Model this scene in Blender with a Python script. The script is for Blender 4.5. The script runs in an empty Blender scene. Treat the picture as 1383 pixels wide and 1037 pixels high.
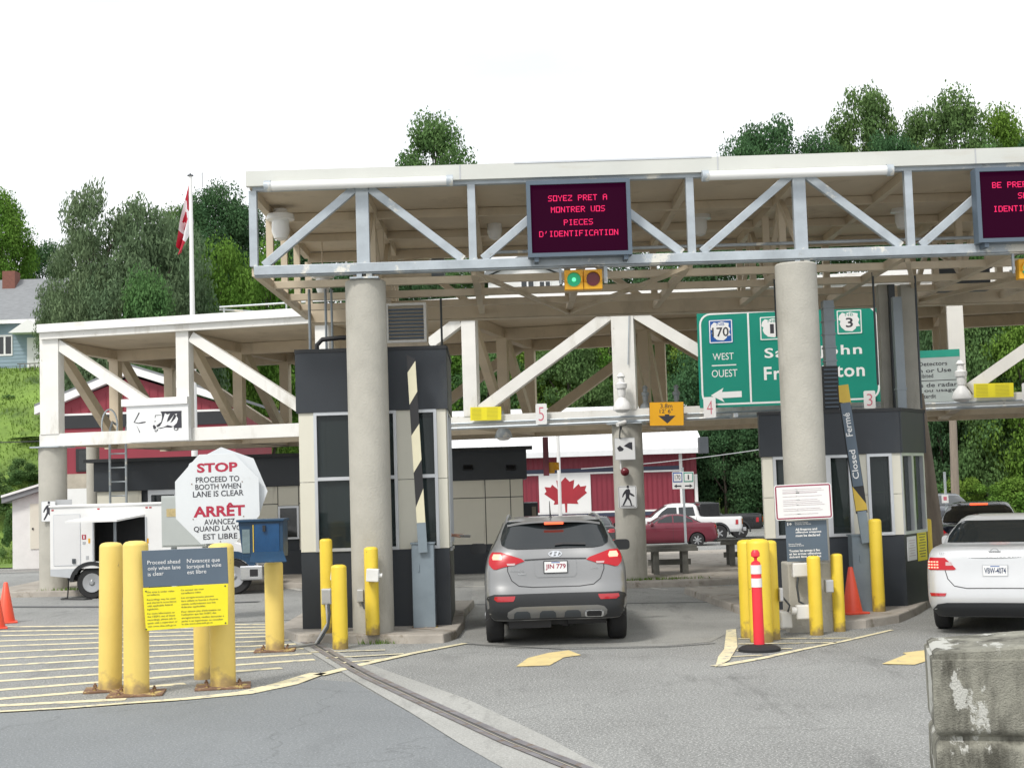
import bpy, bmesh, math, random
import numpy as np
from mathutils import Vector, Matrix, noise as mnoise
from mathutils.bvhtree import BVHTree

R = math.radians
random.seed(7)
rng = np.random.default_rng(7)
scene = bpy.context.scene
col = scene.collection

# ------------------------------------------------------------------ camera
F, CX, CY = 1950.0, 691.5, 518.5          # photograph's focal length and centre, in its pixels
CAMH = 2.05
cam_data = bpy.data.cameras.new("camera")
cam_data.sensor_width = 36.0
cam_data.lens = 36.0 * F / 1383.0
cam_data.clip_start = 0.1
cam_data.clip_end = 3000
cam = bpy.data.objects.new("camera", cam_data)
col.objects.link(cam)
CAMROT = Matrix.Rotation(R(90 + 4.11), 4, 'X') @ Matrix.Rotation(R(-1.78), 4, 'Z')
cam.matrix_world = Matrix.Translation((0, 0, CAMH)) @ CAMROT
scene.camera = cam

# ------------------------------------------------------------------ world, sun, exposure
SUN_EL, SUN_AZ = 50, 215                   # azimuth clockwise from +Y
world = bpy.data.worlds.new("World")
scene.world = world
world.use_nodes = True
wn = world.node_tree
wn.nodes.clear()
def N(nt, t, **kw):
    n = nt.nodes.new(t)
    for k, v in kw.items():
        setattr(n, k, v)
    return n
w_out = N(wn, 'ShaderNodeOutputWorld')
w_bg = N(wn, 'ShaderNodeBackground')
w_bg.inputs['Strength'].default_value = 0.10
w_sky = N(wn, 'ShaderNodeTexSky', sky_type='NISHITA', sun_disc=False)
w_sky.sun_elevation = R(SUN_EL)
w_sky.sun_rotation = R(SUN_AZ)
w_sky.dust_density = 4.0
w_sky.air_density = 1.0
# a thin bright overcast: white cloud over the clear sky, with faint blue gaps
w_tc = N(wn, 'ShaderNodeTexCoord')
w_mp = N(wn, 'ShaderNodeMapping')
w_mp.inputs['Scale'].default_value = (1.2, 1.2, 4.5)
w_no = N(wn, 'ShaderNodeTexNoise')
w_no.inputs['Scale'].default_value = 2.2
w_no.inputs['Detail'].default_value = 6
w_cr = N(wn, 'ShaderNodeValToRGB')
w_cr.color_ramp.elements[0].position = 0.30
w_cr.color_ramp.elements[0].color = (0.74, 0.74, 0.74, 1)
w_cr.color_ramp.elements[1].position = 0.52
w_cr.color_ramp.elements[1].color = (1, 1, 1, 1)
w_mx = N(wn, 'ShaderNodeMix', data_type='RGBA')
w_mx.inputs['B'].default_value = (7.1, 7.25, 7.4, 1)
wn.links.new(w_tc.outputs['Generated'], w_mp.inputs['Vector'])
wn.links.new(w_mp.outputs['Vector'], w_no.inputs['Vector'])
wn.links.new(w_no.outputs['Fac'], w_cr.inputs['Fac'])
wn.links.new(w_cr.outputs['Color'], w_mx.inputs['Factor'])
wn.links.new(w_sky.outputs['Color'], w_mx.inputs['A'])
wn.links.new(w_mx.outputs['Result'], w_bg.inputs['Color'])
wn.links.new(w_bg.outputs['Background'], w_out.inputs['Surface'])

sun_data = bpy.data.lights.new("sun", 'SUN')
sun_data.energy = 1.5
sun_data.angle = R(11)
sun_data.color = (1.0, 0.96, 0.90)
sun = bpy.data.objects.new("sun", sun_data)
col.objects.link(sun)
_sd = Vector((math.sin(R(SUN_AZ)) * math.cos(R(SUN_EL)), math.cos(R(SUN_AZ)) * math.cos(R(SUN_EL)), math.sin(R(SUN_EL))))
sun.rotation_euler = _sd.to_track_quat('Z', 'Y').to_euler()
sun.location = _sd * 60

scene.render.engine = 'CYCLES'
scene.view_settings.view_transform = 'Standard'
scene.view_settings.look = 'None'
scene.view_settings.exposure = 0.78
scene.view_settings.gamma = 1.0
scene.cycles.max_bounces = 6
scene.cycles.transparent_max_bounces = 8

# ------------------------------------------------------------------ pixel helpers (photo pixel -> place in the world)
def ray(x, y):
    d = CAMROT.to_3x3() @ Vector((x - CX, -(y - CY), -F))
    return d
def P(x, y, Y):
    """point seen at pixel x,y at distance Y ahead"""
    d = ray(x, y); t = Y / d.y
    return Vector((d.x * t, Y, CAMH + d.z * t))
def G(x, y, z=0.0):
    """point of the horizontal plane z seen at pixel x,y"""
    d = ray(x, y); t = (z - CAMH) / d.z
    return Vector((d.x * t, d.y * t, z))

# ------------------------------------------------------------------ materials
MATS = {}
def c4(c):
    return (c[0], c[1], c[2], 1.0)
def mat(name, c, rough=0.6, metal=0.0, var=0.12, scale=2.0, bump=0.0, bscale=60.0, dirt=None, stretch=(1, 1, 1),
        spec=0.5, island=0.0, coat=0.0, dirt2=None, grime=None):
    """dirt = (colour, low, high, scale, stretch)"""
    if name in MATS:
        return MATS[name]
    m = bpy.data.materials.new(name); m.use_nodes = True
    nt = m.node_tree; b = nt.nodes['Principled BSDF']
    L = nt.links.new
    b.inputs['Roughness'].default_value = rough
    b.inputs['Metallic'].default_value = metal
    b.inputs['Specular IOR Level'].default_value = spec
    if coat:
        b.inputs['Coat Weight'].default_value = coat
        b.inputs['Coat Roughness'].default_value = 0.06
    tc = N(nt, 'ShaderNodeTexCoord')
    mp = N(nt, 'ShaderNodeMapping'); mp.inputs['Scale'].default_value = stretch
    L(tc.outputs['Object'], mp.inputs['Vector'])
    no = N(nt, 'ShaderNodeTexNoise'); no.inputs['Scale'].default_value = scale
    no.inputs['Detail'].default_value = 7; no.inputs['Roughness'].default_value = 0.62
    L(mp.outputs['Vector'], no.inputs['Vector'])
    cr = N(nt, 'ShaderNodeValToRGB')
    cr.color_ramp.elements[0].position = 0.28; cr.color_ramp.elements[1].position = 0.72
    cr.color_ramp.elements[0].color = c4([max(0, k * (1 - var)) for k in c])
    cr.color_ramp.elements[1].color = c4([min(1, k * (1 + var)) for k in c])
    L(no.outputs['Fac'], cr.inputs['Fac'])
    last = cr.outputs['Color']
    for dd in (dirt, dirt2):
        if not dd: continue
        dc, lo, hi, ds, dst = dd
        mp2 = N(nt, 'ShaderNodeMapping'); mp2.inputs['Scale'].default_value = dst
        L(tc.outputs['Object'], mp2.inputs['Vector'])
        n2 = N(nt, 'ShaderNodeTexNoise'); n2.inputs['Scale'].default_value = ds
        n2.inputs['Detail'].default_value = 9; n2.inputs['Roughness'].default_value = 0.68
        L(mp2.outputs['Vector'], n2.inputs['Vector'])
        mr = N(nt, 'ShaderNodeMapRange'); mr.inputs['From Min'].default_value = lo; mr.inputs['From Max'].default_value = hi
        L(n2.outputs['Fac'], mr.inputs['Value'])
        mx = N(nt, 'ShaderNodeMix', data_type='RGBA'); mx.inputs['B'].default_value = c4(dc)
        L(mr.outputs['Result'], mx.inputs['Factor']); L(last, mx.inputs['A'])
        last = mx.outputs['Result']
    if grime:
        sx = N(nt, 'ShaderNodeSeparateXYZ'); L(tc.outputs['Object'], sx.inputs[0])
        gn = N(nt, 'ShaderNodeTexNoise'); gn.inputs['Scale'].default_value = 9; gn.inputs['Detail'].default_value = 8; L(tc.outputs['Object'], gn.inputs['Vector'])
        g1 = N(nt, 'ShaderNodeMapRange'); g1.inputs['From Min'].default_value = grime[1]; g1.inputs['From Max'].default_value = 0.0; g1.inputs['To Max'].default_value = .62
        L(sx.outputs['Z'], g1.inputs['Value'])
        ga = N(nt, 'ShaderNodeMath', operation='ADD'); L(g1.outputs['Result'], ga.inputs[0]); L(gn.outputs['Fac'], ga.inputs[1])
        g2 = N(nt, 'ShaderNodeMapRange'); g2.inputs['From Min'].default_value = .80; g2.inputs['From Max'].default_value = 1.08; g2.inputs['To Max'].default_value = .85; L(ga.outputs[0], g2.inputs['Value'])
        gm = N(nt, 'ShaderNodeMix', data_type='RGBA'); gm.inputs['B'].default_value = c4(grime[0]); L(g2.outputs['Result'], gm.inputs['Factor']); L(last, gm.inputs['A']); last = gm.outputs['Result']
    if island:
        gi = N(nt, 'ShaderNodeNewGeometry'); hs = N(nt, 'ShaderNodeHueSaturation')
        m2 = N(nt, 'ShaderNodeMapRange'); m2.inputs['To Min'].default_value = 1 - island; m2.inputs['To Max'].default_value = 1 + island
        L(gi.outputs['Random Per Island'], m2.inputs['Value']); L(m2.outputs['Result'], hs.inputs['Value'])
        L(last, hs.inputs['Color']); last = hs.outputs['Color']
    L(last, b.inputs['Base Color'])
    rr = N(nt, 'ShaderNodeMapRange'); rr.inputs['To Min'].default_value = max(0.02, rough - 0.08); rr.inputs['To Max'].default_value = min(1, rough + 0.1)
    L(no.outputs['Fac'], rr.inputs['Value']); L(rr.outputs['Result'], b.inputs['Roughness'])
    if bump:
        bn = N(nt, 'ShaderNodeTexNoise'); bn.inputs['Scale'].default_value = bscale; bn.inputs['Detail'].default_value = 4
        L(tc.outputs['Object'], bn.inputs['Vector'])
        bp = N(nt, 'ShaderNodeBump'); bp.inputs['Strength'].default_value = bump; bp.inputs['Distance'].default_value = 0.02
        L(bn.outputs['Fac'], bp.inputs['Height']); L(bp.outputs['Normal'], b.inputs['Normal'])
    MATS[name] = m
    return m
def emis(name, c, strength, base=(0.02, 0.02, 0.02)):
    if name in MATS: return MATS[name]
    m = bpy.data.materials.new(name); m.use_nodes = True
    b = m.node_tree.nodes['Principled BSDF']
    b.inputs['Base Color'].default_value = c4(base)
    b.inputs['Emission Color'].default_value = c4(c); b.inputs['Emission Strength'].default_value = strength
    b.inputs['Roughness'].default_value = 0.3
    MATS[name] = m
    return m
def glassmat(name, tint, opacity):
    m = bpy.data.materials.new(name); m.use_nodes = True
    nt = m.node_tree; b = nt.nodes['Principled BSDF']; out = nt.nodes['Material Output']
    b.inputs['Base Color'].default_value = c4([t * .12 for t in tint]); b.inputs['Roughness'].default_value = 0.04
    b.inputs['Specular IOR Level'].default_value = 0.6
    tr = N(nt, 'ShaderNodeBsdfTransparent'); tr.inputs['Color'].default_value = c4(tint)
    mx = N(nt, 'ShaderNodeMixShader'); mx.inputs['Fac'].default_value = opacity
    nt.links.new(tr.outputs[0], mx.inputs[1]); nt.links.new(b.outputs[0], mx.inputs[2]); nt.links.new(mx.outputs[0], out.inputs['Surface'])
    MATS[name] = m
    return m

mat('galv', (0.42, 0.465, 0.50), 0.45, 0.25, 0.18, 3.0, dirt=((0.74, 0.72, 0.65), 0.57, 0.63, 2.2, (1, 1, 1)), dirt2=((0.28, 0.26, 0.22), 0.62, 0.75, 5, (1, 1, 1)))
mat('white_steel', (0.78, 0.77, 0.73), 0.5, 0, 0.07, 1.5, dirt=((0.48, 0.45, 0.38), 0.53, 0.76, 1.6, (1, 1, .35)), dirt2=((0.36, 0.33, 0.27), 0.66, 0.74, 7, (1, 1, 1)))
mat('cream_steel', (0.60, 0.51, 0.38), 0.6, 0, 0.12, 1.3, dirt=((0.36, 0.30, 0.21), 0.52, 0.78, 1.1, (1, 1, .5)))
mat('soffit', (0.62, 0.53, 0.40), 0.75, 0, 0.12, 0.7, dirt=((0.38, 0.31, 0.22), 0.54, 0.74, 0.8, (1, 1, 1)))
mat('fascia_cream', (0.60, 0.61, 0.57), 0.5, 0, 0.05, 1, dirt=((0.52, 0.49, 0.42), 0.56, 0.8, 1.3, (.4, 1, 2)))
mat('fascia_white', (0.82, 0.82, 0.80), 0.5, 0, 0.04, 1, dirt=((0.56, 0.53, 0.46), 0.55, 0.72, 1.7, (.5, .5, 2.5)))
mat('concrete', (0.44, 0.425, 0.375), 0.85, 0, 0.12, 2, 0.35, 40, dirt=((0.26, 0.245, 0.20), 0.55, 0.8, 1.2, (2, 2, .4)), dirt2=((0.15, 0.14, 0.12), 0.70, 0.73, 14, (1, 1, 1)))
mat('kerb', (0.36, 0.33, 0.29), 0.9, 0, 0.22, 3, 0.4, 40, dirt=((0.17, 0.14, 0.10), 0.56, 0.68, 2.5, (1, 1, 1)))
mat('dark_panel', (0.028, 0.034, 0.042), 0.45, 0, 0.15, 1.2, dirt=((0.055, 0.060, 0.062), 0.56, 0.8, 1.4, (1, 1, .5)))
mat('cream_panel', (0.70, 0.68, 0.58), 0.5, 0, 0.05, 1, dirt=((0.42, 0.39, 0.32), 0.60, 0.82, 1.6, (2, 2, .4)))
mat('seam', (0.09, 0.09, 0.085), 0.8)
mat('alu', (0.62, 0.64, 0.66), 0.35, 0.6, 0.08)
mat('grey_steel', (0.22, 0.27, 0.31), 0.5, 0.1, 0.14, 3, dirt=((0.42, 0.46, 0.48), 0.62, 0.68, 3.0, (1, 1, 1)))
mat('yellow_paint', (0.78, 0.57, 0.05), 0.45, 0, 0.06, 2, 0.1, 30, dirt=((0.50, 0.33, 0.04), 0.60, 0.80, 2.2, (1, 1, .3)), dirt2=((0.20, 0.12, 0.05), 0.655, 0.68, 7, (1, 1, .6)), grime=((0.22, 0.15, 0.07), .38))
mat('yellow_pale', (0.76, 0.57, 0.15), 0.5, 0, 0.06, 2, 0.1, 30, dirt=((0.62, 0.44, 0.10), 0.56, 0.8, 1.5, (1, 1, .3)), dirt2=((0.28, 0.19, 0.09), 0.675, 0.70, 7, (1, 1, .6)), grime=((0.34, 0.24, 0.12), .34))
mat('rust', (0.20, 0.115, 0.07), 0.85, 0, 0.4, 12, 0.3, 60, dirt=((0.50, 0.38, 0.14), 0.53, 0.58, 7, (1, 1, 1)))
mat('road_yellow', (0.72, 0.65, 0.43), 0.85, 0, 0.12, 3, dirt=((0.34, 0.335, 0.31), 0.52, 0.62, 8, (1, 1, 1)))
mat('road_yellow_solid', (0.66, 0.53, 0.25), 0.85, 0, 0.12, 3, dirt=((0.30, 0.28, 0.24), 0.56, 0.66, 8, (1, 1, 1)))
mat('road_white', (0.55, 0.54, 0.50), 0.85, 0, 0.1, 3, dirt=((0.22, 0.22, 0.21), 0.50, 0.62, 5, (1, 1, 1)))
mat('white_paint', (0.80, 0.80, 0.79), 0.4, 0, 0.03)
mat('white_sign', (0.78, 0.79, 0.79), 0.35, 0, 0.04, 2, dirt=((0.58, 0.58, 0.55), 0.60, 0.80, 3, (1, 1, 1)))
mat('stop_sign', (0.68, 0.71, 0.73), 0.35, 0, 0.04, 2, dirt=((0.52, 0.53, 0.52), 0.60, 0.80, 3, (1, 1, 1)))
mat('black', (0.02, 0.02, 0.022), 0.5)
mat('ink', (0.035, 0.035, 0.045), 0.5)
mat('ink_soft', (0.16, 0.155, 0.05), 0.5)
mat('red_ink', (0.42, 0.022, 0.055), 0.45)
mat('pink_ink', (0.62, 0.16, 0.22), 0.5)
mat('grey_ink', (0.58, 0.50, 0.52), 0.5)
mat('slate_sign', (0.095, 0.13, 0.17), 0.4, 0, 0.08)
mat('yellow_sign', (0.82, 0.72, 0.02), 0.4, 0, 0.05)
mat('amber_sign', (0.80, 0.40, 0.01), 0.4, 0, 0.05)
mat('green_sign', (0.0, 0.24, 0.17), 0.4, 0, 0.05)
mat('green_teal', (0.02, 0.30, 0.22), 0.4)
mat('blue_sign', (0.01, 0.09, 0.36), 0.4)
mat('sign_back', (0.5, 0.51, 0.52), 0.4, 0.4)
mat('orange_plastic', (0.85, 0.10, 0.05), 0.4, 0, 0.06, dirt=((0.5, 0.1, 0.05), 0.6, 0.8, 4, (1, 1, 1)))
mat('rubber', (0.018, 0.018, 0.019), 0.8, bump=.2)
mat('tyre', (0.022, 0.022, 0.023), 0.85, bump=.2, bscale=90)
mat('rim', (0.45, 0.46, 0.47), 0.3, 0.7)
mat('chrome', (0.75, 0.76, 0.78), 0.12, 1.0, 0.03)
mat('car_glass', (0.012, 0.016, 0.018), 0.04, 0, 0.0, spec=0.8)
mat('trim_black', (0.022, 0.024, 0.027), 0.55)
mat('navy_steel', (0.010, 0.045, 0.098), 0.4, 0, 0.2, 3, dirt=((0.04, 0.10, 0.17), 0.60, 0.7, 4, (1, 1, 1)))
mat('red_lens_off', (0.30, 0.01, 0.02), 0.2)
mat('siding_red', (0.26, 0.030, 0.048), 0.55, 0, 0.1, 1)
mat('navy_band', (0.04, 0.05, 0.09), 0.5)
mat('metal_roof', (0.78, 0.79, 0.80), 0.4, 0.1, 0.04)
mat('wood_grey', (0.15, 0.15, 0.135), 0.9, 0, 0.3, 4, 0.3, 30, stretch=(1, 1, 1))
mat('pole_wood', (0.24, 0.20, 0.16), 0.9, 0, 0.2, 4, 0.3, 30, stretch=(3, 3, .4))
mat('shingle', (0.22, 0.23, 0.24), 0.9, 0, 0.15, 3, 0.3, 20, stretch=(1, 1, 4))
mat('blue_siding', (0.27, 0.36, 0.42), 0.7, 0, 0.06, 1)
mat('brick', (0.20, 0.085, 0.065), 0.9, 0, 0.2, 8)
mat('stone_block', (0.42, 0.38, 0.31), 0.9, 0, 0.2, 2, .3, 20)
mat('white_wash', (0.74, 0.74, 0.72), 0.8, 0, 0.06, 2, .3, 14, dirt=((0.42, 0.40, 0.36), 0.64, 0.70, 2.5, (1, 1, 1)))
mat('bark', (0.10, 0.085, 0.065), 0.9, 0, 0.3, 6, 0.5, 20)
mat('skin', (0.52, 0.28, 0.20), 0.5, 0, 0.05)
mat('uniform', (0.03, 0.045, 0.08), 0.8)
mat('hair', (0.05, 0.03, 0.02), 0.7)
mat('lamp_glass', (0.80, 0.80, 0.78), 0.2, 0, 0.03)
mat('mat_dark_grey', (0.07, 0.08, 0.09), 0.5, 0.2)
mat('duct_grey', (0.24, 0.27, 0.29), 0.4, 0.5)
glassmat('booth_glass', (0.42, 0.52, 0.53), 0.48)
glassmat('office_glass', (0.25, 0.32, 0.35), 0.75)

# ------------------------------------------------------------------ mesh builder
def outline_round(w, h, r, n=5):
    pts = []
    for cx, cy, a0 in ((w/2-r, h/2-r, 0), (-w/2+r, h/2-r, 90), (-w/2+r, -h/2+r, 180), (w/2-r, -h/2+r, 270)):
        for i in range(n + 1):
            a = R(a0 + 90 * i / n)
            pts.append((cx + r * math.cos(a), cy + r * math.sin(a)))
    return pts
class Fr:
    """a flat frame in the world: centre o, right u, up v, normal n (towards the viewer)"""
    def __init__(s, o, yaw=0.0, roll=0.0, pitch=0.0):
        s.o = Vector(o); a = R(yaw)
        s.u = Vector((math.cos(a), math.sin(a), 0)); s.n = Vector((math.sin(a), -math.cos(a), 0)); s.v = Vector((0, 0, 1))
        if pitch:
            q = Matrix.Rotation(R(pitch), 3, s.u); s.v = q @ s.v; s.n = q @ s.n
        if roll:
            q = Matrix.Rotation(R(roll), 3, s.n); s.u = q @ s.u; s.v = q @ s.v
    def p(s, x, y, z=0.0):
        return s.o + s.u * x + s.v * y + s.n * z
    def sub(s, x, y, z=0.0):
        g = Fr(s.o); g.o = s.p(x, y, z); g.u, g.v, g.n = s.u, s.v, s.n
        return g
MW = {}
def mw(o):
    return MW.get(o.name, Matrix.Identity(4))
class MB:
    def __init__(s):
        s.v = []; s.f = []
    def add(s, vs, fs):
        k = len(s.v); s.v.extend([Vector(a) for a in vs]); s.f.extend([tuple(i + k for i in f) for f in fs]); return s
    def box(s, c, sz, rz=0.0):
        hx, hy, hz = sz[0] / 2, sz[1] / 2, sz[2] / 2
        ca, sa = math.cos(R(rz)), math.sin(R(rz))
        vs = []
        for z in (-hz, hz):
            for x, y in ((-hx, -hy), (hx, -hy), (hx, hy), (-hx, hy)):
                vs.append((c[0] + x * ca - y * sa, c[1] + x * sa + y * ca, c[2] + z))
        return s.add(vs, [(3, 2, 1, 0), (4, 5, 6, 7), (0, 1, 5, 4), (1, 2, 6, 5), (2, 3, 7, 6), (3, 0, 4, 7)])
    def box2(s, a, b):
        return s.box([(a[i] + b[i]) / 2 for i in range(3)], [abs(b[i] - a[i]) for i in range(3)])
    def beam(s, p0, p1, w, h, up=(0, 0, 1), face=None):
        """square bar; w across, h in the plane of `up`"""
        p0, p1 = Vector(p0), Vector(p1); d = (p1 - p0).normalized()
        if face is not None:
            n = Vector(face); n = (n - d * n.dot(d)).normalized(); sd = d.cross(n)
            a, b = n * w / 2, sd * h / 2
        else:
            u = Vector(up)
            if abs(d.dot(u)) > 0.98: u = Vector((0, 1, 0))
            sd = d.cross(u).normalized(); u2 = sd.cross(d)
            a, b = sd * w / 2, u2 * h / 2
        vs = [p0 - a - b, p0 + a - b, p0 + a + b, p0 - a + b, p1 - a - b, p1 + a - b, p1 + a + b, p1 - a + b]
        return s.add(vs, [(3, 2, 1, 0), (4, 5, 6, 7), (0, 1, 5, 4), (1, 2, 6, 5), (2, 3, 7, 6), (3, 0, 4, 7)])
    def tube(s, pts, r, n=10, caps=True):
        pts = [Vector(p) for p in pts]; m = len(pts)
        rs = r if isinstance(r, (list, tuple)) else [r] * m
        vs = []; ref = None
        for i, p in enumerate(pts):
            d = (pts[min(i + 1, m - 1)] - pts[max(i - 1, 0)])
            d = d.normalized() if d.length > 1e-9 else Vector((0, 0, 1))
            if ref is None:
                ref = Vector((1, 0, 0)) if abs(d.x) < 0.8 else Vector((0, 1, 0))
            a = (ref - d * ref.dot(d)).normalized(); b = d.cross(a); ref = a
            for k in range(n):
                t = 2 * math.pi * k / n
                vs.append(p + (a * math.cos(t) + b * math.sin(t)) * rs[i])
        fs = [(i * n + k, i * n + (k + 1) % n, (i + 1) * n + (k + 1) % n, (i + 1) * n + k) for i in range(m - 1) for k in range(n)]
        if caps:
            fs.append(tuple(range(n - 1, -1, -1))); fs.append(tuple((m - 1) * n + k for k in range(n)))
        return s.add(vs, fs)
    def lathe(s, c, prof, n=24, axis='Z'):
        """prof: (radius, height) list, closed with caps where the radius is not 0"""
        c = Vector(c); vs = []
        for r, h in prof:
            for k in range(n):
                t = 2 * math.pi * k / n; a, b = r * math.cos(t), r * math.sin(t)
                q = {'Z': (a, b, h), 'Y': (b, h, a), 'X': (h, a, b)}[axis]
                vs.append(c + Vector(q))
        m = len(prof)
        fs = [(i * n + k, i * n + (k + 1) % n, (i + 1) * n + (k + 1) % n, (i + 1) * n + k) for i in range(m - 1) for k in range(n)]
        fs.append(tuple(range(n - 1, -1, -1))); fs.append(tuple((m - 1) * n + k for k in range(n)))
        return s.add(vs, fs)
    def prism(s, fr, pts, t0, t1):
        """outline in a frame, from depth t0 (back) to t1 (front)"""
        a = sum(pts[i][0] * pts[(i + 1) % len(pts)][1] - pts[(i + 1) % len(pts)][0] * pts[i][1] for i in range(len(pts)))
        if a < 0: pts = pts[::-1]
        n = len(pts)
        vs = [fr.p(x, y, t0) for x, y in pts] + [fr.p(x, y, t1) for x, y in pts]
        return s.add(vs, [tuple(range(n - 1, -1, -1)), tuple(range(n, 2 * n))] + [(i, (i + 1) % n, n + (i + 1) % n, n + i) for i in range(n)])
    def rect(s, fr, x, y, w, h, t0, t1):
        return s.prism(fr, [(x - w/2, y - h/2), (x + w/2, y - h/2), (x + w/2, y + h/2), (x - w/2, y + h/2)], t0, t1)
    def quad(s, a, b, c, d):
        return s.add([a, b, c, d], [(0, 1, 2, 3)])
    def sheet(s, pts):
        return s.add(pts, [tuple(range(len(pts)))])
    def strip(s, left, right):
        n = len(left)
        return s.add(list(left) + list(right), [(i, i + 1, n + i + 1, n + i) for i in range(n - 1)])
    def build(s, name, m, parent=None, bevel=0.0, smooth=False, origin=None, tri=False):
        if isinstance(m, str): m = MATS[m]
        A = np.array([tuple(v) for v in s.v], dtype=float)
        if origin is None:
            mn, mxx = A.min(0), A.max(0)
            origin = Vector(((mn[0] + mxx[0]) / 2, (mn[1] + mxx[1]) / 2, mn[2]))
        origin = Vector(origin)
        me = bpy.data.meshes.new(name)
        if parent is not None:
            inv = mw(parent).inverted()
            loc = inv @ origin
            r3 = inv.to_3x3()
            vs = [r3 @ (v - origin) for v in s.v]
        else:
            loc = origin; vs = [v - origin for v in s.v]
        me.from_pydata([tuple(v) for v in vs], [], s.f)
        me.materials.append(m)
        if smooth:
            me.polygons.foreach_set('use_smooth', [True] * len(me.polygons))
        me.validate(); me.update()
        o = bpy.data.objects.new(name, me); col.objects.link(o)
        o.location = loc
        if parent is not None:
            o.parent = parent
            MW[o.name] = mw(parent) @ Matrix.Translation(loc)
        else:
            MW[o.name] = Matrix.Translation(loc)
        if bevel:
            bv = o.modifiers.new('bevel', 'BEVEL'); bv.width = bevel; bv.segments = 2; bv.limit_method = 'ANGLE'; bv.angle_limit = R(35)
        if smooth == 'auto':
            es = o.modifiers.new('split', 'EDGE_SPLIT'); es.split_angle = R(38)
        return o
def tag(o, label=None, cat=None, group=None, kind=None):
    if label: o['label'] = label
    if cat: o['category'] = cat
    if group: o['group'] = group
    if kind: o['kind'] = kind
    return o
def thing(name, loc, label, cat, group=None, rz=0.0):
    o = bpy.data.objects.new(name, None); col.objects.link(o)
    o.empty_display_size = 0.2
    o.location = loc; o.rotation_euler = (0, 0, R(rz))
    MW[o.name] = Matrix.Translation(Vector(loc)) @ Matrix.Rotation(R(rz), 4, 'Z')
    return tag(o, label, cat, group)
def copy_tree(o, parent=None):
    c = o.copy(); col.objects.link(c)
    MW[c.name] = mw(o)
    if parent is not None: c.parent = parent
    for ch in list(o.children):
        copy_tree(ch, c)
    return c
def clone(o, loc, rz, label):
    c = copy_tree(o); c.location = loc; c.rotation_euler = (0, 0, R(rz)); c['label'] = label
    return c
# ------------------------------------------------------------------ lettering
TXT = {}
def textgeo(s, bold=0.0, align='LEFT', line=1.0, condensed=1.0, spacing=1.0):
    k = (s, bold, align, line, condensed, spacing)
    if k in TXT: return TXT[k]
    cu = bpy.data.curves.new('t', 'FONT'); cu.body = s; cu.offset = bold; cu.align_x = align; cu.space_line = line
    cu.space_character = spacing; cu.resolution_u = 3
    ob = bpy.data.objects.new('t', cu); col.objects.link(ob)
    dg = bpy.context.evaluated_depsgraph_get()
    me = bpy.data.meshes.new_from_object(ob.evaluated_get(dg))
    vs = [(v.co.x * condensed, v.co.y) for v in me.vertices]; fs = [tuple(p.vertices) for p in me.polygons]
    bpy.data.objects.remove(ob); bpy.data.curves.remove(cu); bpy.data.meshes.remove(me)
    TXT[k] = (vs, fs)
    return vs, fs
def put_text(mb, fr, s, x0, y0, x1, y1, z=0.004, bold=0.0, align='LEFT', line=1.0, keep=False, spacing=1.0):
    """fill the box x0..x1, y0..y1 (frame metres) with the text's ink; keep = keep proportions by height"""
    vs, fs = textgeo(s, bold, align, line, 1.0, spacing)
    xs = [v[0] for v in vs]; ys = [v[1] for v in vs]
    ax, bx, ay, by = min(xs), max(xs), min(ys), max(ys)
    sy = (y1 - y0) / (by - ay); sx = (x1 - x0) / (bx - ax)
    if keep: sx = sy
    ox = (x0 + x1) / 2 - (ax + bx) / 2 * sx if keep and align == 'CENTER' else x0 - ax * sx
    mb.add([fr.p(ox + v[0] * sx, y0 + (v[1] - ay) * sy, z) for v in vs], [f for f in fs])
FONT5 = {'A': '0E11111F111111', 'B': '1E11111E11111E', 'C': '0F10101010100F', 'D': '1E11111111111E', 'E': '1F10101E10101F',
 'F': '1F10101E101010', 'H': '1111111F111111', 'I': '0E04040404040E', 'M': '111B1515111111', 'N': '11191915131311', 'O': '1F11111111111F',
 'P': '1E11111E101010', 'R': '1E11111E141211', 'S': '0F10100E01011E', 'T': '1F040404040404', 'V': '1111111111110A', 'U': '1111111111110E',
 'Y': '11110A04040404', 'Z': '1F01020408101F', "'": '04040800000000', ' ': '00000000000000', 'W': '1111111515150A', 'X': '11110A040A1111',
 'L': '1010101010101F', 'Q': '0E11111115120D', 'G': '0F10101311110F', 'J': '07020202021212', 'K': '11121418141211'}
def led_text(mb, fr, s, cx, y, cell, dot, z):
    n = len(s); x0 = cx - (n * 6 - 1) * cell / 2
    for k, ch in enumerate(s):
        h = FONT5[ch]
        for r in range(7):
            bits = int(h[2*r:2*r+2], 16)
            for b in range(5):
                if bits >> (4 - b) & 1:
                    mb.rect(fr, x0 + (k * 6 + b) * cell, y - r * cell, dot, dot, z, z + 0.002)
def sign_px(x0, y0, x1, y1, Y, yaw=0.0, roll=0.0):
    o = P((x0 + x1) / 2, (y0 + y1) / 2, Y)
    return Fr(o, yaw, roll), (x1 - x0) / F * Y / math.cos(R(yaw)), (y1 - y0) / F * Y
def terrain(x, y):
    z = -0.8 * sm((y - 38) / 26)
    ys = 68 + 26 * sm((x + 24) / 10) - 26 * sm((x - 12) / 14)
    top = 10.5 + 3 * sm((x + 24) / 14)
    z += (top + 0.8) * sm((y - ys) / 22)
    if y > ys + 20: z += (y - ys - 20) * 0.05
    return z
def sm(t):
    t = max(0.0, min(1.0, t)); return t * t * (3 - 2 * t)
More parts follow.
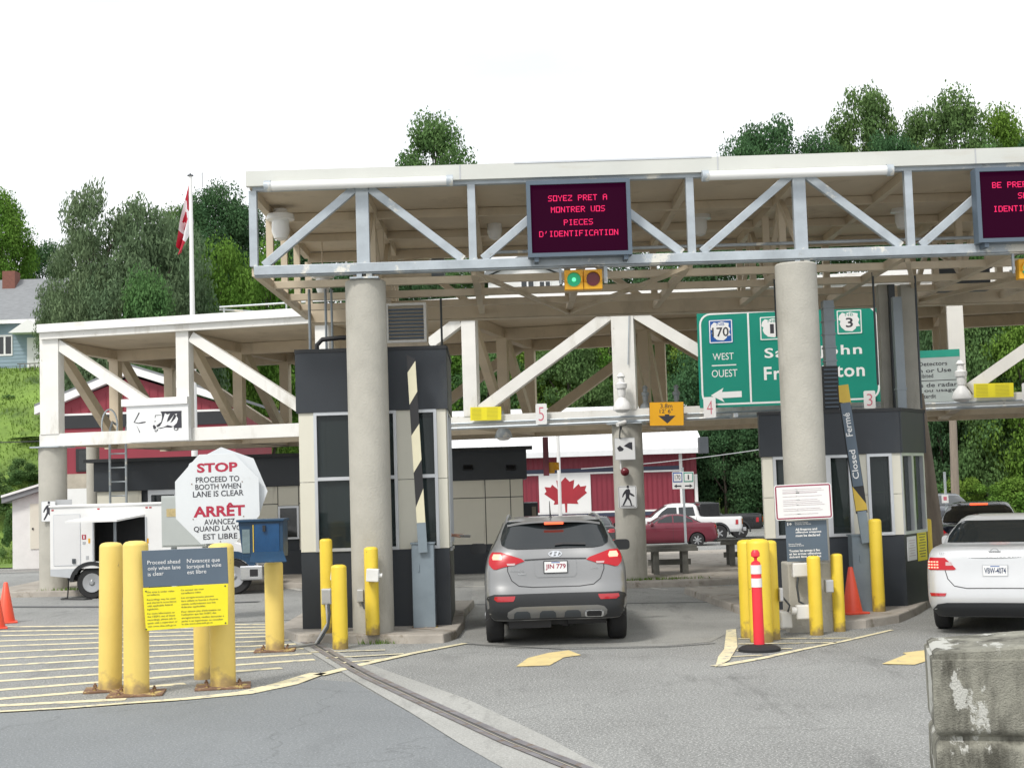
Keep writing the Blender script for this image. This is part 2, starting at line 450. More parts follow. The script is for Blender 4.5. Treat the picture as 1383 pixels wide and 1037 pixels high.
# ================================================================== GROUND
def asphalt_mat(name, base, light, var, patch, stain=.58):
    m = bpy.data.materials.new(name); m.use_nodes = True
    nt = m.node_tree; b = nt.nodes['Principled BSDF']; L = nt.links.new
    b.inputs['Roughness'].default_value = 0.85; b.inputs['Specular IOR Level'].default_value = 0.35
    tc = N(nt, 'ShaderNodeTexCoord')
    def noise(sc, det=4, rough=.6, st=(1, 1, 1)):
        mp = N(nt, 'ShaderNodeMapping'); mp.inputs['Scale'].default_value = st
        n = N(nt, 'ShaderNodeTexNoise'); n.inputs['Scale'].default_value = sc; n.inputs['Detail'].default_value = det; n.inputs['Roughness'].default_value = rough
        L(tc.outputs['Object'], mp.inputs['Vector']); L(mp.outputs['Vector'], n.inputs['Vector']); return n.outputs['Fac']
    def ramp(fac, a, bb, ca, cb):
        r = N(nt, 'ShaderNodeValToRGB'); r.color_ramp.elements[0].position = a; r.color_ramp.elements[1].position = bb
        r.color_ramp.elements[0].color = c4(ca); r.color_ramp.elements[1].color = c4(cb); L(fac, r.inputs['Fac']); return r.outputs['Color']
    def mix(f, a, bb, blend='MIX'):
        x = N(nt, 'ShaderNodeMix', data_type='RGBA', blend_type=blend); 
        if isinstance(f, float): x.inputs['Factor'].default_value = f
        else: L(f, x.inputs['Factor'])
        L(a, x.inputs['A']); L(bb, x.inputs['B']); return x.outputs['Result']
    big = ramp(noise(0.35, 6, .65), .35, .65, [k * (1 - patch) for k in base], [k * (1 + patch) for k in base])
    grit = ramp(noise(38, 3, .7), .34, .68, (1 - var, 1 - var, 1 - var), (1 + var, 1 + var, 1 + var))
    c = mix(1.0, big, grit, 'MULTIPLY')
    sp = noise(55, 2, .6)
    mr = N(nt, 'ShaderNodeMapRange'); mr.inputs['From Min'].default_value = .57; mr.inputs['From Max'].default_value = .66; L(sp, mr.inputs['Value'])
    lt = N(nt, 'ShaderNodeRGB'); lt.outputs[0].default_value = c4(light)
    c = mix(mr.outputs['Result'], c, lt.outputs[0])
    st = ramp(noise(0.9, 8, .72, (1.6, .35, 1)), .55, .74, (1, 1, 1), (stain, stain, stain))
    c = mix(1.0, c, st, 'MULTIPLY')
    # hairline cracks
    vo = N(nt, 'ShaderNodeTexVoronoi', feature='DISTANCE_TO_EDGE'); vo.inputs['Scale'].default_value = 0.22
    wp = N(nt, 'ShaderNodeTexNoise'); wp.inputs['Scale'].default_value = 1.3; wp.inputs['Detail'].default_value = 6
    L(tc.outputs['Object'], wp.inputs['Vector'])
    ad = N(nt, 'ShaderNodeMix', data_type='RGBA', blend_type='ADD'); ad.inputs['Factor'].default_value = 1.6
    L(tc.outputs['Object'], ad.inputs['A']); L(wp.outputs['Color'], ad.inputs['B']); L(ad.outputs['Result'], vo.inputs['Vector'])
    m2 = N(nt, 'ShaderNodeMapRange'); m2.inputs['From Min'].default_value = 0.0; m2.inputs['From Max'].default_value = 0.005
    m2.inputs['To Min'].default_value = 0.80; m2.inputs['To Max'].default_value = 1.0
    L(vo.outputs['Distance'], m2.inputs['Value'])
    cm = N(nt, 'ShaderNodeCombineColor'); 
    for i in range(3): L(m2.outputs['Result'], cm.inputs[i])
    c = mix(1.0, c, cm.outputs['Color'], 'MULTIPLY')
    L(c, b.inputs['Base Color'])
    bp = N(nt, 'ShaderNodeBump'); bp.inputs['Strength'].default_value = .5; bp.inputs['Distance'].default_value = .01
    L(noise(60, 3), bp.inputs['Height']); L(bp.outputs['Normal'], b.inputs['Normal'])
    MATS[name] = m
asphalt_mat('asphalt', (0.238, 0.242, 0.234), (0.54, 0.54, 0.52), 0.40, 0.13)
asphalt_mat('asphalt_smooth', (0.192, 0.205, 0.212), (0.32, 0.33, 0.335), 0.18, 0.07, .86)
asphalt_mat('asphalt_lane', (0.285, 0.285, 0.27), (0.42, 0.42, 0.40), 0.20, 0.18)
asphalt_mat('strip_concrete', (0.345, 0.345, 0.325), (0.46, 0.46, 0.44), 0.18, 0.14)
mat('grass', (0.17, 0.27, 0.050), 0.9, 0, 0.25, 0.5, 0.6, 6, dirt=((0.045, 0.085, 0.022), 0.50, 0.66, 0.35, (1, 1, 1)), dirt2=((0.16, 0.17, 0.06), 0.62, 0.74, 1.2, (1, 1, 1)))

def grid_mesh(name, xs, ys, zf, m, keep=None, smooth=True):
    vs = [(x, y, zf(x, y)) for y in ys for x in xs]; nx = len(xs)
    fs = []
    for j in range(len(ys) - 1):
        for i in range(nx - 1):
            if keep is None or keep((xs[i] + xs[i+1]) / 2, (ys[j] + ys[j+1]) / 2):
                fs.append((j * nx + i, j * nx + i + 1, (j + 1) * nx + i + 1, (j + 1) * nx + i))
    me = bpy.data.meshes.new(name); me.from_pydata(vs, [], fs)
    if smooth: me.polygons.foreach_set('use_smooth', [True] * len(fs))
    me.materials.append(MATS[m]); o = bpy.data.objects.new(name, me); col.objects.link(o)
    return o
_xs = [-900, -500, -250, -140, -100] + [-80 + 2.5 * i for i in range(65)] + [100, 140, 250, 500, 900]
_ys = [-60, -30, 0, 10, 20, 30, 38] + [40 + 2 * i for i in range(48)] + [150, 170, 200, 260, 400, 700, 1200]
tag(grid_mesh('ground', _xs, _ys, terrain, 'asphalt'), kind='structure')
def ystart(x): return 68 + 26 * sm((x + 24) / 10) - 26 * sm((x - 12) / 14)
def hillz(x, y):
    return terrain(x, y) + 0.04 + 0.5 * sm((y - ystart(x) - 2) / 8) * abs(mnoise.noise(Vector((x * .25, y * .25, 0))))
tag(grid_mesh('grass_hill', _xs, _ys, hillz, 'grass', keep=lambda x, y: y > ystart(x) - 1.0 or (x < -20 and y > 64.5)), kind='structure')

Z1, Z2, Z3 = 0.004, 0.008, 0.012
def gsheet(name, pts, z, m, kind='structure'):
    mb = MB(); mb.sheet([G(x, y, z) for x, y in pts])
    return tag(mb.build(name, m), kind=kind)
# smooth darker asphalt in the left foreground
gsheet('asphalt_patch', [(-60, 966), (100, 958), (200, 950), (300, 941), (370, 930), (430, 917), (479, 921), (552, 961), (619, 1003), (700, 1046), (760, 1085), (-60, 1085)], Z1, 'asphalt_smooth')
# pale worn pad under the first lane
gsheet('lane_pad', [(628, 866), (655, 872), (700, 875), (900, 872), (960, 866), (1000, 846), (1010, 800), (880, 790), (840, 786), (640, 786), (634, 830)], Z1, 'asphalt_lane')
# concrete strip with the steel trench drain
lft = [(388, 862), (440, 893), (479, 918), (552, 960), (619, 1002), (700, 1048), (790, 1100)]
rgt = [(418, 862), (478, 889), (531, 908), (630, 943), (744, 997), (830, 1045), (920, 1090)]
mb = MB(); mb.strip([G(x, y, Z2) for x, y in rgt], [G(x, y, Z2) for x, y in lft]); tag(mb.build('concrete_strip', 'strip_concrete'), kind='structure')
cl = [(404, 862), (424, 869), (474, 899), (500, 913), (588, 954), (692, 1001), (781, 1036), (860, 1075)]
dr = thing('trench_drain', G(588, 954, 0), 'long rusty steel slot drain set in the pale concrete strip', 'drain')
def ribbon(pts, off, w, z):
    P3 = [G(x, y, z) for x, y in pts]; l, r = [], []
    for i, p in enumerate(P3):
        d = (P3[min(i+1, len(P3)-1)] - P3[max(i-1, 0)]).normalized(); s = Vector((d.y, -d.x, 0))
        l.append(p + s * (off - w/2)); r.append(p + s * (off + w/2))
    return r, l
mat('drain_steel', (0.24, 0.23, 0.24), 0.6, 0.4, 0.25, 3, dirt=((0.20, 0.14, 0.09), 0.5, 0.66, 5, (1, 1, 1)))
for off in (-0.058, 0.058):
    mb = MB(); a, b_ = ribbon(cl, off, 0.075, 0.016); mb.strip(a, b_); mb.build('drain_plate', 'drain_steel', dr)
mb = MB(); a, b_ = ribbon(cl, 0, 0.042, 0.012); mb.strip(a, b_); mb.build('drain_slot', 'seam', dr)
mb = MB(); a, b_ = ribbon(cl, 0.022, 0.010, 0.020); mb.strip(a, b_); mb.build('drain_lip', 'stone_block', dr)

# painted markings
def paint(name, pts, m='road_yellow', z=Z2):
    mb = MB(); mb.sheet([G(x, y, z) for x, y in pts]); return tag(mb.build(name, m), kind='structure')
def pline(name, pts, w, m='road_yellow', z=Z2):
    mb = MB(); P3 = [G(x, y, z) for x, y in pts]; l, r = [], []
    for i, p in enumerate(P3):
        d = (P3[min(i+1, len(P3)-1)] - P3[max(i-1, 0)]).normalized(); s = Vector((d.y, -d.x, 0))
        ww = w[i] if isinstance(w, list) else w
        l.append(p - s * ww / 2); r.append(p + s * ww / 2)
    mb.strip(r, l); return tag(mb.build(name, m), kind='structure')
hat = [(846, -.010, 372), (852, -.016, 378), (858, -.022, 384), (865, -.03, 392), (872, -.036, 398), (880, -.042, 404), (889, -.05, 425), (898, -.056, 440),
       (908, -.062, 436), (919, -.068, 425), (931, -.078, 380), (943, -.082, 250), (952, -.05, 170)]
for y0, sl, xe in hat:
    pts = [(x, y0 + sl * (x - 0)) for x in range(-70, xe, 60)] + [(xe, y0 + sl * xe)]
    pline('road_marking', pts, 0.17, z=Z1)
pline('road_marking', [(-70, 963), (0, 960), (90, 955), (180, 948), (250, 943), (330, 935), (385, 923), (430, 908)], [.10, .10, .10, .12, .16, .26, .30, .22], z=Z3)
pline('road_marking', [(430, 911), (500, 894), (560, 881), (628, 868)], [.16, .14, .12, .10], z=Z3)
for a, b_ in (((420, 880), (520, 877)), ((440, 888), (545, 882)), ((455, 895), (520, 889))):
    pline('road_marking', [a, b_], .08, z=Z3 + .002)
paint('road_arrow', [(697, 899.5), (713, 888), (741, 881), (768, 877.5), (785, 884), (762, 887), (742, 898)], 'road_yellow_solid')
paint('road_arrow', [(1191, 896), (1224, 883), (1219, 881), (1262, 876), (1300, 880), (1262, 889), (1235, 897)], 'road_yellow_solid')
paint('road_marking', [(981, 850), (994, 849), (996, 873), (985, 891), (966, 900), (970, 886), (978, 876)], 'road_yellow', Z3)
pline('road_marking', [(966, 899), (1030, 888), (1080, 877), (1140, 865), (1205, 850)], [.16, .11, .09, .08, .07])
for a, b_ in (((997, 862), (1150, 861)), ((997, 869), (1130, 867)), ((995, 878), (1070, 875)), ((988, 886), (1030, 884))):
    pline('road_marking', [a, b_], .07)
pline('road_marking', [(0, 802), (130, 801)], .12, 'road_white'); pline('road_marking', [(-20, 794), (40, 800)], .2, 'road_white')
pline('road_marking', [(40, 796), (62, 800)], .2, 'road_white')
pline('road_marking', [(70, 793), (130, 798)], .2, 'road_white'); pline('road_marking', [(385, 793), (408, 797)], .14, 'road_white')
pline('road_marking', [(610, 792), (720, 790), (860, 790), (1000, 793)], .10, 'road_white'); pline('road_marking', [(850, 790), (900, 796)], .10, 'road_white')
mat('tar', (0.085, 0.088, 0.092), 0.7, 0, 0.15, 5)
pline('tar_joint', [(-30, 819), (128, 819), (350, 812)], .28, 'tar'); pline('tar_joint', [(-30, 850), (250, 843), (400, 836)], .05, 'tar')
pline('tar_joint', [(640, 816), (800, 815), (990, 812)], .10, 'tar'); pline('tar_joint', [(628, 869), (760, 876), (900, 873), (966, 868)], .04, 'tar')
mat('oil_stain', (0.10, 0.10, 0.098), 0.6, 0, 0.3, 2)

# kerbed islands
def island(name, base, h, m='kerb', label=None):
    """base: outline of the ground edge, world points"""
    n = len(base); cx = sum((p[0] for p in base)) / n; cy = sum((p[1] for p in base)) / n
    mb = MB(); a = sum(base[i][0] * base[(i+1) % n][1] - base[(i+1) % n][0] * base[i][1] for i in range(n))
    if a < 0: base = base[::-1]
    top = [Vector((p[0] + (cx - p[0]) * .012, p[1] + (cy - p[1]) * .012, h)) for p in base]
    vs = [Vector((p[0], p[1], -0.05)) for p in base] + top
    mb.add(vs, [tuple(range(n, 2 * n))] + [(i, (i + 1) % n, n + (i + 1) % n, n + i) for i in range(n)])
    return tag(mb.build(name, m, bevel=0.02), kind='structure')
KH = 0.12
e = [G(384, 862), G(402, 868), G(560, 869), G(600, 868), G(618, 862), G(628, 848), G(629, 832)]
island('kerb_island', [(p.x, p.y) for p in e] + [(e[-1].x + .1, 25.5), (e[0].x - .2, 25.5), (e[0].x - .2, e[0].y + .5)], KH)
e = [G(1128, 851), G(1170, 848), G(1215, 841), G(1238, 831), G(1256, 820)]
island('kerb_island', [(p.x, p.y) for p in e] + [(e[-1].x + 1.2, 27), (e[0].x - 1.2, 27), (e[0].x - .7, e[0].y + .3)], KH)
# islands under the far canopy's columns
p = G(855, 783, KH)
island('kerb_island', [(p.x - 2.0, p.y - .5), (p.x + 1.2, p.y - .8), (p.x + 5.5, p.y + 1.4), (p.x + 9.5, p.y + 5.0), (p.x + 9.5, p.y + 12), (p.x - 1, p.y + 12), (p.x - 2.2, p.y + 1)], KH)
p = G(75, 796, KH)
island('kerb_island', [(p.x - 1.6, p.y - .3), (p.x + .8, p.y - .6), (p.x + 7.0, p.y - .2), (p.x + 7.0, p.y + 3), (p.x - 1.8, p.y + 6)], KH)
# pale pavement strip across the back
mb = MB(); 
tag(grid_mesh('pavement', [-60 + 4 * i for i in range(31)], [54, 55.5], lambda x, y: terrain(x, y) + .06, 'kerb'), kind='structure')
# ================================================================== FAR CANOPY (white)
L0 = P(71, 595, 32.6); M0 = P(846, 560, 29.6)
E1 = Vector((M0.x - L0.x, M0.y - L0.y, 0)); BAY = E1.length / 4; E1.normalize(); E2 = Vector((-E1.y, E1.x, 0))
O2 = Vector((L0.x, L0.y, 0))
def B(i, j, z):            # i bays along, j bays deep
    return O2 + E1 * (BAY * i) + E2 * (2.9 * j) + Vector((0, 0, z))
zc0, zc1 = P(70, 603, 32.6).z, P(70, 586, 32.6).z      # bottom chord
zr0, zr1 = P(70, 459, 32.6).z, P(57, 440, 32.6).z      # fascia
print('far canopy', zc0, zc1, zr0, zr1, BAY, E1)
zc = (zc0 + zc1) / 2
NB, ND = 9, 2
far = thing('canopy', B(0, 0, 0), 'long white steel truss canopy at the back standing behind the booths', 'canopy')
YAW2 = math.degrees(math.atan2(E1.y, E1.x))
mb = MB(); mb.add([B(-.08, -.03, zr0), B(NB, -.03, zr0), B(NB, ND + .06, zr0), B(-.08, ND + .06, zr0), B(-.08, -.03, zr0 + .12), B(NB, -.03, zr0 + .12), B(NB, ND + .06, zr0 + .12), B(-.08, ND + .06, zr0 + .12)],
    [(3, 2, 1, 0), (4, 5, 6, 7), (0, 1, 5, 4), (1, 2, 6, 5), (2, 3, 7, 6), (3, 0, 4, 7)]); mb.build('roof', 'soffit', far)
mb = MB()
zm = zr0 + (zr1 - zr0) * .45
mb.beam(B(-.055, -.05, (zr0 + zm) / 2), B(NB, -.10, (zr0 + zm) / 2), .14, zm - zr0)
mb.beam(B(-.045, .0, (zr0 + zm) / 2), B(-.08, ND + .06, (zr0 + zm) / 2), .14, zm - zr0 + .004)
mb.build('fascia', 'white_steel', far)
mb = MB(); mb.beam(B(-.060, -.07, (zr1 + zm) / 2 + .002), B(NB, -.12, (zr1 + zm) / 2 + .002), .20, zr1 - zm)
mb.beam(B(-.048, .0, (zr1 + zm) / 2 + .002), B(-.14, ND + .1, (zr1 + zm) / 2 + .002), .20, zr1 - zm + .003)
mb.build('roof_edge', 'fascia_white', far)
nf = Vector((E1.y, -E1.x, 0))
for j in range(ND + 1):
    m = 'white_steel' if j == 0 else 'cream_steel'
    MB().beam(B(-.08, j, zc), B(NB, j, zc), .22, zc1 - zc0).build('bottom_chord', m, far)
    if j: MB().beam(B(-.05, j, zr0 - .14), B(NB, j, zr0 - .14), .2, .26).build('top_chord', m, far)
topn = {}
for i in range(NB + 1):
    for j in range(ND + 1):
        m = 'white_steel' if j == 0 else 'cream_steel'
        w = .46 if (i % 4 == 0 and j == 0) else (.30 if j == 0 else .24)
        if j == 0 or (i + j) % 1 == 0:
            MB().beam(B(i, j, zc1 - .01), B(i, j, zr0 + .002), .26 if j == 0 else .22, w, face=nf).build('truss_post', m, far)
for i in range(NB):
    k = i % 4
    dn = k in (0, 1)
    for j in (0, ND):
        a = B(i + .06, j - .0, zr0 - .12 if dn else zc1 + .10); b_ = B(i + .94, j, zc1 + .10 if dn else zr0 - .12)
        MB().beam(a, b_, .20, .23, face=nf).build('brace', 'white_steel' if j == 0 else 'cream_steel', far)
for i in range(NB + 1):
    MB().beam(B(i, .05, zc + .003), B(i, ND - .05, zc + .003), .2, zc1 - zc0 - .05).build('cross_beam', 'cream_steel', far)
    MB().beam(B(i, .05, zr0 - .12), B(i, ND - .05, zr0 - .12), .2, .22).build('cross_beam', 'cream_steel', far)
    for j in range(ND):
        dn = True
        a = B(i, j + .08, zr0 - .15 if dn else zc1 + .08); b_ = B(i, j + .92, zc1 + .08 if dn else zr0 - .15)
        MB().beam(a, b_, .18, .22, face=E1).build('cross_brace', 'cream_steel', far)
for i in (0, 4, 8):
    for j in (0,):
        c = B(i, j, 0); mb = MB(); mb.lathe(c, [(.31, 0.0 if j else KH - .02), (.31, zc0 - .03)], 32); mb.build('column', 'concrete', far, smooth='auto')
        MB().box((c.x, c.y, zc0 - .015), (.72, .72, .028), YAW2).build('bearing_plate', 'galv', far)
# long conduit and grating along the front bottom chord
MB().tube([B(1.9, -.055, zc0 + .03), B(NB, -.055, zc0 + .03)], .025, 8).build('conduit', 'galv', far)
MB().tube([B(1.9, -.05, zc0 + .13), B(NB, -.05, zc0 + .13)], .018, 8).build('conduit', 'galv', far)
MB().tube([B(4.05, -.06, zr0 - .1), B(4.03, -.06, zc1 + .9)], .012, 6).build('conduit', 'galv', far)
# roof rail and flag pole behind
mb = MB(); a = B(1.05, .6, zr1); b_ = B(2.0, .6, zr1)
for p in (a, (a + b_) / 2, b_): mb.tube([p, p + Vector((0, 0, .42))], .02, 8)
mb.tube([a + Vector((-.1, 0, .42)), b_ + Vector((.1, 0, .42))], .022, 8); mb.tube([a + Vector((-.1, 0, .36)), a + E2 * 1.5 + E1 * 1.2 + Vector((0, 0, .36))], .02, 8)
mb.build('roof_rail', 'galv', far)

# ================================================================== NEAR CANOPY (galvanised)
YF = 20.0; YB = 25.4
X0 = P(490, 300, YF).x; X4 = P(1080, 290, YF).x; NBAY = (X4 - X0) / 4
def A(i, y, z): return Vector((X0 + NBAY * i, y, z))
zb = P(700, 355.5, YF).z; zt = P(700, 243, YF).z
zf0, zf1 = P(940, 236, YF).z, P(940, 215.6, YF).z
zl = P(495, 380, YF + .3).z
print('near canopy', X0, X4, NBAY, 'zb', zb, zt, zf0, zf1, 'col top', zl)
near = thing('canopy', A(-1, YF, 0), 'galvanised steel truss canopy in front carrying the message screens over the lanes', 'canopy')
I0, I1 = -1, 12
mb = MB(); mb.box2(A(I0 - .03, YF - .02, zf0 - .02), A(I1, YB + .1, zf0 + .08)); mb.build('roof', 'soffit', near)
mb = MB(); mb.box2(A(I0 - .05, YF - .14, zf0 + .003), A(I1, YF - .02 - .003, zf1)); mb.box2(A(I0 - .05, YF - .02, zf0 + .084), A(I0 - .05 + .04, YB + .1, zf1 - .002)); mb.build('fascia', 'fascia_cream', near)
mb = MB()
for k in range(-1, 6): mb.box2(A(k * 2.35 + .9, YF - .145, zf0 + .005), A(k * 2.35 + .9 + .012, YF - .138, zf1))
mb.build('fascia_joint', 'sign_back', near)
mb = MB()
mb.box2(A(1.4, YF - .148, zf1 - .012), A(3.2, YF - .141, zf1 + .012)); mb.build('flashing', 'alu', near)
# chords
def chord(y, z, m, w=.13, h=.13, i0=I0, i1=I1, name='bottom_chord', fl=True):
    mb = MB(); mb.box2(A(i0, y - w / 2, z - h / 2), A(i1, y + w / 2, z + h / 2))
    if fl: mb.box2(A(i0, y - w / 2 + .03, z - h / 2 - .02), A(i1, y + w / 2 + .05, z - h / 2 - .002))
    return mb.build(name, m, near, bevel=.008)
chord(YF, zb, 'galv'); chord(YF, zt, 'galv', .11, .11, name='top_chord', fl=False)
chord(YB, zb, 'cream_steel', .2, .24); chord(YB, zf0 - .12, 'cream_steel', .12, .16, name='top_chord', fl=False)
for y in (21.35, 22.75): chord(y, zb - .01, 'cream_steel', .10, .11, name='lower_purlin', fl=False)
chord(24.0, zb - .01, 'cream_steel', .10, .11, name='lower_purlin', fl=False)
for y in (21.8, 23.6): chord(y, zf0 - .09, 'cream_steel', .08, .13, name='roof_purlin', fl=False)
MB().tube([A(1.2, 21.2, zb + .36), A(I1, 21.2, zb + .36)], .025, 8).build('rail', 'galv', near)
ny = Vector((0, -1, 0))
for i in range(I0, I1 + 1):
    w = .18 if i % 4 == 0 else .11
    MB().beam(A(i, YF, zb + .06), A(i, YF, zt - .05), .11, w, face=ny).build('truss_post', 'galv', near, bevel=.006)
    MB().beam(A(i, YB, zb + .12), A(i, YB, zf0 - .2), .11, .11, face=ny).build('truss_post', 'cream_steel', near)
    MB().box2(A(i, YF + .07, zb - .06) - Vector((.05, 0, 0)), A(i, YB - .1, zb + .05) + Vector((.05, 0, 0))).build('cross_beam', 'cream_steel', near)
    MB().box2(A(i, YF + .06, zf0 - .15) - Vector((.05, 0, 0)), A(i, YB - .1, zf0 - .022) + Vector((.05, 0, 0))).build('roof_beam', 'cream_steel', near)
for i in range(I0, I1):
    if i % 2: a, b_ = A(i + .09, YF, zb + .07), A(i + .93, YF, zt - .06)
    else: a, b_ = A(i + .07, YF, zt - .06), A(i + .91, YF, zb + .07)
    MB().beam(a, b_, .09, .115, face=ny).build('brace', 'galv', near, bevel=.006)
    if i % 2 == 0 or i > 6:
        if i % 2: a, b_ = A(i + .09, YB, zb + .1), A(i + .93, YB, zt - .1)
        else: a, b_ = A(i + .07, YB, zt - .1), A(i + .91, YB, zb + .1)
        MB().beam(a, b_, .08, .10, face=ny).build('brace', 'cream_steel', near)
# cross trusses
for i in (-1, 0, 4, 6, 8):
    ys = [YF + (YB - YF) * k / 4 for k in range(1, 4)]
    prev = YF
    for k, y in enumerate(ys):
        MB().beam(A(i, y, zb + .05), A(i, y, zf0 - .15), .10, .10, face=(1, 0, 0)).build('cross_post', 'cream_steel', near)
    for k in range(4):
        y0, y1 = YF + (YB - YF) * k / 4 + .06, YF + (YB - YF) * (k + 1) / 4 - .06
        a, b_ = (zf0 - .2, zb + .08) if k % 2 else (zb + .08, zf0 - .2)
        if i != -1: MB().beam(A(i, y0, a), A(i, y1, b_), .07, .09, face=(1, 0, 0)).build('cross_brace', 'cream_steel', near)
# plan bracing
for i, d in ((1, 1), (3, -1), (5, 1), (7, -1)):
    MB().beam(A(i, YF + .2, zb - .09), A(i + d, YB - .2, zb - .09), .06, .06).build('plan_brace', 'cream_steel', near)
# columns
for i, cy, z0 in ((0, 20.30, KH - .01), (4, 19.93, -.02), (8, 20.1, -.02)):
    c = A(i, cy, 0)
    cx = {0: G(505, 852, KH).x, 4: G(1098, 850, 0).x}.get(i, c.x)
    mb = MB(); mb.lathe((cx, cy, 0), [(.288, z0), (.288, zl - .02), (.27, zl)], 40); mb.build('column', 'concrete', near, smooth='auto')
    mb = MB(); mb.box2((c.x - .10, YF - .04, zl), (c.x - .03, YF + .3, zb - .08)); mb.box2((c.x + .03, YF - .02, zl), (c.x + .11, YF + .34, zb - .085))
    mb.box2((c.x - .2, YF - .03, zl - .002), (c.x + .2, YF + .4, zl + .02)); mb.build('column_bracket', 'galv', near)
    c2 = A(i, YB, 0)
    mb = MB(); mb.lathe((c2.x, YB, 0), [(.16, 0), (.16, zb - .12)], 24)
    if i > 7: mb.build('rear_column', 'cream_steel', near, smooth='auto')
# drop rods
for px, y0, y1, Y in ((345 + 250, 395, 470, 23.5), (1047, 400, 455, 22.0), (1180, 400, 520, 22.0), (1237, 400, 552, 22.5)):
    a = P(px, y0, Y); b_ = P(px, y1, Y); MB().tube([(a.x, Y, zb), (a.x, Y, b_.z)], .018, 6).build('hanger_rod', 'mat_dark_grey', near)

# fluorescent tubes on the front edge
def tube_light(x0, y0, x1, y1, label):
    a = P(x0, y0, YF - .22); b_ = P(x1, y1, YF - .22); b_.z = a.z = (a.z + b_.z) / 2
    t = thing('tube_light', ((a.x + b_.x) / 2, a.y, a.z), label, 'light fixture', 'tube lights along the canopy edge')
    mb = MB(); mb.tube([a + Vector((.08, 0, 0)), b_ - Vector((.08, 0, 0))], .066, 16); mb.build('diffuser', 'lamp_glass', t, smooth='auto')
    for p, s in ((a, 1), (b_, -1)):
        mb = MB(); mb.tube([p, p + Vector((s * .09, 0, 0))], .082, 16); mb.box2((p.x - .02 + s*.03, p.y, p.z - .03), (p.x + .02 + s*.03, YF - .05, p.z + .03)); mb.build('end_cap', 'galv', t, smooth='auto')
tube_light(357, 249, 612, 247, 'leftmost white tube light, above the first two bays of the near canopy')
tube_light(948, 236, 1206, 232, 'white tube light to the right of the French message screen')
# pendant lamps under the roof
def pendant(px, py, Y, s, label, m='lamp_glass', top=None):
    c = P(px, py, Y); t = thing('pendant_lamp', c, label, 'lamp', 'lamps hanging under the near canopy')
    mb = MB(); mb.lathe(c, [(.04 * s, .30 * s), (.10 * s, .28 * s), (.12 * s, .22 * s), (.20 * s, .20 * s), (.21 * s, .12 * s), (.13 * s, .10 * s)], 20); mb.build('housing', 'lamp_glass' if m == 'lamp_glass' else 'galv', t, smooth='auto')
    mb = MB(); mb.lathe(c, [(.13 * s, .10 * s), (.135 * s, -.05 * s), (.10 * s, -.16 * s), (.03 * s, -.19 * s)], 20); mb.build('shade', m, t, smooth='auto')
    MB().tube([c + Vector((0, 0, .3 * s)), (c.x, c.y, zf0 - .03)], .012, 6).build('cord', 'cream_steel', t)
pendant(379, 308, 21.2, 1.0, 'large white lamp hanging in the left end bay of the near canopy')
pendant(668, 310, 23.2, .9, 'glass lamp hanging just left of the French message screen')
pendant(945, 305, 23.0, .9, 'glass lamp hanging right of the French message screen behind a post')
pendant(1219, 296, 23.0, .9, 'glass lamp hanging between the second column and the right message screen')
pendant(436, 384, 23.8, .9, 'white lamp hanging low behind the left end of the near canopy')

# ================================================================== MESSAGE SCREENS
def led(x0, y0, x1, y1, lines, label):
    fr, w, h = sign_px(x0, y0, x1, y1, YF - .30)
    t = thing('message_screen', fr.p(0, -h/2), label, 'message screen', 'message screens on the near canopy')
    mb = MB(); mb.rect(fr, 0, 0, w, h, -.20, -.02); mb.build('housing', 'slate_sign', t, bevel=.01)
    mb = MB(); b = .055
    mb.rect(fr, 0, h/2 - b/2, w, b, -.02, .03); mb.rect(fr, 0, -h/2 + b/2, w, b, -.02, .03)
    mb.rect(fr, -w/2 + b/2, 0, b, h - 2*b, -.02, .0295); mb.rect(fr, w/2 - b/2, 0, b, h - 2*b, -.02, .0295); mb.build('bezel', 'slate_sign', t)
    mb = MB(); mb.rect(fr, 0, 0, w - 2*b, h - 2*b, -.018, -.010); mb.build('display', 'led_panel', t)
    mb = MB(); cell = w * .0080
    for k, s in enumerate(lines):
        led_text(mb, fr, s, -.005, h * (.30, .15, -.02, -.165)[k], cell, cell * .86, -.008)
    mb.build('lettering', 'led_dots', t)
    [MB().rect(fr, w * k, -h/2 - .03, .06, .06, -.25, .0).build('mounting_clip', 'slate_sign', t) for k in (-.42, .44)]
emis('led_panel', (0.16, 0.0, 0.08), 0.075, (0.010, 0.001, 0.005)); emis('led_dots', (1.0, 0.02, 0.14), 0.85)
MATS['led_panel'].node_tree.nodes['Principled BSDF'].inputs['Roughness'].default_value = .8; MATS['led_panel'].node_tree.nodes['Principled BSDF'].inputs['Specular IOR Level'].default_value = .05
MATS['led_dots'].node_tree.nodes['Principled BSDF'].inputs['Specular IOR Level'].default_value = .0
led(711, 242, 853, 347, ["SOYEZ PRET A", "MONTRER VOS", "PIECES", "D'IDENTIFICATION"], 'message screen left of centre with red French letters SOYEZ PRET A MONTRER VOS PIECES')
led(1318, 224, 1462, 327, ["BE PREPARED TO", "SHOW", "IDENTIFICATION"], 'message screen cut by the right edge with red English letters')
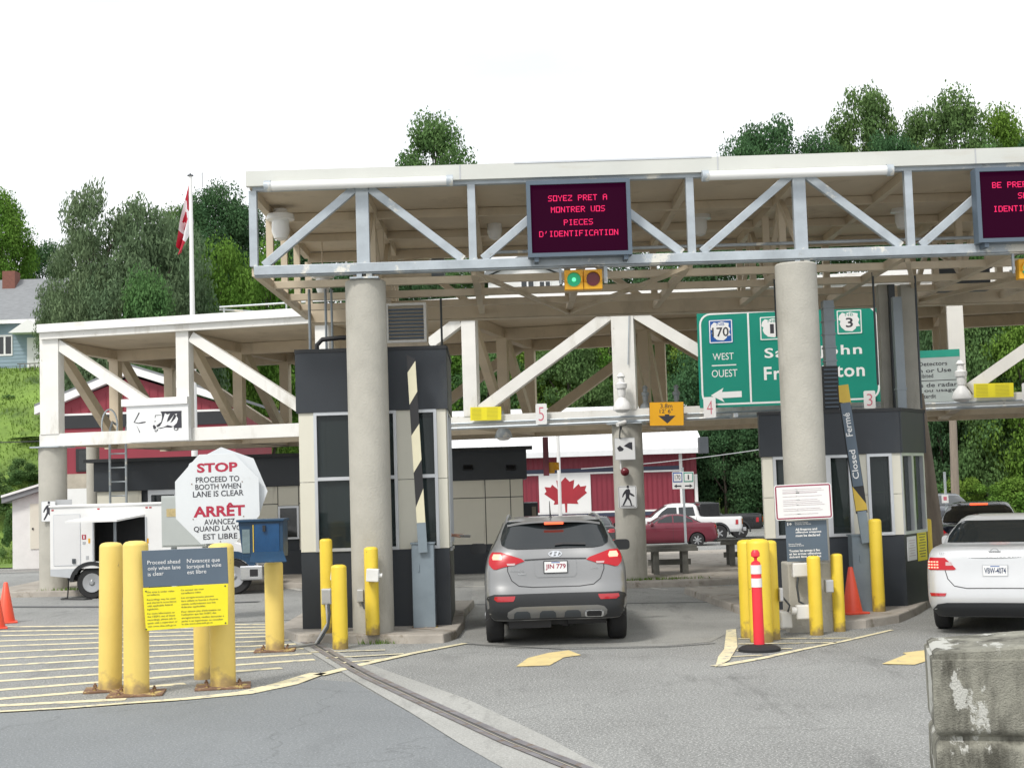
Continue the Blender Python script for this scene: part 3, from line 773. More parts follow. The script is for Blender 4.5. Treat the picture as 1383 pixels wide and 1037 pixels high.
# traffic signals under the canopy
def signal(x0, y0, x1, y1, label, flip=False):
    fr, w, h = sign_px(x0, y0, x1, y1, YF - .06)
    t = thing('traffic_signal', fr.p(0, -h/2), label, 'traffic light', 'traffic signals under the near canopy')
    mb = MB()
    for s in (-1, 1): mb.rect(fr, s * w/4, 0, w/2 - .006, h, -.16, 0)
    mb.build('housing', 'amber_sign', t, bevel=.008)
    for s, m in ((-1, 'signal_green'), (1, 'signal_red')):
        f2 = fr.sub(s * w/4, 0, 0)
        mb = MB(); mb.prism(f2, [(.095 * math.cos(a * .2618), .095 * math.sin(a * .2618)) for a in range(24)], .001, .012); ln = mb.build('lens', m, t)
        if m == 'signal_green':
            mb = MB(); mb.prism(f2, [(.028 * math.cos(a * .5236), .028 * math.sin(a * .5236)) for a in range(12)], .0125, .016); mb.build('bulb', 'signal_core', ln)
        mb = MB(); k = 20
        vs = []
        for a in range(k + 1):
            th = R(-20 + 220 * a / k)
            for r in (.100, .106):
                for z in (0.002, .075): vs.append(f2.p(r * math.cos(th), r * math.sin(th), z))
        fs = []
        for a in range(k):
            b0 = a * 4; b1 = b0 + 4
            fs += [(b0, b1, b1 + 1, b0 + 1), (b0 + 2, b0 + 3, b1 + 3, b1 + 2), (b0 + 1, b1 + 1, b1 + 3, b0 + 3), (b0, b0 + 2, b1 + 2, b1)]
        mb.add(vs, fs); mb.build('visor', 'amber_sign', t)
    mb = MB(); mb.rect(fr, -w/2 - .05, .12, .03, .34, -.1, -.06); mb.rect(fr, w/2 + .05, .10, .05, .30, -.12, -.05); mb.rect(fr, 0, .0, w + .14, .025, -.19, -.165); mb.build('bracket', 'galv', t)
emis('signal_green', (0.0, 0.40, 0.16), 0.30, (0.0, 0.15, 0.08)); emis('signal_core', (0.1, 1.0, 0.35), 1.1)
mat('signal_red', (0.13, 0.008, 0.015), 0.25)
signal(762, 364, 814, 391, 'amber traffic light lit green under the French message screen')
signal(1376, 349, 1428, 376, 'amber traffic light lit green under the right message screen at the photo edge')

# ceiling ducts
t = thing('ventilation_duct', P(560, 372, 22.8), 'beige round ventilation duct lying inside the near canopy above the booth', 'duct')
a = P(478, 368, 22.6); b_ = P(585, 362, 22.6); mb = MB(); mb.tube([(a.x, a.y, a.z), (b_.x, b_.y, a.z)], .17, 20); mb.build('duct_body', 'cream_steel', t, smooth='auto')
mb = MB(); mb.tube([(b_.x - .02, b_.y, a.z), (b_.x + .18, b_.y, a.z)], .185, 20); mb.build('collar', 'duct_grey', t, smooth='auto')
mb = MB()
for k in (.3, .62): q = Vector((a.x, a.y, a.z)).lerp(Vector((b_.x, b_.y, a.z)), k); mb.tube([q, q + Vector((.03, 0, 0))], .176, 20)
mb.build('band', 'cream_steel', t, smooth='auto')
fr, w, h = sign_px(1270, 362, 1338, 392, 24.6)
mb = MB(); mb.rect(fr, 0, 0, w, h, -.3, 0); mb.rect(fr, 0, h/2 + .01, w + .1, .04, -.32, .02)
tag(mb.build('ceiling_unit', 'mat_dark_grey', bevel=.01), 'dark grey equipment box slung inside the near canopy near the right signal', 'equipment box')

# ================================================================== BOOTHS
def wall(parent, A2, B2, z, segs, th=.08, trim=0.0):
    """z = (ground, base top, window top, fascia top); segs: list (t0, t1, kind)"""
    a = Vector((A2[0], A2[1], 0)); b = Vector((B2[0], B2[1], 0)); _d = (b - a).normalized() * trim; a, b = a + _d, b - _d; Lw = (b - a).length; yaw = math.degrees(math.atan2(b.y - a.y, b.x - a.x))
    fr = Fr(a, yaw)
    def rc(mb, x0, x1, y0, y1, t0, t1): mb.rect(fr, (x0 + x1)/2, (y0 + y1)/2, x1 - x0, y1 - y0, t0, t1)
    mb = MB(); rc(mb, 0, Lw, z[0], z[1], -th, 0); mb.build('base_wall', 'dark_panel', parent)
    mb = MB(); rc(mb, -.03, Lw + .03, z[2], z[3], -th, .035); mb.build('fascia', 'dark_panel', parent)
    mb = MB(); rc(mb, -.035, Lw + .035, z[3] - .03, z[3] + .02, -th - .01, .05); mb.build('coping', 'trim_black', parent)
    for t0, t1, kind in segs:
        x0, x1 = t0 * Lw, t1 * Lw
        if kind == 'panel':
            mb = MB(); zm_ = (z[1] + z[2]) / 2 - .0
            rc(mb, x0 + .002, x1 - .002, z[1] + .003, zm_ - .004, -th, .006); mb.build('wall_panel', 'cream_panel', parent); mb = MB(); rc(mb, x0 + .002, x1 - .002, zm_ + .004, z[2] - .003, -th, .006); mb.build('wall_panel', 'cream_panel', parent)
        else:
            f = .045; mb = MB()
            rc(mb, x0, x1, z[1], z[1] + f, -th + .01, .022); rc(mb, x0, x1, z[2] - f, z[2], -th + .01, .022)
            rc(mb, x0, x0 + f, z[1] + f, z[2] - f, -th + .01, .0215); rc(mb, x1 - f, x1, z[1] + f, z[2] - f, -th + .01, .0215)
            if kind == 'window2':
                zz = z[1] + (z[2] - z[1]) * .52; rc(mb, x0 + f, x1 - f, zz - .025, zz + .025, -th + .012, .021)
            w_ = mb.build('window', 'alu', parent)
            mb = MB(); rc(mb, x0 + f, x1 - f, z[1] + f, z[2] - f, -.045, -.037)
            if kind != 'open': mb.build('pane', 'booth_glass', w_)
def lerp(a, b, t): return (a[0] + (b[0] - a[0]) * t, a[1] + (b[1] - a[1]) * t)
# booth 1
YB1 = 20.95
xl, xr = P(403, 560, YB1).x, P(602, 560, YB1).x
z1 = (KH, P(500, 743, YB1).z, P(500, 555, YB1).z, P(500, 471.5, YB1).z)
print('booth1', xl, xr, z1)
b1 = thing('inspection_booth', ((xl + xr)/2, YB1, KH), 'tall narrow inspection booth with dark fascia and cream panels beside the first round column', 'booth', 'inspection booths')
W1 = xr - xl
def tx(px): return (P(px, 620, YB1).x - xl) / W1
YE = 23.5
wall(b1, (xl, YB1), (xr, YB1), z1, [(0, tx(424.5), 'panel'), (tx(424.5), tx(536.5), 'window2'), (tx(536.5), tx(562), 'panel'), (tx(562), tx(591), 'window2'), (tx(591), 1, 'panel')])
xrb = xr * YE / YB1 + .07
wall(b1, (xr, YB1), (xrb, YE), z1, [(0, .12, 'panel'), (.12, .62, 'open'), (.62, .9, 'window'), (.9, 1, 'panel')], trim=.083)
wall(b1, (xrb, YE), (xl, YE), z1, [(0, .2, 'panel'), (.2, .8, 'window'), (.8, 1, 'panel')])
wall(b1, (xl, YE), (xl, YB1), z1, [(0, .1, 'panel'), (.1, .9, 'window'), (.9, 1, 'panel')], trim=.083)
MB().box2((xl + .08, YB1 + .08, z1[3] - .12), (xrb - .08, YE - .08, z1[3] - .04)).build('roof', 'trim_black', b1)
MB().box2((xl + .08, YB1 + .08, KH), (xrb - .08, YE - .08, KH + .03)).build('floor_slab', 'kerb', b1)
MB().box2((xl + .15, YB1 + .15, z1[1] - .15), (xl + .75, YE - .3, z1[1] - .1)).build('counter', 'cream_panel', b1)
MB().box2((xr - .04, YB1 + .5, z1[1] - .06), (xr + .02, YB1 + 1.3, z1[1] - .02)).build('ledge', 'alu', b1)
# things on the counter, seen dimly through the panes
_t = thing('monitor', (xl + .45, YB1 + .5, z1[1] - .1), 'dark computer monitor on the counter inside the tall booth', 'monitor')
MB().box2((xl + .25, YB1 + .45, z1[1] + .02), (xl + .72, YB1 + .49, z1[1] + .34)).build('screen', 'black', _t)
MB().box2((xl + .45, YB1 + .46, z1[1] - .1), (xl + .52, YB1 + .52, z1[1] + .02)).build('stand', 'mat_dark_grey', _t)
tag(MB().box2((xl + .25, YE - .16, z1[1] + .2), (xl + .9, YE - .13, z1[1] + .9)).build('notice_board', 'cream_panel'), 'pale notice board on the rear wall inside the tall booth', 'notice board')
# booth 2 with a splayed corner
YB2 = 21.7
xl2, xr2 = P(1030, 640, YB2).x, P(1217, 640, YB2).x
z2 = (KH, P(1130, 724.5, YB2).z, P(1130, 614, YB2).z, P(1130, 555, YB2).z)
print('booth2', xl2, xr2, z2)
b2 = thing('inspection_booth', ((xl2 + xr2)/2, YB2, KH), 'low inspection booth with splayed corner and dark fascia behind the second round column', 'booth', 'inspection booths')
W2 = xr2 - xl2
def tx2(px): return (P(px, 660, YB2).x - xl2) / W2
cr2 = (xr2 + .62, YB2 + .95); bk2 = (cr2[0], YB2 + 3.2)
wall(b2, (xl2, YB2), (xr2, YB2), z2, [(0, tx2(1045), 'panel'), (tx2(1045), tx2(1119), 'window'), (tx2(1119), tx2(1151), 'window'), (tx2(1151), tx2(1172), 'panel'), (tx2(1172), tx2(1206), 'window'), (tx2(1206), 1, 'panel')])
wall(b2, (xr2, YB2), cr2, z2, [(0, .45, 'window'), (.45, .94, 'window'), (.94, 1, 'panel')])
wall(b2, cr2, bk2, z2, [(0, .1, 'panel'), (.1, .9, 'window'), (.9, 1, 'panel')])
xlb = xl2 * bk2[1] / YB2 + .06
wall(b2, bk2, (xlb, bk2[1]), z2, [(0, .2, 'panel'), (.2, .8, 'window'), (.8, 1, 'panel')], trim=.0)
wall(b2, (xlb, bk2[1]), (xl2, YB2), z2, [(0, .1, 'panel'), (.1, .9, 'window'), (.9, 1, 'panel')], trim=.083)
fr0 = Fr((0, 0, z2[3] - .08))
mb = MB(); pl = [(xl2 + .09, YB2 + .09), (xr2 - .05, YB2 + .09), (cr2[0] - .1, cr2[1] + .06), (bk2[0] - .1, bk2[1] - .09), (xlb + .09, bk2[1] - .09)]
mb.add([(x, y, z2[3] - .12) for x, y in pl] + [(x, y, z2[3] - .05) for x, y in pl], [(4, 3, 2, 1, 0), (5, 6, 7, 8, 9)] + [(i, (i + 1) % 5, 5 + (i + 1) % 5, 5 + i) for i in range(5)]); mb.build('roof', 'trim_black', b2)
# notices on booth 2's splayed corner
yawc = math.degrees(math.atan2(cr2[1] - YB2, cr2[0] - xr2))
frc = Fr(Vector((xr2, YB2, 0)) + Vector((cr2[0] - xr2, cr2[1] - YB2, 0)) * .28, yawc)
mb = MB(); mb.rect(frc, 0, z2[1] - .22, .42, .36, .001, .010); nb = tag(mb.build('notice', 'white_sign'), 'white paper notice on the dark base of the right booth corner', 'notice')
mb = MB(); f2 = frc.sub(0, z2[1] - .22); 
for k in range(7): mb.rect(f2, 0, .12 - k * .038, .30 - .05 * (k % 3), .012, .011, .0125)
mb.build('lettering', 'grey_ink', nb)
f2 = frc.sub(.50, z2[1] - .20); mb = MB(); mb.rect(f2, 0, 0, .44, .46, .001, .010); nb = tag(mb.build('notice', 'yellow_sign'), 'yellow notice on the dark base of the right booth corner', 'notice')
mb = MB()
for k in range(9): mb.rect(f2, 0, .17 - k * .042, .34 - .05 * (k % 3), .014, .011, .0125)
mb.build('lettering', 'ink_soft', nb)

# louvred air unit on booth 1
fr, w, h = sign_px(521, 409, 576, 463, 22.3)
t = thing('air_conditioner', fr.p(0, -h/2), 'dark louvred air unit in a white frame on top of the tall booth', 'air conditioner')
mb = MB(); mb.rect(fr, 0, 0, w, h, -.5, -.04); mb.build('casing', 'cream_steel', t)
mb = MB(); mb.rect(fr, 0, h/2 - .02, w, .04, -.04, .02); mb.rect(fr, 0, -h/2 + .02, w, .04, -.04, .02); mb.rect(fr, -w/2 + .02, 0, .04, h - .08, -.04, .0195); mb.rect(fr, w/2 - .02, 0, .04, h - .08, -.04, .0195); mb.build('frame', 'white_steel', t)
mb = MB()
for k in range(9): mb.rect(fr, 0, -h/2 + .075 + k * (h - .12) / 9, w - .09, .028, -.035, .0)
mb.build('louvre', 'slate_sign', t)
MB().rect(fr, 0, -h/2 - .05, w + .04, .09, -.55, .03).build('stand', 'cream_steel', t)
# conduits rising from booth 1
t = thing('conduit_run', P(420, 470, 21.3), 'bundle of grey conduits rising from the tall booth roof into the canopy', 'conduit')
for px, r in ((419, .022), (441, .02), (449, .018)):
    b_ = P(px, 466, 21.6); MB().tube([(b_.x, b_.y, z1[3]), (b_.x, b_.y, zb - .05)], r, 8).build('conduit', 'duct_grey', t)
a = P(428, 468, 21.2)
mb = MB(); mb.tube([a + Vector((0, 0, -.1)), a + Vector((0, 0, .02)), a + Vector((.08, 0, .10)), a + Vector((.35, 0, .12)), a + Vector((.7, .1, .12))], .035, 10); mb.build('flexible_hose', 'black', t, smooth='auto')
# ducts above booth 2
t = thing('duct_stack', P(1125, 552, 22.3), 'grey square duct with black louvre rising from the low booth behind the second column', 'duct')
fr, w, h = sign_px(1112, 494, 1133, 553, 22.0); mb = MB(); mb.rect(fr, 0, 0, w, h, -.3, 0); mb.build('louvre_box', 'trim_black', t)
mb = MB()
for k in range(10): mb.rect(fr, .0, -h/2 + .04 + k * h/10.5, w - .03, .018, .001, .016)
mb.build('louvre', 'slate_sign', t)
fr, w, h = sign_px(1114, 405, 1128, 496, 22.2); mb = MB(); mb.rect(fr, 0, 0, w, h, -.2, 0)
for k in range(5): mb.rect(fr, 0, -h/2 + .1 + k * h/5, w + .025, .025, -.22, .015)
mb.build('duct_body', 'duct_grey', t)
t = thing('service_riser', P(1220, 552, 22.4), 'tall grey pipes and casing rising from the right end of the low booth roof', 'duct')
for x0, x1, m, dz in ((1189, 1203, 'concrete', 23.0), (1203, 1211, 'mat_dark_grey', 22.9), (1206, 1218, 'duct_grey', 22.5), (1219, 1238, 'concrete', 23.1)):
    fr, w, h = sign_px(x0, 400, x1, 553, dz); o = fr.o
    mb = MB()
    if m == 'duct_grey': mb.rect(fr, .04, 0, w, h, -.12, 0); mb.rect(fr, .04, -h * .32, w + .03, .03, -.13, .01)
    else: mb.rect(fr, .02, 0.1, w, h + .2, -.2, 0)
    mb.build('riser_casing' if m != 'duct_grey' else 'downpipe', m, t)

# ================================================================== BARRIER GATES
def gate(cab, arm_lo, arm_hi, w, Y, label, kind):
    fr, cw, chh = sign_px(*cab, Y)
    t = thing('barrier_gate', fr.p(0, -chh/2), label, 'barrier gate', 'barrier gates beside the booths')
    mb = MB(); mb.rect(fr, 0, 0, cw, chh, -.26, 0); mb.build('cabinet', 'grey_steel', t, bevel=.008)
    mb = MB(); mb.rect(fr, 0, chh/2 + .01, cw + .03, .02, -.28, .015); mb.rect(fr, -cw * .2, chh * .22, .02, .10, .0, .015); mb.build('lid', 'grey_steel', t)
    MB().rect(fr, 0, -chh/2 + .01, cw + .05, .02, -.29, .03).build('base_plate', 'rust', t)
    a = P(*arm_lo, Y - .06); b = P(*arm_hi, Y - .06); b = Vector((b.x, a.y, b.z)); d = (b - a); Lg = d.length; d.normalize()
    af = Fr(a); af.v = d; af.u = d.cross(Vector((0, 1, 0))).normalized() * 1.0
    if af.u.x < 0: af.u = -af.u
    return t, af, Lg
t, af, Lg = gate((557, 735, 587, 848), (571, 742), (555, 484), 12, 20.6, 'raised striped barrier arm leaning in front of the tall booth', 'stripe')
wd = .122
MB().rect(af, 0, .17, wd * 1.05, .42, -.03, .0).build('arm_root', 'grey_steel', t)
MB().prism(af, [(-wd/2, .38), (wd/2, .38), (wd/2, Lg - .02), (-wd/2, Lg + .06)], -.025, -.002).build('arm', 'black', t)
for s0, s1, tri in ((.38, .72, 0), (1.15, 1.78, 1), (2.12, 2.68, 1)):
    if not tri: pts = [(-wd/2, s0), (wd/2, s0), (wd/2, s1 + .14), (-wd/2, s1 - .12)]
    else: pts = [(-wd/2, s0 - .06), (wd/2, s0 + .12), (wd/2, s1), (-wd/2, s1 - .16)]
    MB().prism(af, pts, -.001, .003).build('stripe', 'arm_cream' if 'arm_cream' in MATS else mat('arm_cream', (0.70, 0.66, 0.48), .5, 0, .05, 3, dirt=((.30, .27, .18), .60, .75, 6, (1, 1, 1))), t)
t, af, Lg = gate((1153, 724, 1187, 832), (1170, 730), (1138, 520), 14, 21.0, 'raised barrier arm with a dark Closed and Fermé panel by the low booth', 'closed')
wd = .165
MB().rect(af, 0, .20, wd * .8, .46, -.035, .0).build('arm_root', 'grey_steel', t)
MB().prism(af, [(-wd/2, .40), (wd/2, .40), (wd/2, Lg), (-wd/2, Lg)], -.03, -.002).build('arm', 'black', t)
mat('arm_yellow', (0.62, 0.43, 0.06), .5)
MB().prism(af, [(-wd/2, .44), (wd/2, .44), (wd/2, .52), (-wd/2, .80)], -.001, .003).build('stripe', 'arm_yellow', t)
MB().prism(af, [(-wd/2, Lg - .24), (wd/2, Lg - .30), (wd/2, Lg + .001), (-wd/2 + .02, Lg + .001)], -.001, .003).build('stripe', 'arm_yellow', t)
pn = MB().rect(af, 0, 1.40, wd * .9, 1.22, .0035, .010).build('panel', 'slate_sign', t)
tf = Fr(af.p(0, 1.40, .0)); tf.u = af.v; tf.v = -af.u; tf.n = af.n
mb = MB(); put_text(mb, tf, 'Closed', -.50, -.035, -.08, .055, .0115, .01); put_text(mb, tf, 'Fermé', .12, -.035, .46, .06, .0115, .01); mb.build('lettering', 'white_paint', pn)
# ================================================================== BOLLARDS
def bollard(x0, x1, ytop, ybase, label, m='yellow_paint', z=0.0, plate=False, group='yellow steel bollards', Y=None, yl=None, lean=0.0):
    g = G((x0 + x1) / 2, ybase, z)
    if Y is not None: q = P((x0 + x1) / 2, ybase, Y); g = Vector((q.x, Y, z))
    r = (x1 - x0) / F * g.y / 2; c = Vector((g.x, g.y + r, z)); top = P((x0 + x1) / 2, ytop, c.y).z; h = top - z
    t = thing('bollard', c, label, 'bollard', group)
    mb = MB(); mb.lathe((0, 0, 0), [(r, 0), (r, h - r * .42), (r * .96, h - r * .26), (r * .80, h - r * .10), (r * .5, h - r * .02), (0.01, h)], 36)
    mx = Matrix.Rotation(R(lean), 3, 'Y')
    mb.v = [mx @ v + c for v in mb.v]
    mb.build('post', m, t, smooth='auto')
    if plate:
        mb = MB(); mb.box((c.x, c.y, z + .012), (r * 4.3, r * 3.4, .022), plate); mb.build('base_plate', 'rust', t, bevel=.004)
        for k in range(4):
            a = R(plate + 45 + 90 * k); MB().lathe((c.x + 1.85 * r * math.cos(a), c.y + 1.5 * r * math.sin(a), z + .02), [(.022, 0), (.022, .03), (.012, .035), (.012, .05)], 8).build('anchor_bolt', 'rust', t)
    return t, c, r, h
bollard(129, 160, 732, 934, 'leftmost tall yellow bollard of the group holding the lane sign', 'yellow_pale', plate=12, lean=1.0)
bA = bollard(163, 197, 730, 940, 'tall yellow bollard at the left edge of the dark lane sign', 'yellow_pale', plate=8, lean=.3)
bollard(260, 282, 760, 918, 'thinner yellow bollard half hidden behind the yellow surveillance sign', 'yellow_pale')
bD = bollard(281, 315, 733, 930, 'tall yellow bollard under the octagonal stop sign', 'yellow_pale', plate=10)
bollard(357, 382, 757, 880, 'yellow bollard carrying the blue steel box', 'yellow_pale', plate=5)
bollard(433, 450, 727, 852, 'yellow bollard left of the first column behind the short one', z=KH, Y=20.2)
bollard(448, 469, 762, 877, 'short yellow bollard in front of the tall booth kerb')
bollard(493, 512, 738, 854, 'yellow bollard in front of the first round column', z=KH, Y=19.75)
bollard(1003, 1030, 728, 862, 'left yellow post of the stout bollard trio behind the red delineator')
bollard(1016, 1047, 727, 868, 'middle yellow post of the stout bollard trio behind the red delineator')
bollard(1034, 1056, 729, 864, 'right yellow post of the stout bollard trio behind the red delineator')
bollard(1096, 1114, 750, 858, 'yellow bollard in front of the second round column')
bollard(1128, 1144, 747, 853, 'yellow bollard between the second column and the orange cone')
bollard(1181, 1198, 700, 826, 'tall yellow bollard right of the barrier cabinet at the low booth', z=KH)
bollard(1250, 1264, 700, 790, 'yellow bollard beyond the right corner of the low booth', z=KH, Y=24.0)

# ================================================================== ELECTRIC BITS
mat('plastic_white', (0.75, 0.75, 0.73), .35)
def ebox(x0, y0, x1, y1, Y, label, m='sign_back', name='junction_box', depth=.12):
    fr, w, h = sign_px(x0, y0, x1, y1, Y)
    t = thing(name, fr.p(0, -h/2), label, 'electrical box')
    MB().rect(fr, 0, 0, w, h, -depth, 0).build('box_body', m, t, bevel=.01)
    MB().rect(fr, 0, 0, w * .86, h * .86, .001, .008).build('cover', m, t, bevel=.003)
    return t, fr, w, h
t, fr, w, h = ebox(434, 795, 447, 816, 20.1, 'small grey junction box on the bollard left of the first column')
mb = MB(); a = fr.p(.03, -h/2); mb.tube([a, a + Vector((.02, -.05, -.12)), a + Vector((.0, -.1, -.3)), a + Vector((-.12, -.25, -.5)), a + Vector((-.3, -.5, a.z * 0 - .62)), Vector((a.x - .42, a.y - .6, .03))], .018, 8); mb.build('cable', 'mat_dark_grey', t, smooth='auto')
mb = MB(); mb.tube([a + Vector((-.03, 0, 0)), a + Vector((-.01, -.05, -.25)), a + Vector((-.15, -.3, -.5)), Vector((a.x - .5, a.y - .75, .03))], .016, 8); mb.build('cable', 'sign_back', t, smooth='auto')
t, fr, w, h = ebox(482, 796, 491, 813, 20.0, 'small grey junction box beside the wall of the first round column', depth=.08)
a = fr.p(.02, -h/2); mb = MB(); mb.tube([a, a + Vector((.03, -.02, -.08)), a + Vector((.12, -.04, -.06)), a + Vector((.16, -.03, .1)), a + Vector((.15, -.02, .2))], .014, 8); mb.build('cable', 'mat_dark_grey', t, smooth='auto')
def sensor(x0, y0, x1, y1, Y, label, rot=0):
    fr, w, h = sign_px(x0, y0, x1, y1, Y, roll=rot)
    t = thing('sensor_head', fr.p(0, -h/2), label, 'sensor')
    mb = MB(); mb.rect(fr, -w * .08, 0, w * .84, h, -.08, .06); mb.build('casing', 'plastic_white', t, bevel=.012)
    mb = MB(); mb.tube([fr.p(w * .3, 0, 0), fr.p(w * .56, 0, 0)], .03, 12); mb.build('lens_tube', 'plastic_white', t, smooth='auto')
sensor(495, 768, 515, 785, 19.65, 'white boxy sensor strapped to the bollard before the first column', -4)
sensor(447, 770, 452, 783, 19.9, 'sliver of white sensor on the bollard left of the short one', -6)
t, fr, w, h = ebox(1071, 760, 1092, 779, 19.35, 'white box high on the pedestal of the second column', 'plastic_white')
a = fr.p(-.04, -h/2); mb = MB(); mb.tube([a, a + Vector((-.02, 0, -.12)), a + Vector((.0, 0, -.32)), a + Vector((.1, -.02, -.38)), a + Vector((.24, -.02, -.33))], .015, 8); mb.build('cable', 'mat_dark_grey', t, smooth='auto')
ebox(1115, 783, 1126, 800, 19.3, 'grey switch box between the two thin bollards at the second column')
t, fr, w, h = ebox(1076, 817, 1096, 836, 19.2, 'white round backed camera can low on the pedestal of the second column', 'plastic_white', 'camera_housing')
MB().tube([fr.p(-w/2 - .06, .02, -.03), fr.p(-w/2, .02, -.03)], .05, 12).build('lens_tube', 'plastic_white', t, smooth='auto')
t, fr, w, h = ebox(1055, 826, 1070, 848, 19.3, 'white box near the ground right of the yellow bollard trio', 'plastic_white')
a = fr.p(.02, h/2); mb = MB(); mb.tube([a, a + Vector((.03, 0, .08)), a + Vector((-.08, 0, .22)), a + Vector((-.14, 0, .34))], .013, 8); mb.build('cable', 'mat_dark_grey', t, smooth='auto')
ebox(1053, 794, 1058, 812, 18.7, 'grey box on the right side of the yellow bollard trio', depth=.1)
# pedestal of the second column
fr, w, h = sign_px(1066, 760, 1125, 853, 19.55)
mb = MB(); mb.rect(fr, 0, -.02, w, h + .04, -.5, 0); tag(mb.build('column_pedestal', 'concrete', bevel=.02), 'square concrete pedestal around the foot of the second round column', 'pedestal')

# ================================================================== SIGNS
# STOP octagon and its twin behind
def octagon(w, h):
    k = .293
    return [(-w/2 + w*k, -h/2), (w/2 - w*k, -h/2), (w/2, -h/2 + h*k), (w/2, h/2 - h*k), (w/2 - w*k, h/2), (-w/2 + w*k, h/2), (-w/2, h/2 - h*k), (-w/2, -h/2 + h*k)]
SY = 19.5
fr, w, h = sign_px(237, 613, 350, 733, SY, 0, .6)
t = thing('stop_sign', fr.p(0, -h/2), 'white octagonal sign with STOP and ARRÊT in red letters above the yellow bollards', 'sign')
MB().prism(fr, octagon(w, h), -.008, 0).build('panel', 'stop_sign', t, bevel=.002)
def zx(x): return (x - 293.5) / 113 * w
def zy(y): return (673 - y) / 120 * h
# boxes measured in the photograph: zoom factor 3.456 from (170,560)
def Zb(x0, y0, x1, y1): return zx(170 + x0 / 3.456), zy(560 + y1 / 3.456), zx(170 + x1 / 3.456), zy(560 + y0 / 3.456)
mb = MB()
for s, bx in (("STOP", (336, 224, 525, 268)), ("ARRÊT", (314, 412, 554, 474))):
    a = Zb(*bx); put_text(mb, fr, s, *a, z=.003, bold=.035)
mb.build('red_lettering', 'red_ink', t)
mb = MB()
for s, bx in (("PROCEED TO", (329, 288, 532, 314)), ("BOOTH WHEN", (326, 322, 539, 347)), ("LANE IS CLEAR", (314, 354, 550, 381)),
              ("AVANCEZ", (363, 485, 506, 511)), ("QUAND LA VOIE", (314, 516, 562, 545)), ("EST LIBRE", (357, 553, 515, 579))):
    a = Zb(*bx); put_text(mb, fr, s, *a, z=.003, bold=.012)
mb.build('black_lettering', 'ink', t)
mb = MB()
for x, y in ((310, 319), (545, 317), (312, 482), (547, 478), (436, 590), (432, 330)):
    f2 = fr.sub(zx(170 + x/3.456), zy(560 + y/3.456)); mb.prism(f2, [(.008*math.cos(a*.785), .008*math.sin(a*.785)) for a in range(8)], 0, .006)
mb.build('screw', 'rust', t)
p = fr.p(.0, 0); MB().box2((p.x - .03, SY + .112, -.02), (p.x + .03, SY + .16, p.z + h * .40)).build('sign_post', 'galv', t)
fr2, w2, h2 = sign_px(249, 606, 345, 726, SY + .09, 0, -21)
t = thing('stop_sign', fr2.p(0, -h2/2), 'tilted white octagonal sign back peeking out behind the red lettered stop sign', 'sign')
fr2.o = fr2.o + Vector((0.03, 0, -.02)); MB().prism(fr2, octagon(w * 1.0, h * 1.0), -.008, 0).build('panel', 'stop_sign', t, bevel=.002)
MB().rect(fr2, 0, 0, .04, h * .8, -.03, -.010).build('stiffener', 'galv', t)
# lane sign (two panels)
LY = min(bA[1].y - bA[2], bD[1].y - bD[2]) - .03
fr, w, h = sign_px(191, 739, 308, 793, LY, 0, 0)
fr = Fr(fr.o, 0, .0)
t = thing('lane_sign', fr.p(0, -h/2), 'dark slate sign Proceed ahead only when lane is clear fixed across two bollards', 'sign')
a, b_, c_, d_ = [P(x, y, LY) for x, y in ((193.5, 793), (308.5, 787.5), (306.5, 738.5), (191, 743.5))]
def toF(p): q = p - fr.o; return (q.dot(fr.u), q.dot(fr.v))
MB().prism(fr, [toF(a), toF(b_), toF(c_), toF(d_)], -.01, 0).build('panel', 'slate_sign', t, bevel=.003)
zs = 6.913
def lf(x, y): return toF(P(180 + x / zs, 720 + y / zs, LY))
mb = MB()
slope = R(0.9)
def linetext(mb, fr, s, xa, ya, xb, yb, hh, bold, z=.003, keep=False, desc=False):
    """text from photo point a (baseline left) to b (baseline right), cap height hh in photo px"""
    pa = P(180 + xa / zs, 720 + ya / zs, LY); pb = P(180 + xb / zs, 720 + yb / zs, LY)
    d = pb - pa; f2 = Fr(pa); f2.u = d.normalized(); f2.v = f2.u.cross(Vector((0, -1, 0))) * -1
    if f2.v.z < 0: f2.v = -f2.v
    f2.n = Vector((0, -1, 0)); H = hh / zs / F * LY
    vs, fs = textgeo(s, bold); xs = [v[0] for v in vs]; sx = d.length / (max(xs) - min(xs)); sy = H / .70
    mb.add([f2.p((v[0] - min(xs)) * sx, v[1] * sy, z) for v in vs], fs)
for s, q in (("Proceed ahead", (133, 290, 438, 277)), ("only when lane", (137, 345, 442, 330)), ("is clear", (138, 400, 285, 388)),
             ("N'avancez que", (502, 275, 808, 262)), ("lorsque la voie", (503, 328, 822, 308)), ("est libre", (505, 380, 683, 370))):
    linetext(mb, fr, s, *q, 36, .0)
mb.build('lettering', 'white_paint', t)
t = thing('surveillance_sign', fr.p(0, -h/2 - .45), 'yellow video surveillance sign with fine print below the dark lane sign', 'sign')
pts = [(88, 512), (884, 468), (884, 850), (118, 910)]
MB().prism(fr, [lf(*q) for q in pts], -.008, .001).build('panel', 'yellow_sign', t, bevel=.002)
mb = MB()
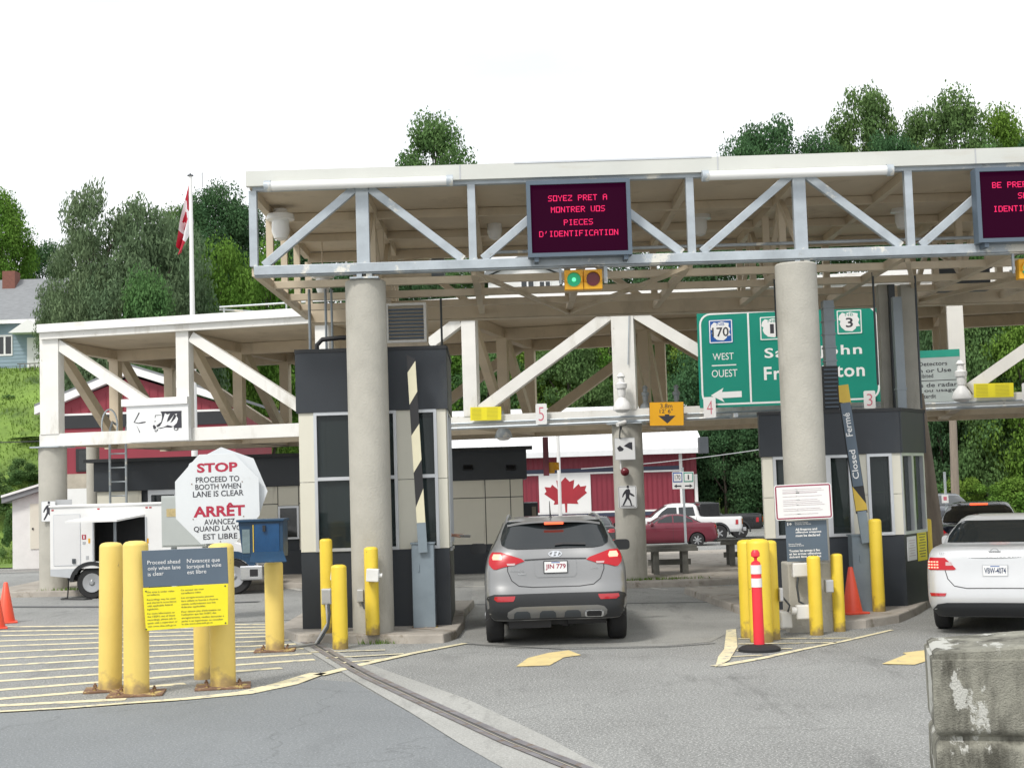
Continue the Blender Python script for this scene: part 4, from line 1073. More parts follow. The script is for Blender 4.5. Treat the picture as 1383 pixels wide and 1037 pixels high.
rows = [("This area is under video", 122, 556, 385, 543), ("surveillance.", 127, 582, 250, 575), ("Recordings may be used", 128, 627, 393, 612), ("and shared in accordance", 128, 656, 403, 640),
 ("with applicable federal", 130, 686, 367, 670), ("legislation.", 131, 717, 238, 708), ("For more information on", 131, 757, 387, 742), ("the CBSA's use of these", 132, 785, 390, 770),
 ("recordings, please ask to", 133, 815, 400, 798), ("speak with a supervisor or", 134, 846, 413, 828), ("visit www.cbsa-asfc.gc.ca", 135, 876, 400, 860),
 ("Ce secteur est sous", 445, 537, 657, 524), ("surveillance vidéo.", 447, 565, 635, 553), ("Les enregistrements peuvent", 448, 608, 752, 590), ("être utilisés et fournis à d'autres", 449, 638, 793, 618),
 ("entités conformément aux lois", 450, 668, 768, 648), ("fédérales applicables.", 450, 696, 677, 682), ("Pour obtenir plus d'information sur", 450, 738, 820, 716), ("l'utilisation que fait l'ASFC des", 451, 766, 775, 746),
 ("enregistrements, veuillez demander à", 452, 796, 848, 776), ("parler à un superviseur ou consulter", 453, 826, 840, 806), ("le site www.cbsa-asfc.gc.ca", 454, 854, 742, 836)]
for s, *q in rows: linetext(mb, fr, s, *q, 15, .012, z=.004)
mb.build('lettering', 'ink_soft', t)
mb = MB()
for q in ((118, 540), (858, 490), (862, 835), (122, 895)):
    x, y = lf(*q); mb.prism(fr.sub(x, y), [(.008*math.cos(a*.785), .008*math.sin(a*.785)) for a in range(8)], 0, .006)
mb.build('screw', 'ink', t)

# generic flat sign
def flat_sign(name, box, Y, label, m, yaw=0, roll=0, radius=.02, border=None, bw=.02, group=None, thick=.008, inset=.0):
    fr, w, h = sign_px(*box, Y, yaw, roll)
    t = thing(name, fr.p(0, -h/2), label, 'sign', group)
    MB().prism(fr, outline_round(w, h, radius), -thick, 0).build('panel', m, t)
    if border:
        o = outline_round(w - 2 * inset, h - 2 * inset, max(.004, radius - inset)); i = outline_round(w - 2 * inset - 2 * bw, h - 2 * inset - 2 * bw, max(.003, radius - inset - bw))
        mb = MB(); mb.strip([fr.p(x, y, .002) for x, y in i + i[:1]], [fr.p(x, y, .002) for x, y in o + o[:1]]); mb.build('border', border, t)
    return t, fr, w, h
def YC(px, off=-.22):
    """distance of the far canopy's front face at photo column px"""
    k = (px - CX) / F
    # point O2 + E1*s with x/y = k
    s_ = (k * O2.y - O2.x) / (E1.x - k * E1.y); q = O2 + E1 * s_
    return q.y + off
# truck sign with cap on the far canopy's chord
Yt = YC(212, -.30)
fr, w, h = sign_px(168, 547, 257, 596, Yt, YAW2, 0)
t = thing('truck_lane_sign', fr.p(0, -h/2), 'white board with worn black arrow and truck on the far canopy', 'sign')
MB().rect(fr, 0, 0, w, h, -.14, 0).build('panel', 'white_sign', t, bevel=.006)
MB().rect(fr, -.05, h/2 + .08, w + .10, .16, -.16, .05).build('hood', 'white_paint', t, bevel=.006)
zt_ = 9.879
yt_ = math.tan(R(YAW2))
def tf_(x, y):
    xx, yy = 130 + x / zt_, 520 + y / zt_
    u = (xx - 212.5) / 89 * w; v = (571.5 - yy) / 49 * h - u * 0.031 * -1 * -1
    return (u, v - u * .03)
mb = MB()
def pol(pts): mb.prism(fr, [tf_(*q) for q in pts], .001, .004)
pol([(478, 505), (520, 430), (555, 365), (566, 378), (530, 440), (495, 496)])
pol([(478, 505), (490, 498), (545, 510), (600, 495), (650, 490), (648, 502), (600, 515), (540, 520)])
pol([(520, 545), (530, 560), (568, 630), (562, 645), (545, 600)])
pol([(862, 350), (1160, 335), (1158, 375), (1100, 372), (1060, 380), (1000, 372), (960, 390), (925, 370), (880, 382)])
pol([(1100, 372), (1158, 375), (1160, 562), (1060, 570), (1040, 545), (1090, 500), (1110, 440), (1085, 400)])
pol([(880, 382), (925, 370), (905, 430), (880, 500), (850, 545), (815, 560), (800, 540), (870, 490), (884, 430)])
pol([(1000, 372), (1060, 380), (1020, 430), (985, 470), (950, 490), (968, 430)])
pol([(815, 575), (900, 560), (960, 530), (1040, 545), (1010, 562), (930, 560), (860, 580)])
pol([(1060, 380), (1085, 400), (1068, 440), (1030, 480), (1000, 500), (1030, 440)])
pol([(786, 400), (868, 396), (870, 402), (794, 408), (786, 440), (780, 438)]); pol([(765, 485), (790, 478), (800, 486), (768, 490)])
pol([(752, 540), (770, 530), (800, 560), (790, 585), (765, 590), (755, 570)])
pol([(1045, 565), (1115, 560), (1110, 590), (1080, 603), (1052, 592)]); pol([(775, 600), (830, 585), (815, 612), (795, 628), (778, 618)])
mb.build('truck_symbol', 'ink', t)
mb = MB()
pol([(1062, 570), (1098, 568), (1095, 585), (1078, 592), (1062, 586)]); pol([(785, 602), (812, 596), (803, 612), (792, 614)]); mb.v = [v + fr.n * .003 for v in mb.v]; mb.build('wheel_symbol', 'white_sign', t)
# yellow notices on the chord
def notice(box, label):
    t, fr, w, h = flat_sign('surveillance_sign', box, YC((box[0] + box[2]) / 2, -.24), label, 'yellow_sign', YAW2, -1.2, .005, group='yellow notices on the far canopy')
    mb = MB()
    for c_ in (-1, 1):
        for k in range(9):
            L_ = w * (.40 - .05 * ((k * 3 + c_) % 3)); mb.rect(fr, c_ * w * .24 - (w * .40 - L_) / 2, h * .40 - k * h * .098, L_, h * .022, .001, .003)
    mb.build('lettering', 'ink_soft2', t)
mat('ink_soft2', (0.42, 0.38, 0.03), .5)
notice((635, 549.5, 677, 567.5), 'yellow notice on the far canopy chord to the left of number 5')
notice((1317, 517.5, 1367, 536.5), 'yellow notice on the far canopy chord at the right edge')
# lane numbers
def number(box, s, label, off=-.27):
    t, fr, w, h = flat_sign('lane_number_sign', box, YC((box[0] + box[2]) / 2, off), label, 'white_paint', YAW2, -.5, .03, group='lane number signs')
    mb = MB(); put_text(mb, fr, s, -w * .24, -h * .33, w * .24, h * .33, .003, -.012); mb.build('lettering', 'pink_ink', t)
number((723.5, 545, 738.5, 573), '5', 'white lane sign with pink number 5')
number((950.5, 536, 966.5, 564), '4', 'white lane sign with pink number 4 at the green sign corner', -.82)
number((1167, 527.5, 1182, 552), '3', 'white lane sign with pink number 3 above the low booth', -.82)
number((1381, 517, 1397, 541), '2', 'white lane number sign cut by the right edge of the photo')
# clearance sign
t, fr, w, h = flat_sign('clearance_sign', (877.5, 542.5, 923, 575), YC(900, -.30), 'amber clearance sign 3.8m 12 feet 6 with a black down arrow', 'amber_sign', YAW2, -1.5, .02, border='ink', bw=.006)
mb = MB(); put_text(mb, fr, '3.8m', -w*.18, h*.24, w*.17, h*.42, .003, .005); put_text(mb, fr, "12' 6\"", -w*.20, h*.03, w*.18, h*.20, .003, .005)
mb.prism(fr, [(-.05*w, -.02*h), (.08*w, -.02*h), (.08*w, -.08*h), (.26*w, -.08*h), (.02*w, -.40*h), (-.24*w, -.08*h), (-.05*w, -.08*h)], .001, .003); mb.build('lettering', 'ink', t)
# radar detector sign
Yr = YC(1240, -.12)
t, fr, w, h = flat_sign('radar_detector_sign', (1178, 474, 1293.5, 544), Yr, 'grey bilingual radar detector sign with green top band behind the risers', 'radar_grey' if 'radar_grey' in MATS else mat('radar_grey', (0.42, 0.47, 0.46), .5, 0, .08), YAW2, 0, .01)
MB().rect(fr, 0, h*.43, w, h*.14, .001, .003).build('band', 'green_teal', t)
mb = MB()
for s, y, a_, b_ in (("Radar Detectors", .205, -.16, .36), ("Possession or Use", .075, -.34, .40), ("Prohibited", -.025, -.04, .20), ("Détecteurs de radar", -.205, -.36, .46), ("possession ou usage", -.32, -.36, .44), ("est interdit", -.42, -.04, .22)):
    put_text(mb, fr, s, a_ * w, y * h - .004, b_ * w, (y + .075) * h, .003, .01)
mb.rect(fr, .05 * w, -.085 * h, w * .84, .012, .001, .003)
mb.build('lettering', 'ink', t)
# large green direction sign
Yg = YC(1060, -.75)
fr, w, h = sign_px(946, 414, 1183, 547, Yg, YAW2, -.3)
t = thing('direction_sign', fr.p(0, -h/2), 'large green highway sign for Saint John and Fredericton behind the second column', 'sign')
MB().prism(fr, outline_round(w, h, .02), -.02, 0).build('panel', 'green_sign', t)
o = outline_round(w - .09, h - .09, .22); i_ = outline_round(w - .16, h - .16, .19); mb = MB()
mb.strip([fr.p(x, y, .003) for x, y in i_ + i_[:1]], [fr.p(x, y, .003) for x, y in o + o[:1]])
def gx(px): return (px - 1064.5) / 237 * w
def gy(py, px): return (480.5 - (py + .036 * (px - 1064.5))) / 133 * h
xd = gx(1014); mb.rect(fr, xd, 0, .035, h - .15, .001, .004)
zz = 2.987
def gb(x0, y0, x1, y1):
    ax, ay, bx_, by = 920 + x0/zz, 380 + y0/zz, 920 + x1/zz, 380 + y1/zz
    m_ = (ax + bx_) / 2
    return gx(ax), gy(by, m_), gx(bx_), gy(ay, m_)
for s, bx in (("WEST", (136, 286, 219, 314)), ("OUEST", (130, 354, 231, 384))): put_text(mb, fr, s, *gb(*bx), z=.004, bold=.0)
q = gb(131, 333, 228, 339); mb.rect(fr, (q[0]+q[2])/2, (q[1]+q[3])/2, q[2]-q[0], .022, .001, .004)
q = gb(123, 428, 245, 487); xm, ym = q[0], (q[1] + q[3]) / 2; hh = (q[3] - q[1]) / 2; LL = q[2] - q[0]
mb.prism(fr, [(xm, ym), (xm + LL*.42, ym + hh), (xm + LL*.36, ym + hh*.42), (xm + LL, ym + hh*.46), (xm + LL, ym - hh*.38), (xm + LL*.36, ym - hh*.42), (xm + LL*.44, ym - hh)], .001, .004)
put_text(mb, fr, "Saint John", *gb(340, 262, 715, 314), z=.004, bold=.02, spacing=1.15); put_text(mb, fr, "Fredericton", *gb(335, 338, 722, 392), z=.004, bold=.02, spacing=1.1)
mb.build('lettering', 'white_paint', t)
PROV = [(.05, .30), (.0, .12), (.10, .05), (.06, -.08), (.12, -.22), (.30, -.38), (.62, -.42), (.78, -.30), (.80, -.22), (.98, -.20), (.90, -.05), (.96, .10), (.88, .22), (.90, .36), (.70, .40), (.55, .44), (.32, .38), (.18, .42)]
def shield(bx, num, m, tx0, tx1):
    q = gb(*bx); cx, cy, ww, hh = (q[0]+q[2])/2, (q[1]+q[3])/2, q[2]-q[0], q[3]-q[1]; f2 = fr.sub(cx, cy)
    sg = MB().prism(f2, outline_round(ww, hh, .02), .001, .008).build('route_shield', m, t)
    mb = MB(); o = outline_round(ww*.96, hh*.96, .018); i_ = outline_round(ww*.88, hh*.88, .012); mb.strip([f2.p(x, y, .010) for x, y in i_ + i_[:1]], [f2.p(x, y, .010) for x, y in o + o[:1]]); mb.build('border', 'white_paint', sg)
    MB().prism(f2, [((x - .5) * ww * .86, y * hh * .92) for x, y in PROV], .0085, .011).build('emblem', 'white_paint', sg)
    mb = MB(); put_text(mb, f2, num, tx0 * ww, -.22 * hh, tx1 * ww, .17 * hh, .0125, .015); mb.build('number', 'ink', sg)
    mb = MB(); put_text(mb, f2, "NB", -.16 * ww, .24 * hh, .16 * ww, .36 * hh, .0125, .0); mb.build('initials', 'green_teal' if m != 'blue_sign' else 'blue_sign', sg)
shield((124, 148, 219, 246), '170', 'blue_sign', -.36, .33); shield((325, 138, 421, 236), '1', 'green_teal', -.08, .08); shield((623, 117, 720, 216), '3', 'green_teal', -.14, .14)
mb = MB()
for k in (-.3, .0, .3): mb.box2((fr.p(k*w, 0).x - .04, fr.p(k*w, 0).y + .03, zc0), (fr.p(k*w, 0).x + .04, fr.p(k*w, 0).y + .62, zc0 + .08)); mb.box2((fr.p(k*w, 0).x - .04, fr.p(k*w, 0).y + .025, fr.p(0, -h/2).z), (fr.p(k*w, 0).x + .04, fr.p(k*w, 0).y + .09, fr.p(0, h/2).z))
mb.build('bracket', 'galv', t)
# signs on the far canopy's middle column
Ym = B(4, 0, 0).y - .40
t, fr, w, h = flat_sign('truck_lane_sign', (830, 591, 858, 621), Ym, 'small white square sign with worn truck mark on the far middle column', 'white_sign', 0, 0, .02, border='sign_back', bw=.012)
mb = MB(); mb.prism(fr, [(-.02, .06), (.09, .13), (.15, .13), (.15, -.03), (.06, .02)], .001, .003); mb.prism(fr, [(-.16, .02), (-.10, .07), (-.02, .0), (-.05, -.04), (-.12, -.05)], .001, .003); mb.build('truck_symbol', 'ink', t)
WALK = [[(-.02, .12), (.03, .13), (.05, .10), (.05, .06), (.10, .03), (.13, .0), (.12, -.015), (.06, .01), (.04, .03), (.03, -.02), (.06, -.08), (.08, -.17), (.055, -.175), (.035, -.09), (.0, -.05), (-.03, -.10), (-.07, -.17), (-.095, -.16), (-.06, -.09), (-.03, -.02), (-.03, .05), (-.06, .02), (-.08, -.02), (-.10, -.015), (-.08, .045), (-.05, .09)]]
def walker(fr, s, t, mirror=1):
    mb = MB(); mb.prism(fr, [(x * s * mirror, y * s) for x, y in WALK[0]], .001, .003)
    mb.prism(fr.sub(.012 * s * mirror, .165 * s), [(.024 * s * math.cos(a * .5236), .026 * s * math.sin(a * .5236)) for a in range(12)], .001, .003)
    mb.build('walker_symbol', 'ink', t)
t, fr, w, h = flat_sign('pedestrian_sign', (835, 656, 860, 686), Ym, 'white pedestrian sign with walking figure on the far middle column', 'white_sign', 0, 0, .03, border='ink', bw=.008, inset=.012)
walker(fr.sub(0, .02), 1.12, t); MB().rect(fr, 0, -h * .40, w * .7, .012, .001, .003).build('ground_line', 'ink', t)
Yl = O2.y - .38
t, fr, w, h = flat_sign('pedestrian_sign', (55.5, 676.5, 75, 704), Yl, 'white pedestrian sign with walking figure on the far left column', 'white_sign', 0, 0, .03, border='sign_back', bw=.01)
walker(fr, 1.15, t)
fr, w, h = sign_px(75, 674.5, 97, 685, Yl + .05); tag(MB().rect(fr, 0, 0, w, h, -.01, 0).build('sign_back', 'sign_back'), 'small bare metal sign plate right of the left pedestrian sign', 'sign')
# red round lamp on the column
t = thing('alarm_lamp', P(843, 636, Ym), 'round dark red lamp on a white pipe on the far middle column', 'lamp')
c = P(844, 637, Ym - .02); MB().lathe((c.x, c.y, c.z), [(.085, .04), (.085, -.02), (.05, -.06), (.01, -.07)], 20, 'Y').build('lens', 'signal_red', t, smooth='auto')
mb = MB(); a = P(838, 622, Ym + .06); mb.tube([a, (a.x, a.y, c.z + .06), (c.x, c.y + .06, c.z)], .018, 8); mb.build('pipe', 'white_paint', t, smooth='auto')
# security camera under it
t = thing('security_camera', P(838, 574, Ym), 'white dome security camera atop the far middle column', 'camera')
c = P(838, 572, Ym - .12); MB().tube([c + Vector((-.07, -.08, -.02)), c + Vector((.10, .05, .03))], .045, 12).build('camera_body', 'plastic_white', t, smooth='auto')
mb = MB(); mb.tube([c + Vector((.02, .05, -.02)), c + Vector((.02, .22, -.10))], .02, 8); mb.tube([c + Vector((0, .02, -.03)), c + Vector((-.02, .08, -.25)), c + Vector((0, .2, -.38))], .014, 8); mb.build('bracket', 'mat_dark_grey', t)
# dome lamps on the far canopy
def dome(px, py, Y, s, label, m='galv', up=.25, cluster=True):
    c = P(px, py, Y); t = thing('dome_lamp', c, label, 'lamp', 'dome lamps on the far canopy')
    MB().lathe(c, [(.19*s, -.13*s), (.195*s, -.10*s), (.15*s, .02*s), (.08*s, .10*s), (.06*s, .14*s)], 24).build('shade', m, t, smooth='auto')
    MB().lathe(c, [(.165*s, -.132*s), (.10*s, -.18*s), (.02*s, -.19*s)], 20).build('lens', 'lamp_glass', t, smooth='auto')
    if cluster: MB().lathe(c, [(.075*s, .14*s), (.085*s, .20*s), (.085*s, .30*s), (.11*s, .31*s), (.12*s, .40*s), (.07*s, .43*s), (.06*s, .52*s), (.09*s, .55*s), (.04*s, .62*s)], 16).build('ballast', m, t, smooth='auto')
    else: MB().tube([c + Vector((0, 0, .13*s)), c + Vector((0, 0, up))], .02, 8).build('stem', m, t)
dome(840, 545, YC(840, -.42), 1.0, 'large white dome lamp on the face of the far middle post', 'white_paint')
dome(1299, 530, YC(1299, -.42), 1.0, 'large white dome lamp on the far post near the right edge', 'white_paint')
dome(872, 548, YC(872, 1.2), .7, 'small grey lamp left of the amber clearance sign')
dome(914, 547, YC(914, 1.4), .7, 'small grey lamp above the amber clearance sign')
dome(680, 583, YC(680, 1.3), 1.0, 'dome lamp hanging under the far canopy above the vehicle', 'galv', .45, False)
# hanging maroon signal seen edge on
t = thing('traffic_signal', P(738, 640, 31), 'maroon backed traffic light seen edge on hanging over the lane', 'traffic light')
fr, w, h = sign_px(734, 590, 741, 642, 30.5); MB().rect(fr, 0, 0, w, h, -.5, 0).build('backboard', mat('maroon', (.12, .02, .03), .5), t)
fr, w, h = sign_px(741, 624, 752, 639, 30.7); MB().rect(fr, -.02, 0, w * .7, h, -.25, 0).build('housing', 'amber_sign', t, bevel=.02)
a = fr.p(w*.1, .03, -.1); MB().tube([a, a + Vector((.12, 0, 0))], .085, 14).build('visor', 'amber_sign', t, smooth='auto')
# signs on the second column
t, fr, w, h = flat_sign('red_bordered_notice', (1046.5, 653.5, 1123.5, 701), 19.30, 'white notice with dark red border and fine print on the second column', 'white_paint', 0, .9, .04, border='maroon_border' if 'maroon_border' in MATS else mat('maroon_border', (.30, .035, .08), .45), bw=.018, inset=.012)
mb = MB()
for cx_, ww in ((-.21, .30), (.13, .50)):
    for k in range(15):
        if k in (3, 5, 10, 13): continue
        L_ = ww * w * (.98 - .16 * ((k * 7 + int(cx_ * 10)) % 4) / 2); mb.rect(fr, cx_ * w * .98 - (ww * w - L_) / 2, h * .36 - k * h * .05, L_, h * .012 if k != 2 else h * .026, .001, .003)
mb.build('lettering', 'grey_ink', t)
t, fr, w, h = flat_sign('firearms_sign', (1062, 703, 1117.5, 757), 19.36, 'slate firearms declaration sign in white letters below the red bordered notice', 'slate_sign', 0, .6, .006)
mb = MB(); ff = 7.977
def cb(x0, y0, x1, y1): return (1020 + x0/ff - 1089.75)/F*19.36, (730 - (640 + y1/ff))/F*19.36, (1020 + x1/ff - 1089.75)/F*19.36, (730 - (640 + y0/ff))/F*19.36
for s, bx, bo in (("Revenue Canada", (438, 512, 580, 527), .01), ("Customs and Excise", (438, 530, 610, 545), .01), ("All firearms and", (440, 580, 672, 606), .03), ("offensive weapons", (440, 612, 715, 640), .03), ("must be declared", (440, 646, 700, 672), .03),
    ("Revenu Canada", (360, 740, 493, 754), .01), ("Douanes et Accise", (360, 758, 520, 772), .01), ("Toutes les armes à feu", (360, 806, 690, 832), .03), ("et les armes offensives", (360, 840, 702, 864), .03), ("doivent être déclarées", (360, 872, 700, 896), .03)):
    put_text(mb, fr, s, *cb(*bx), z=.003, bold=bo)
q = cb(354, 515, 368, 550); mb.rect(fr, (q[0]+q[2])/2, (q[1]+q[3])/2, q[2]-q[0], q[3]-q[1], .001, .003); q = cb(376, 520, 402, 545); mb.rect(fr, (q[0]+q[2])/2, (q[1]+q[3])/2, q[2]-q[0], (q[3]-q[1]) * .5, .001, .003)
mb.rect(fr, (q[0]+q[2])/2, (q[1]+q[3])/2, (q[2]-q[0])*.45, q[3]-q[1], .001, .0035)
mb.build('lettering', 'white_paint', t)
# small route sign at the back
Yq = 40
t, fr, w, h = flat_sign('route_sign', (908, 637, 937, 660), Yq, 'small white route sign for 170 and 1 on a thin post by the pickups', 'white_sign', 0, -.6, .01)
for s, cx_, m in (('170', -.25, 'blue_sign'), ('1', .25, 'green_teal')):
    f2 = fr.sub(cx_ * w, h * .18); sg = MB().rect(f2, 0, 0, w * .44, h * .56, .001, .004).build('route_shield', m, t)
    MB().rect(f2, 0, 0, w * .36, h * .44, .005, .007).build('emblem', 'white_paint', sg); mb = MB(); put_text(mb, f2, s, -w * (.13 if s == '170' else .03), -h*.14, w * (.13 if s == '170' else .03), h*.14, .009, .01); mb.build('number', 'ink', sg)
mb = MB()
for s in (-1, 1):
    f2 = fr.sub(s * .25 * w, -h * .33); mb.prism(f2, [(s*.11, 0), (s*.03, .05), (s*.03, .018), (-s*.1, .018), (-s*.1, -.018), (s*.03, -.018), (s*.03, -.05)], .001, .003)
mb.build('arrow', 'ink', t)
p = fr.p(0, 0); MB().tube([(p.x + .02, p.y + .04, terrain(p.x, p.y) - .1), (p.x, p.y + .04, p.z + h/2 + .12)], .035, 8).build('post', 'galv', t)

# ================================================================== BLUE BOX, CABINET, CONES, DELINEATOR, BLOCK
Yb = 18.75
t = thing('steel_box', P(352, 757, Yb), 'navy blue steel box with open bottom shelf mounted on a yellow bollard', 'box')
fr, w, h = sign_px(322, 704, 382, 752, Yb)
mb = MB(); mb.prism(fr, [(-w/2, h/2), (w/2, h/2), (w/2, -h/2), (-w/2 + .05, -h/2)], -.40, -.012); mb.build('casing', 'navy_steel', t, bevel=.006)
MB().rect(fr, 0, h/2 + .012, w + .04, .03, -.42, .03).build('lid', 'navy_steel', t, bevel=.004)
MB().rect(fr, .08, .02, w * .56, h * .78, -.011, -.002).build('door', 'navy_door' if 'navy_door' in MATS else mat('navy_door', (.008, .06, .16), .3, 0, .25, 3), t)
mb = MB(); mb.rect(fr, -.095, .0, .012, h * .82, -.011, .003); mb.rect(fr, .09, -h*.39, w*.56, .012, -.011, .003); mb.build('door_edge', 'arm_yellow', t)
MB().rect(fr, -w*.33, -.02, w * .17, h * .66, -.011, -.003).build('side_window', mat('grimy_glass', (.16, .22, .24), .25, 0, .3, 6), t)
MB().rect(fr, .05, h*.30, .035, .08, -.001, .03).build('latch', 'black', t)
mb = MB(); a0, a1 = fr.p(-w*.2, -h/2 + .07, .0), fr.p(w/2, -h/2 + .07, 0)
mb.add([a0, a1, a1 + Vector((.07, -.18, -.12)), a0 + Vector((.0, -.18, -.12)), a0 - Vector((0, 0, .012)), a1 - Vector((0, 0, .012)), a1 + Vector((.07, -.18, -.132)), a0 + Vector((0, -.18, -.132))], [(0, 1, 2, 3), (7, 6, 5, 4), (0, 4, 5, 1), (1, 5, 6, 2), (2, 6, 7, 3), (3, 7, 4, 0)]); mb.build('shelf', 'navy_steel', t)
# grey cabinet
Yk = 24.0
t = thing('electrical_cabinet', P(240, 790, Yk), 'large pale grey electrical cabinet behind the stop sign', 'electrical box')
fr, w, h = sign_px(216, 669, 280, 738, Yk, -14); p = fr.p(0, 0)
MB().rect(fr, 0, 0, w, h, -.45, 0).build('cabinet_body', mat('cabinet_grey', (.40, .43, .42), .45, 0, .05), t, bevel=.01)
MB().rect(fr, 0, -.0, w * .94, h * .94, .001, .014).build('door', 'cabinet_grey', t, bevel=.005)
MB().rect(fr, -.17, h * .17, .26, .13, .015, .02).build('label_plate', mat('brass_label', (.45, .36, .18), .5, 0, .3, 20), t)
MB().rect(fr, .32, -.08, .07, .09, .015, .05).build('latch', 'mat_dark_grey', t)
z_ = fr.p(0, -h/2).z; mb = MB(); 
for s in (-.35, .35): q = fr.p(s * w, 0, -.2); mb.box2((q.x - .04, q.y - .04, 0), (q.x + .04, q.y + .04, z_))
mb.build('stand', 'galv', t)
# cones
def cone(px, ybase, ytop, label, z=0.0, Y=None, w=None):
    g = G(px, ybase, z) if Y is None else Vector((P(px, ybase, Y).x, Y, z)); g.y += .15
    h = P(px, ytop, g.y).z - z; s = h / .71
    t = thing('traffic_cone', g, label, 'traffic cone', 'orange traffic cones')
    MB().lathe(g, [(.155*s, .03*s), (.035*s, h - .01), (.025*s, h)], 24).build('cone_body', 'orange_plastic', t, smooth='auto')
    MB().box(g + Vector((0, 0, .016*s)), (.38*s, .38*s, .03*s), 20).build('base', 'orange_plastic', t, bevel=.008)
cone(4, 842, 786, 'orange cone at the left edge of the photo, standing farther back')
cone(-8, 850, 800, 'orange cone half cut off at the left edge, the nearer of the two')
cone(1155, 835, 765, 'orange cone leaning against the barrier cabinet at the low booth', z=KH, Y=20.55)
# delineator
g = G(1028, 880, 0); g.y += .12; s = (P(1028, 741, g.y).z) / 1.15
t = thing('delineator_post', g, 'red delineator post with two white bands on a black rubber base', 'delineator')
MB().lathe(g, [(.24*s, 0), (.24*s, .03*s), (.20*s, .055*s), (.08*s, .075*s)], 28).build('base', 'rubber', t, smooth='auto')
dm = mat('delineator_red', (.78, .03, .05), .4)
MB().lathe(g, [(.062*s, .06*s), (.058*s, .96*s), (.05*s, 1.0*s), (.02*s, 1.02*s)], 24).build('post_body', dm, t, smooth='auto')
MB().lathe(g, [(.018*s, 1.02*s), (.018*s, 1.05*s), (.05*s, 1.07*s), (.05*s, 1.11*s), (.03*s, 1.14*s)], 20).build('handle', dm, t, smooth='auto')
for z_ in (.72, .87): MB().lathe(g, [(.0625*s, z_*s), (.0625*s, (z_ + .10)*s)], 24).build('reflective_band', 'white_paint', t, smooth='auto')
# concrete block
mat('block_concrete', (0.27, 0.265, 0.22), 0.9, 0, 0.30, 6, 0.8, 110, dirt=((0.085, 0.082, 0.065), 0.46, 0.62, 2.0, (2.4, 2.4, .55)), dirt2=((0.52, 0.52, 0.48), 0.535, 0.555, 2.0, (1.4, 1, .7)))
gt = P(1253, 882, 8.6); zb_ = gt.z
xb = P(1253, 868, 8.6).x
bm = bmesh.new(); bmesh.ops.create_cube(bm, size=1.0)
me = bpy.data.meshes.new('concrete_block')
bmesh.ops.scale(bm, vec=(1.9, .9, zb_), verts=bm.verts); bmesh.ops.subdivide_edges(bm, edges=bm.edges[:], cuts=44, use_grid_fill=True)
for v in bm.verts:
    x, y, z = v.co; z0 = z + zb_/2
    # groove round the block at mid height
    gr = .50 * zb_; dg = abs(z0 - gr)
    if dg < .040: k = min(1, 1.8 * (1 - dg/.040)); v.co.x *= 1 - .030 * k; v.co.y *= 1 - .13 * k
    if z0 > zb_ - .001 or True:
        ex = max(0, abs(x) - .92); ey = max(0, abs(y) - .425); ez = max(0, z0 - zb_ + .03)
        if ez > 0 and (ex > 0 or ey > 0): v.co.z -= .015; v.co.x -= math.copysign(min(ex, .015), x); v.co.y -= math.copysign(min(ey, .015), y)
    n = mnoise.noise(Vector((x * 5, y * 5, z * 5))) * .004 + mnoise.noise(Vector((x * 17, y * 17, z * 17))) * .003
    if z0 > .05: v.co += v.co.normalized() * n
    if z0 > zb_ - .02: v.co.z += .06 * (x + .95) - .03 * (.95 - x) * 0 + .012 * mnoise.noise(Vector((x * 2.5, y * 3, 2)))
bm.to_mesh(me); bm.free()
for p_ in me.polygons: p_.use_smooth = True
me.materials.append(MATS['block_concrete'])
o = bpy.data.objects.new('concrete_block', me); col.objects.link(o)
_q = Matrix.Rotation(R(-13), 3, 'Z') @ Vector((.95, .45, 0)); _es = o.modifiers.new('split', 'EDGE_SPLIT'); _es.split_angle = R(50); o.rotation_euler = (0, 0, R(-13)); o.location = (xb + .02 + _q.x, 8.6 + _q.y, zb_/2)
tag(o, 'weathered concrete block with peeling white paint in the lower right corner', 'concrete block')
# benches by the middle column
def bench(x0, y0, x1, y1, Y, label):
    a = P(x0, y0, Y); b = P(x1, y0, Y - .2); zt_2 = a.z
    t = thing('wooden_barrier', ((a.x + b.x)/2, Y, KH), label, 'wooden table', 'low wooden tables by the far middle column')
    MB().box2((a.x, Y - .35, zt_2 - .05), (b.x, Y + .35, zt_2)).build('table_top', 'wood_grey', t)
    MB().box2((a.x - .02, Y - .38, zt_2 - .12), (b.x + .02, Y - .33, zt_2 - .052)).build('apron', 'wood_grey', t)
    for xx in (a.x + .25, b.x - .25):
        for yy in (-.28, .22):
            MB().box2((xx - .06, Y + yy - .04, 0), (xx + .06, Y + yy + .04, zt_2 - .05)).build('leg', 'wood_grey', t)
    MB().box2((a.x + .1, Y - .02, zt_2 - .42), (b.x - .1, Y + .06, zt_2 - .30)).build('stretcher', 'wood_grey', t)
bench(868, 737, 940, 775, 31.2, 'low grey wooden table just right of the far middle column')
bench(971, 728, 1062, 760, 33.5, 'low grey wooden table farther right, partly behind the yellow bollard trio')
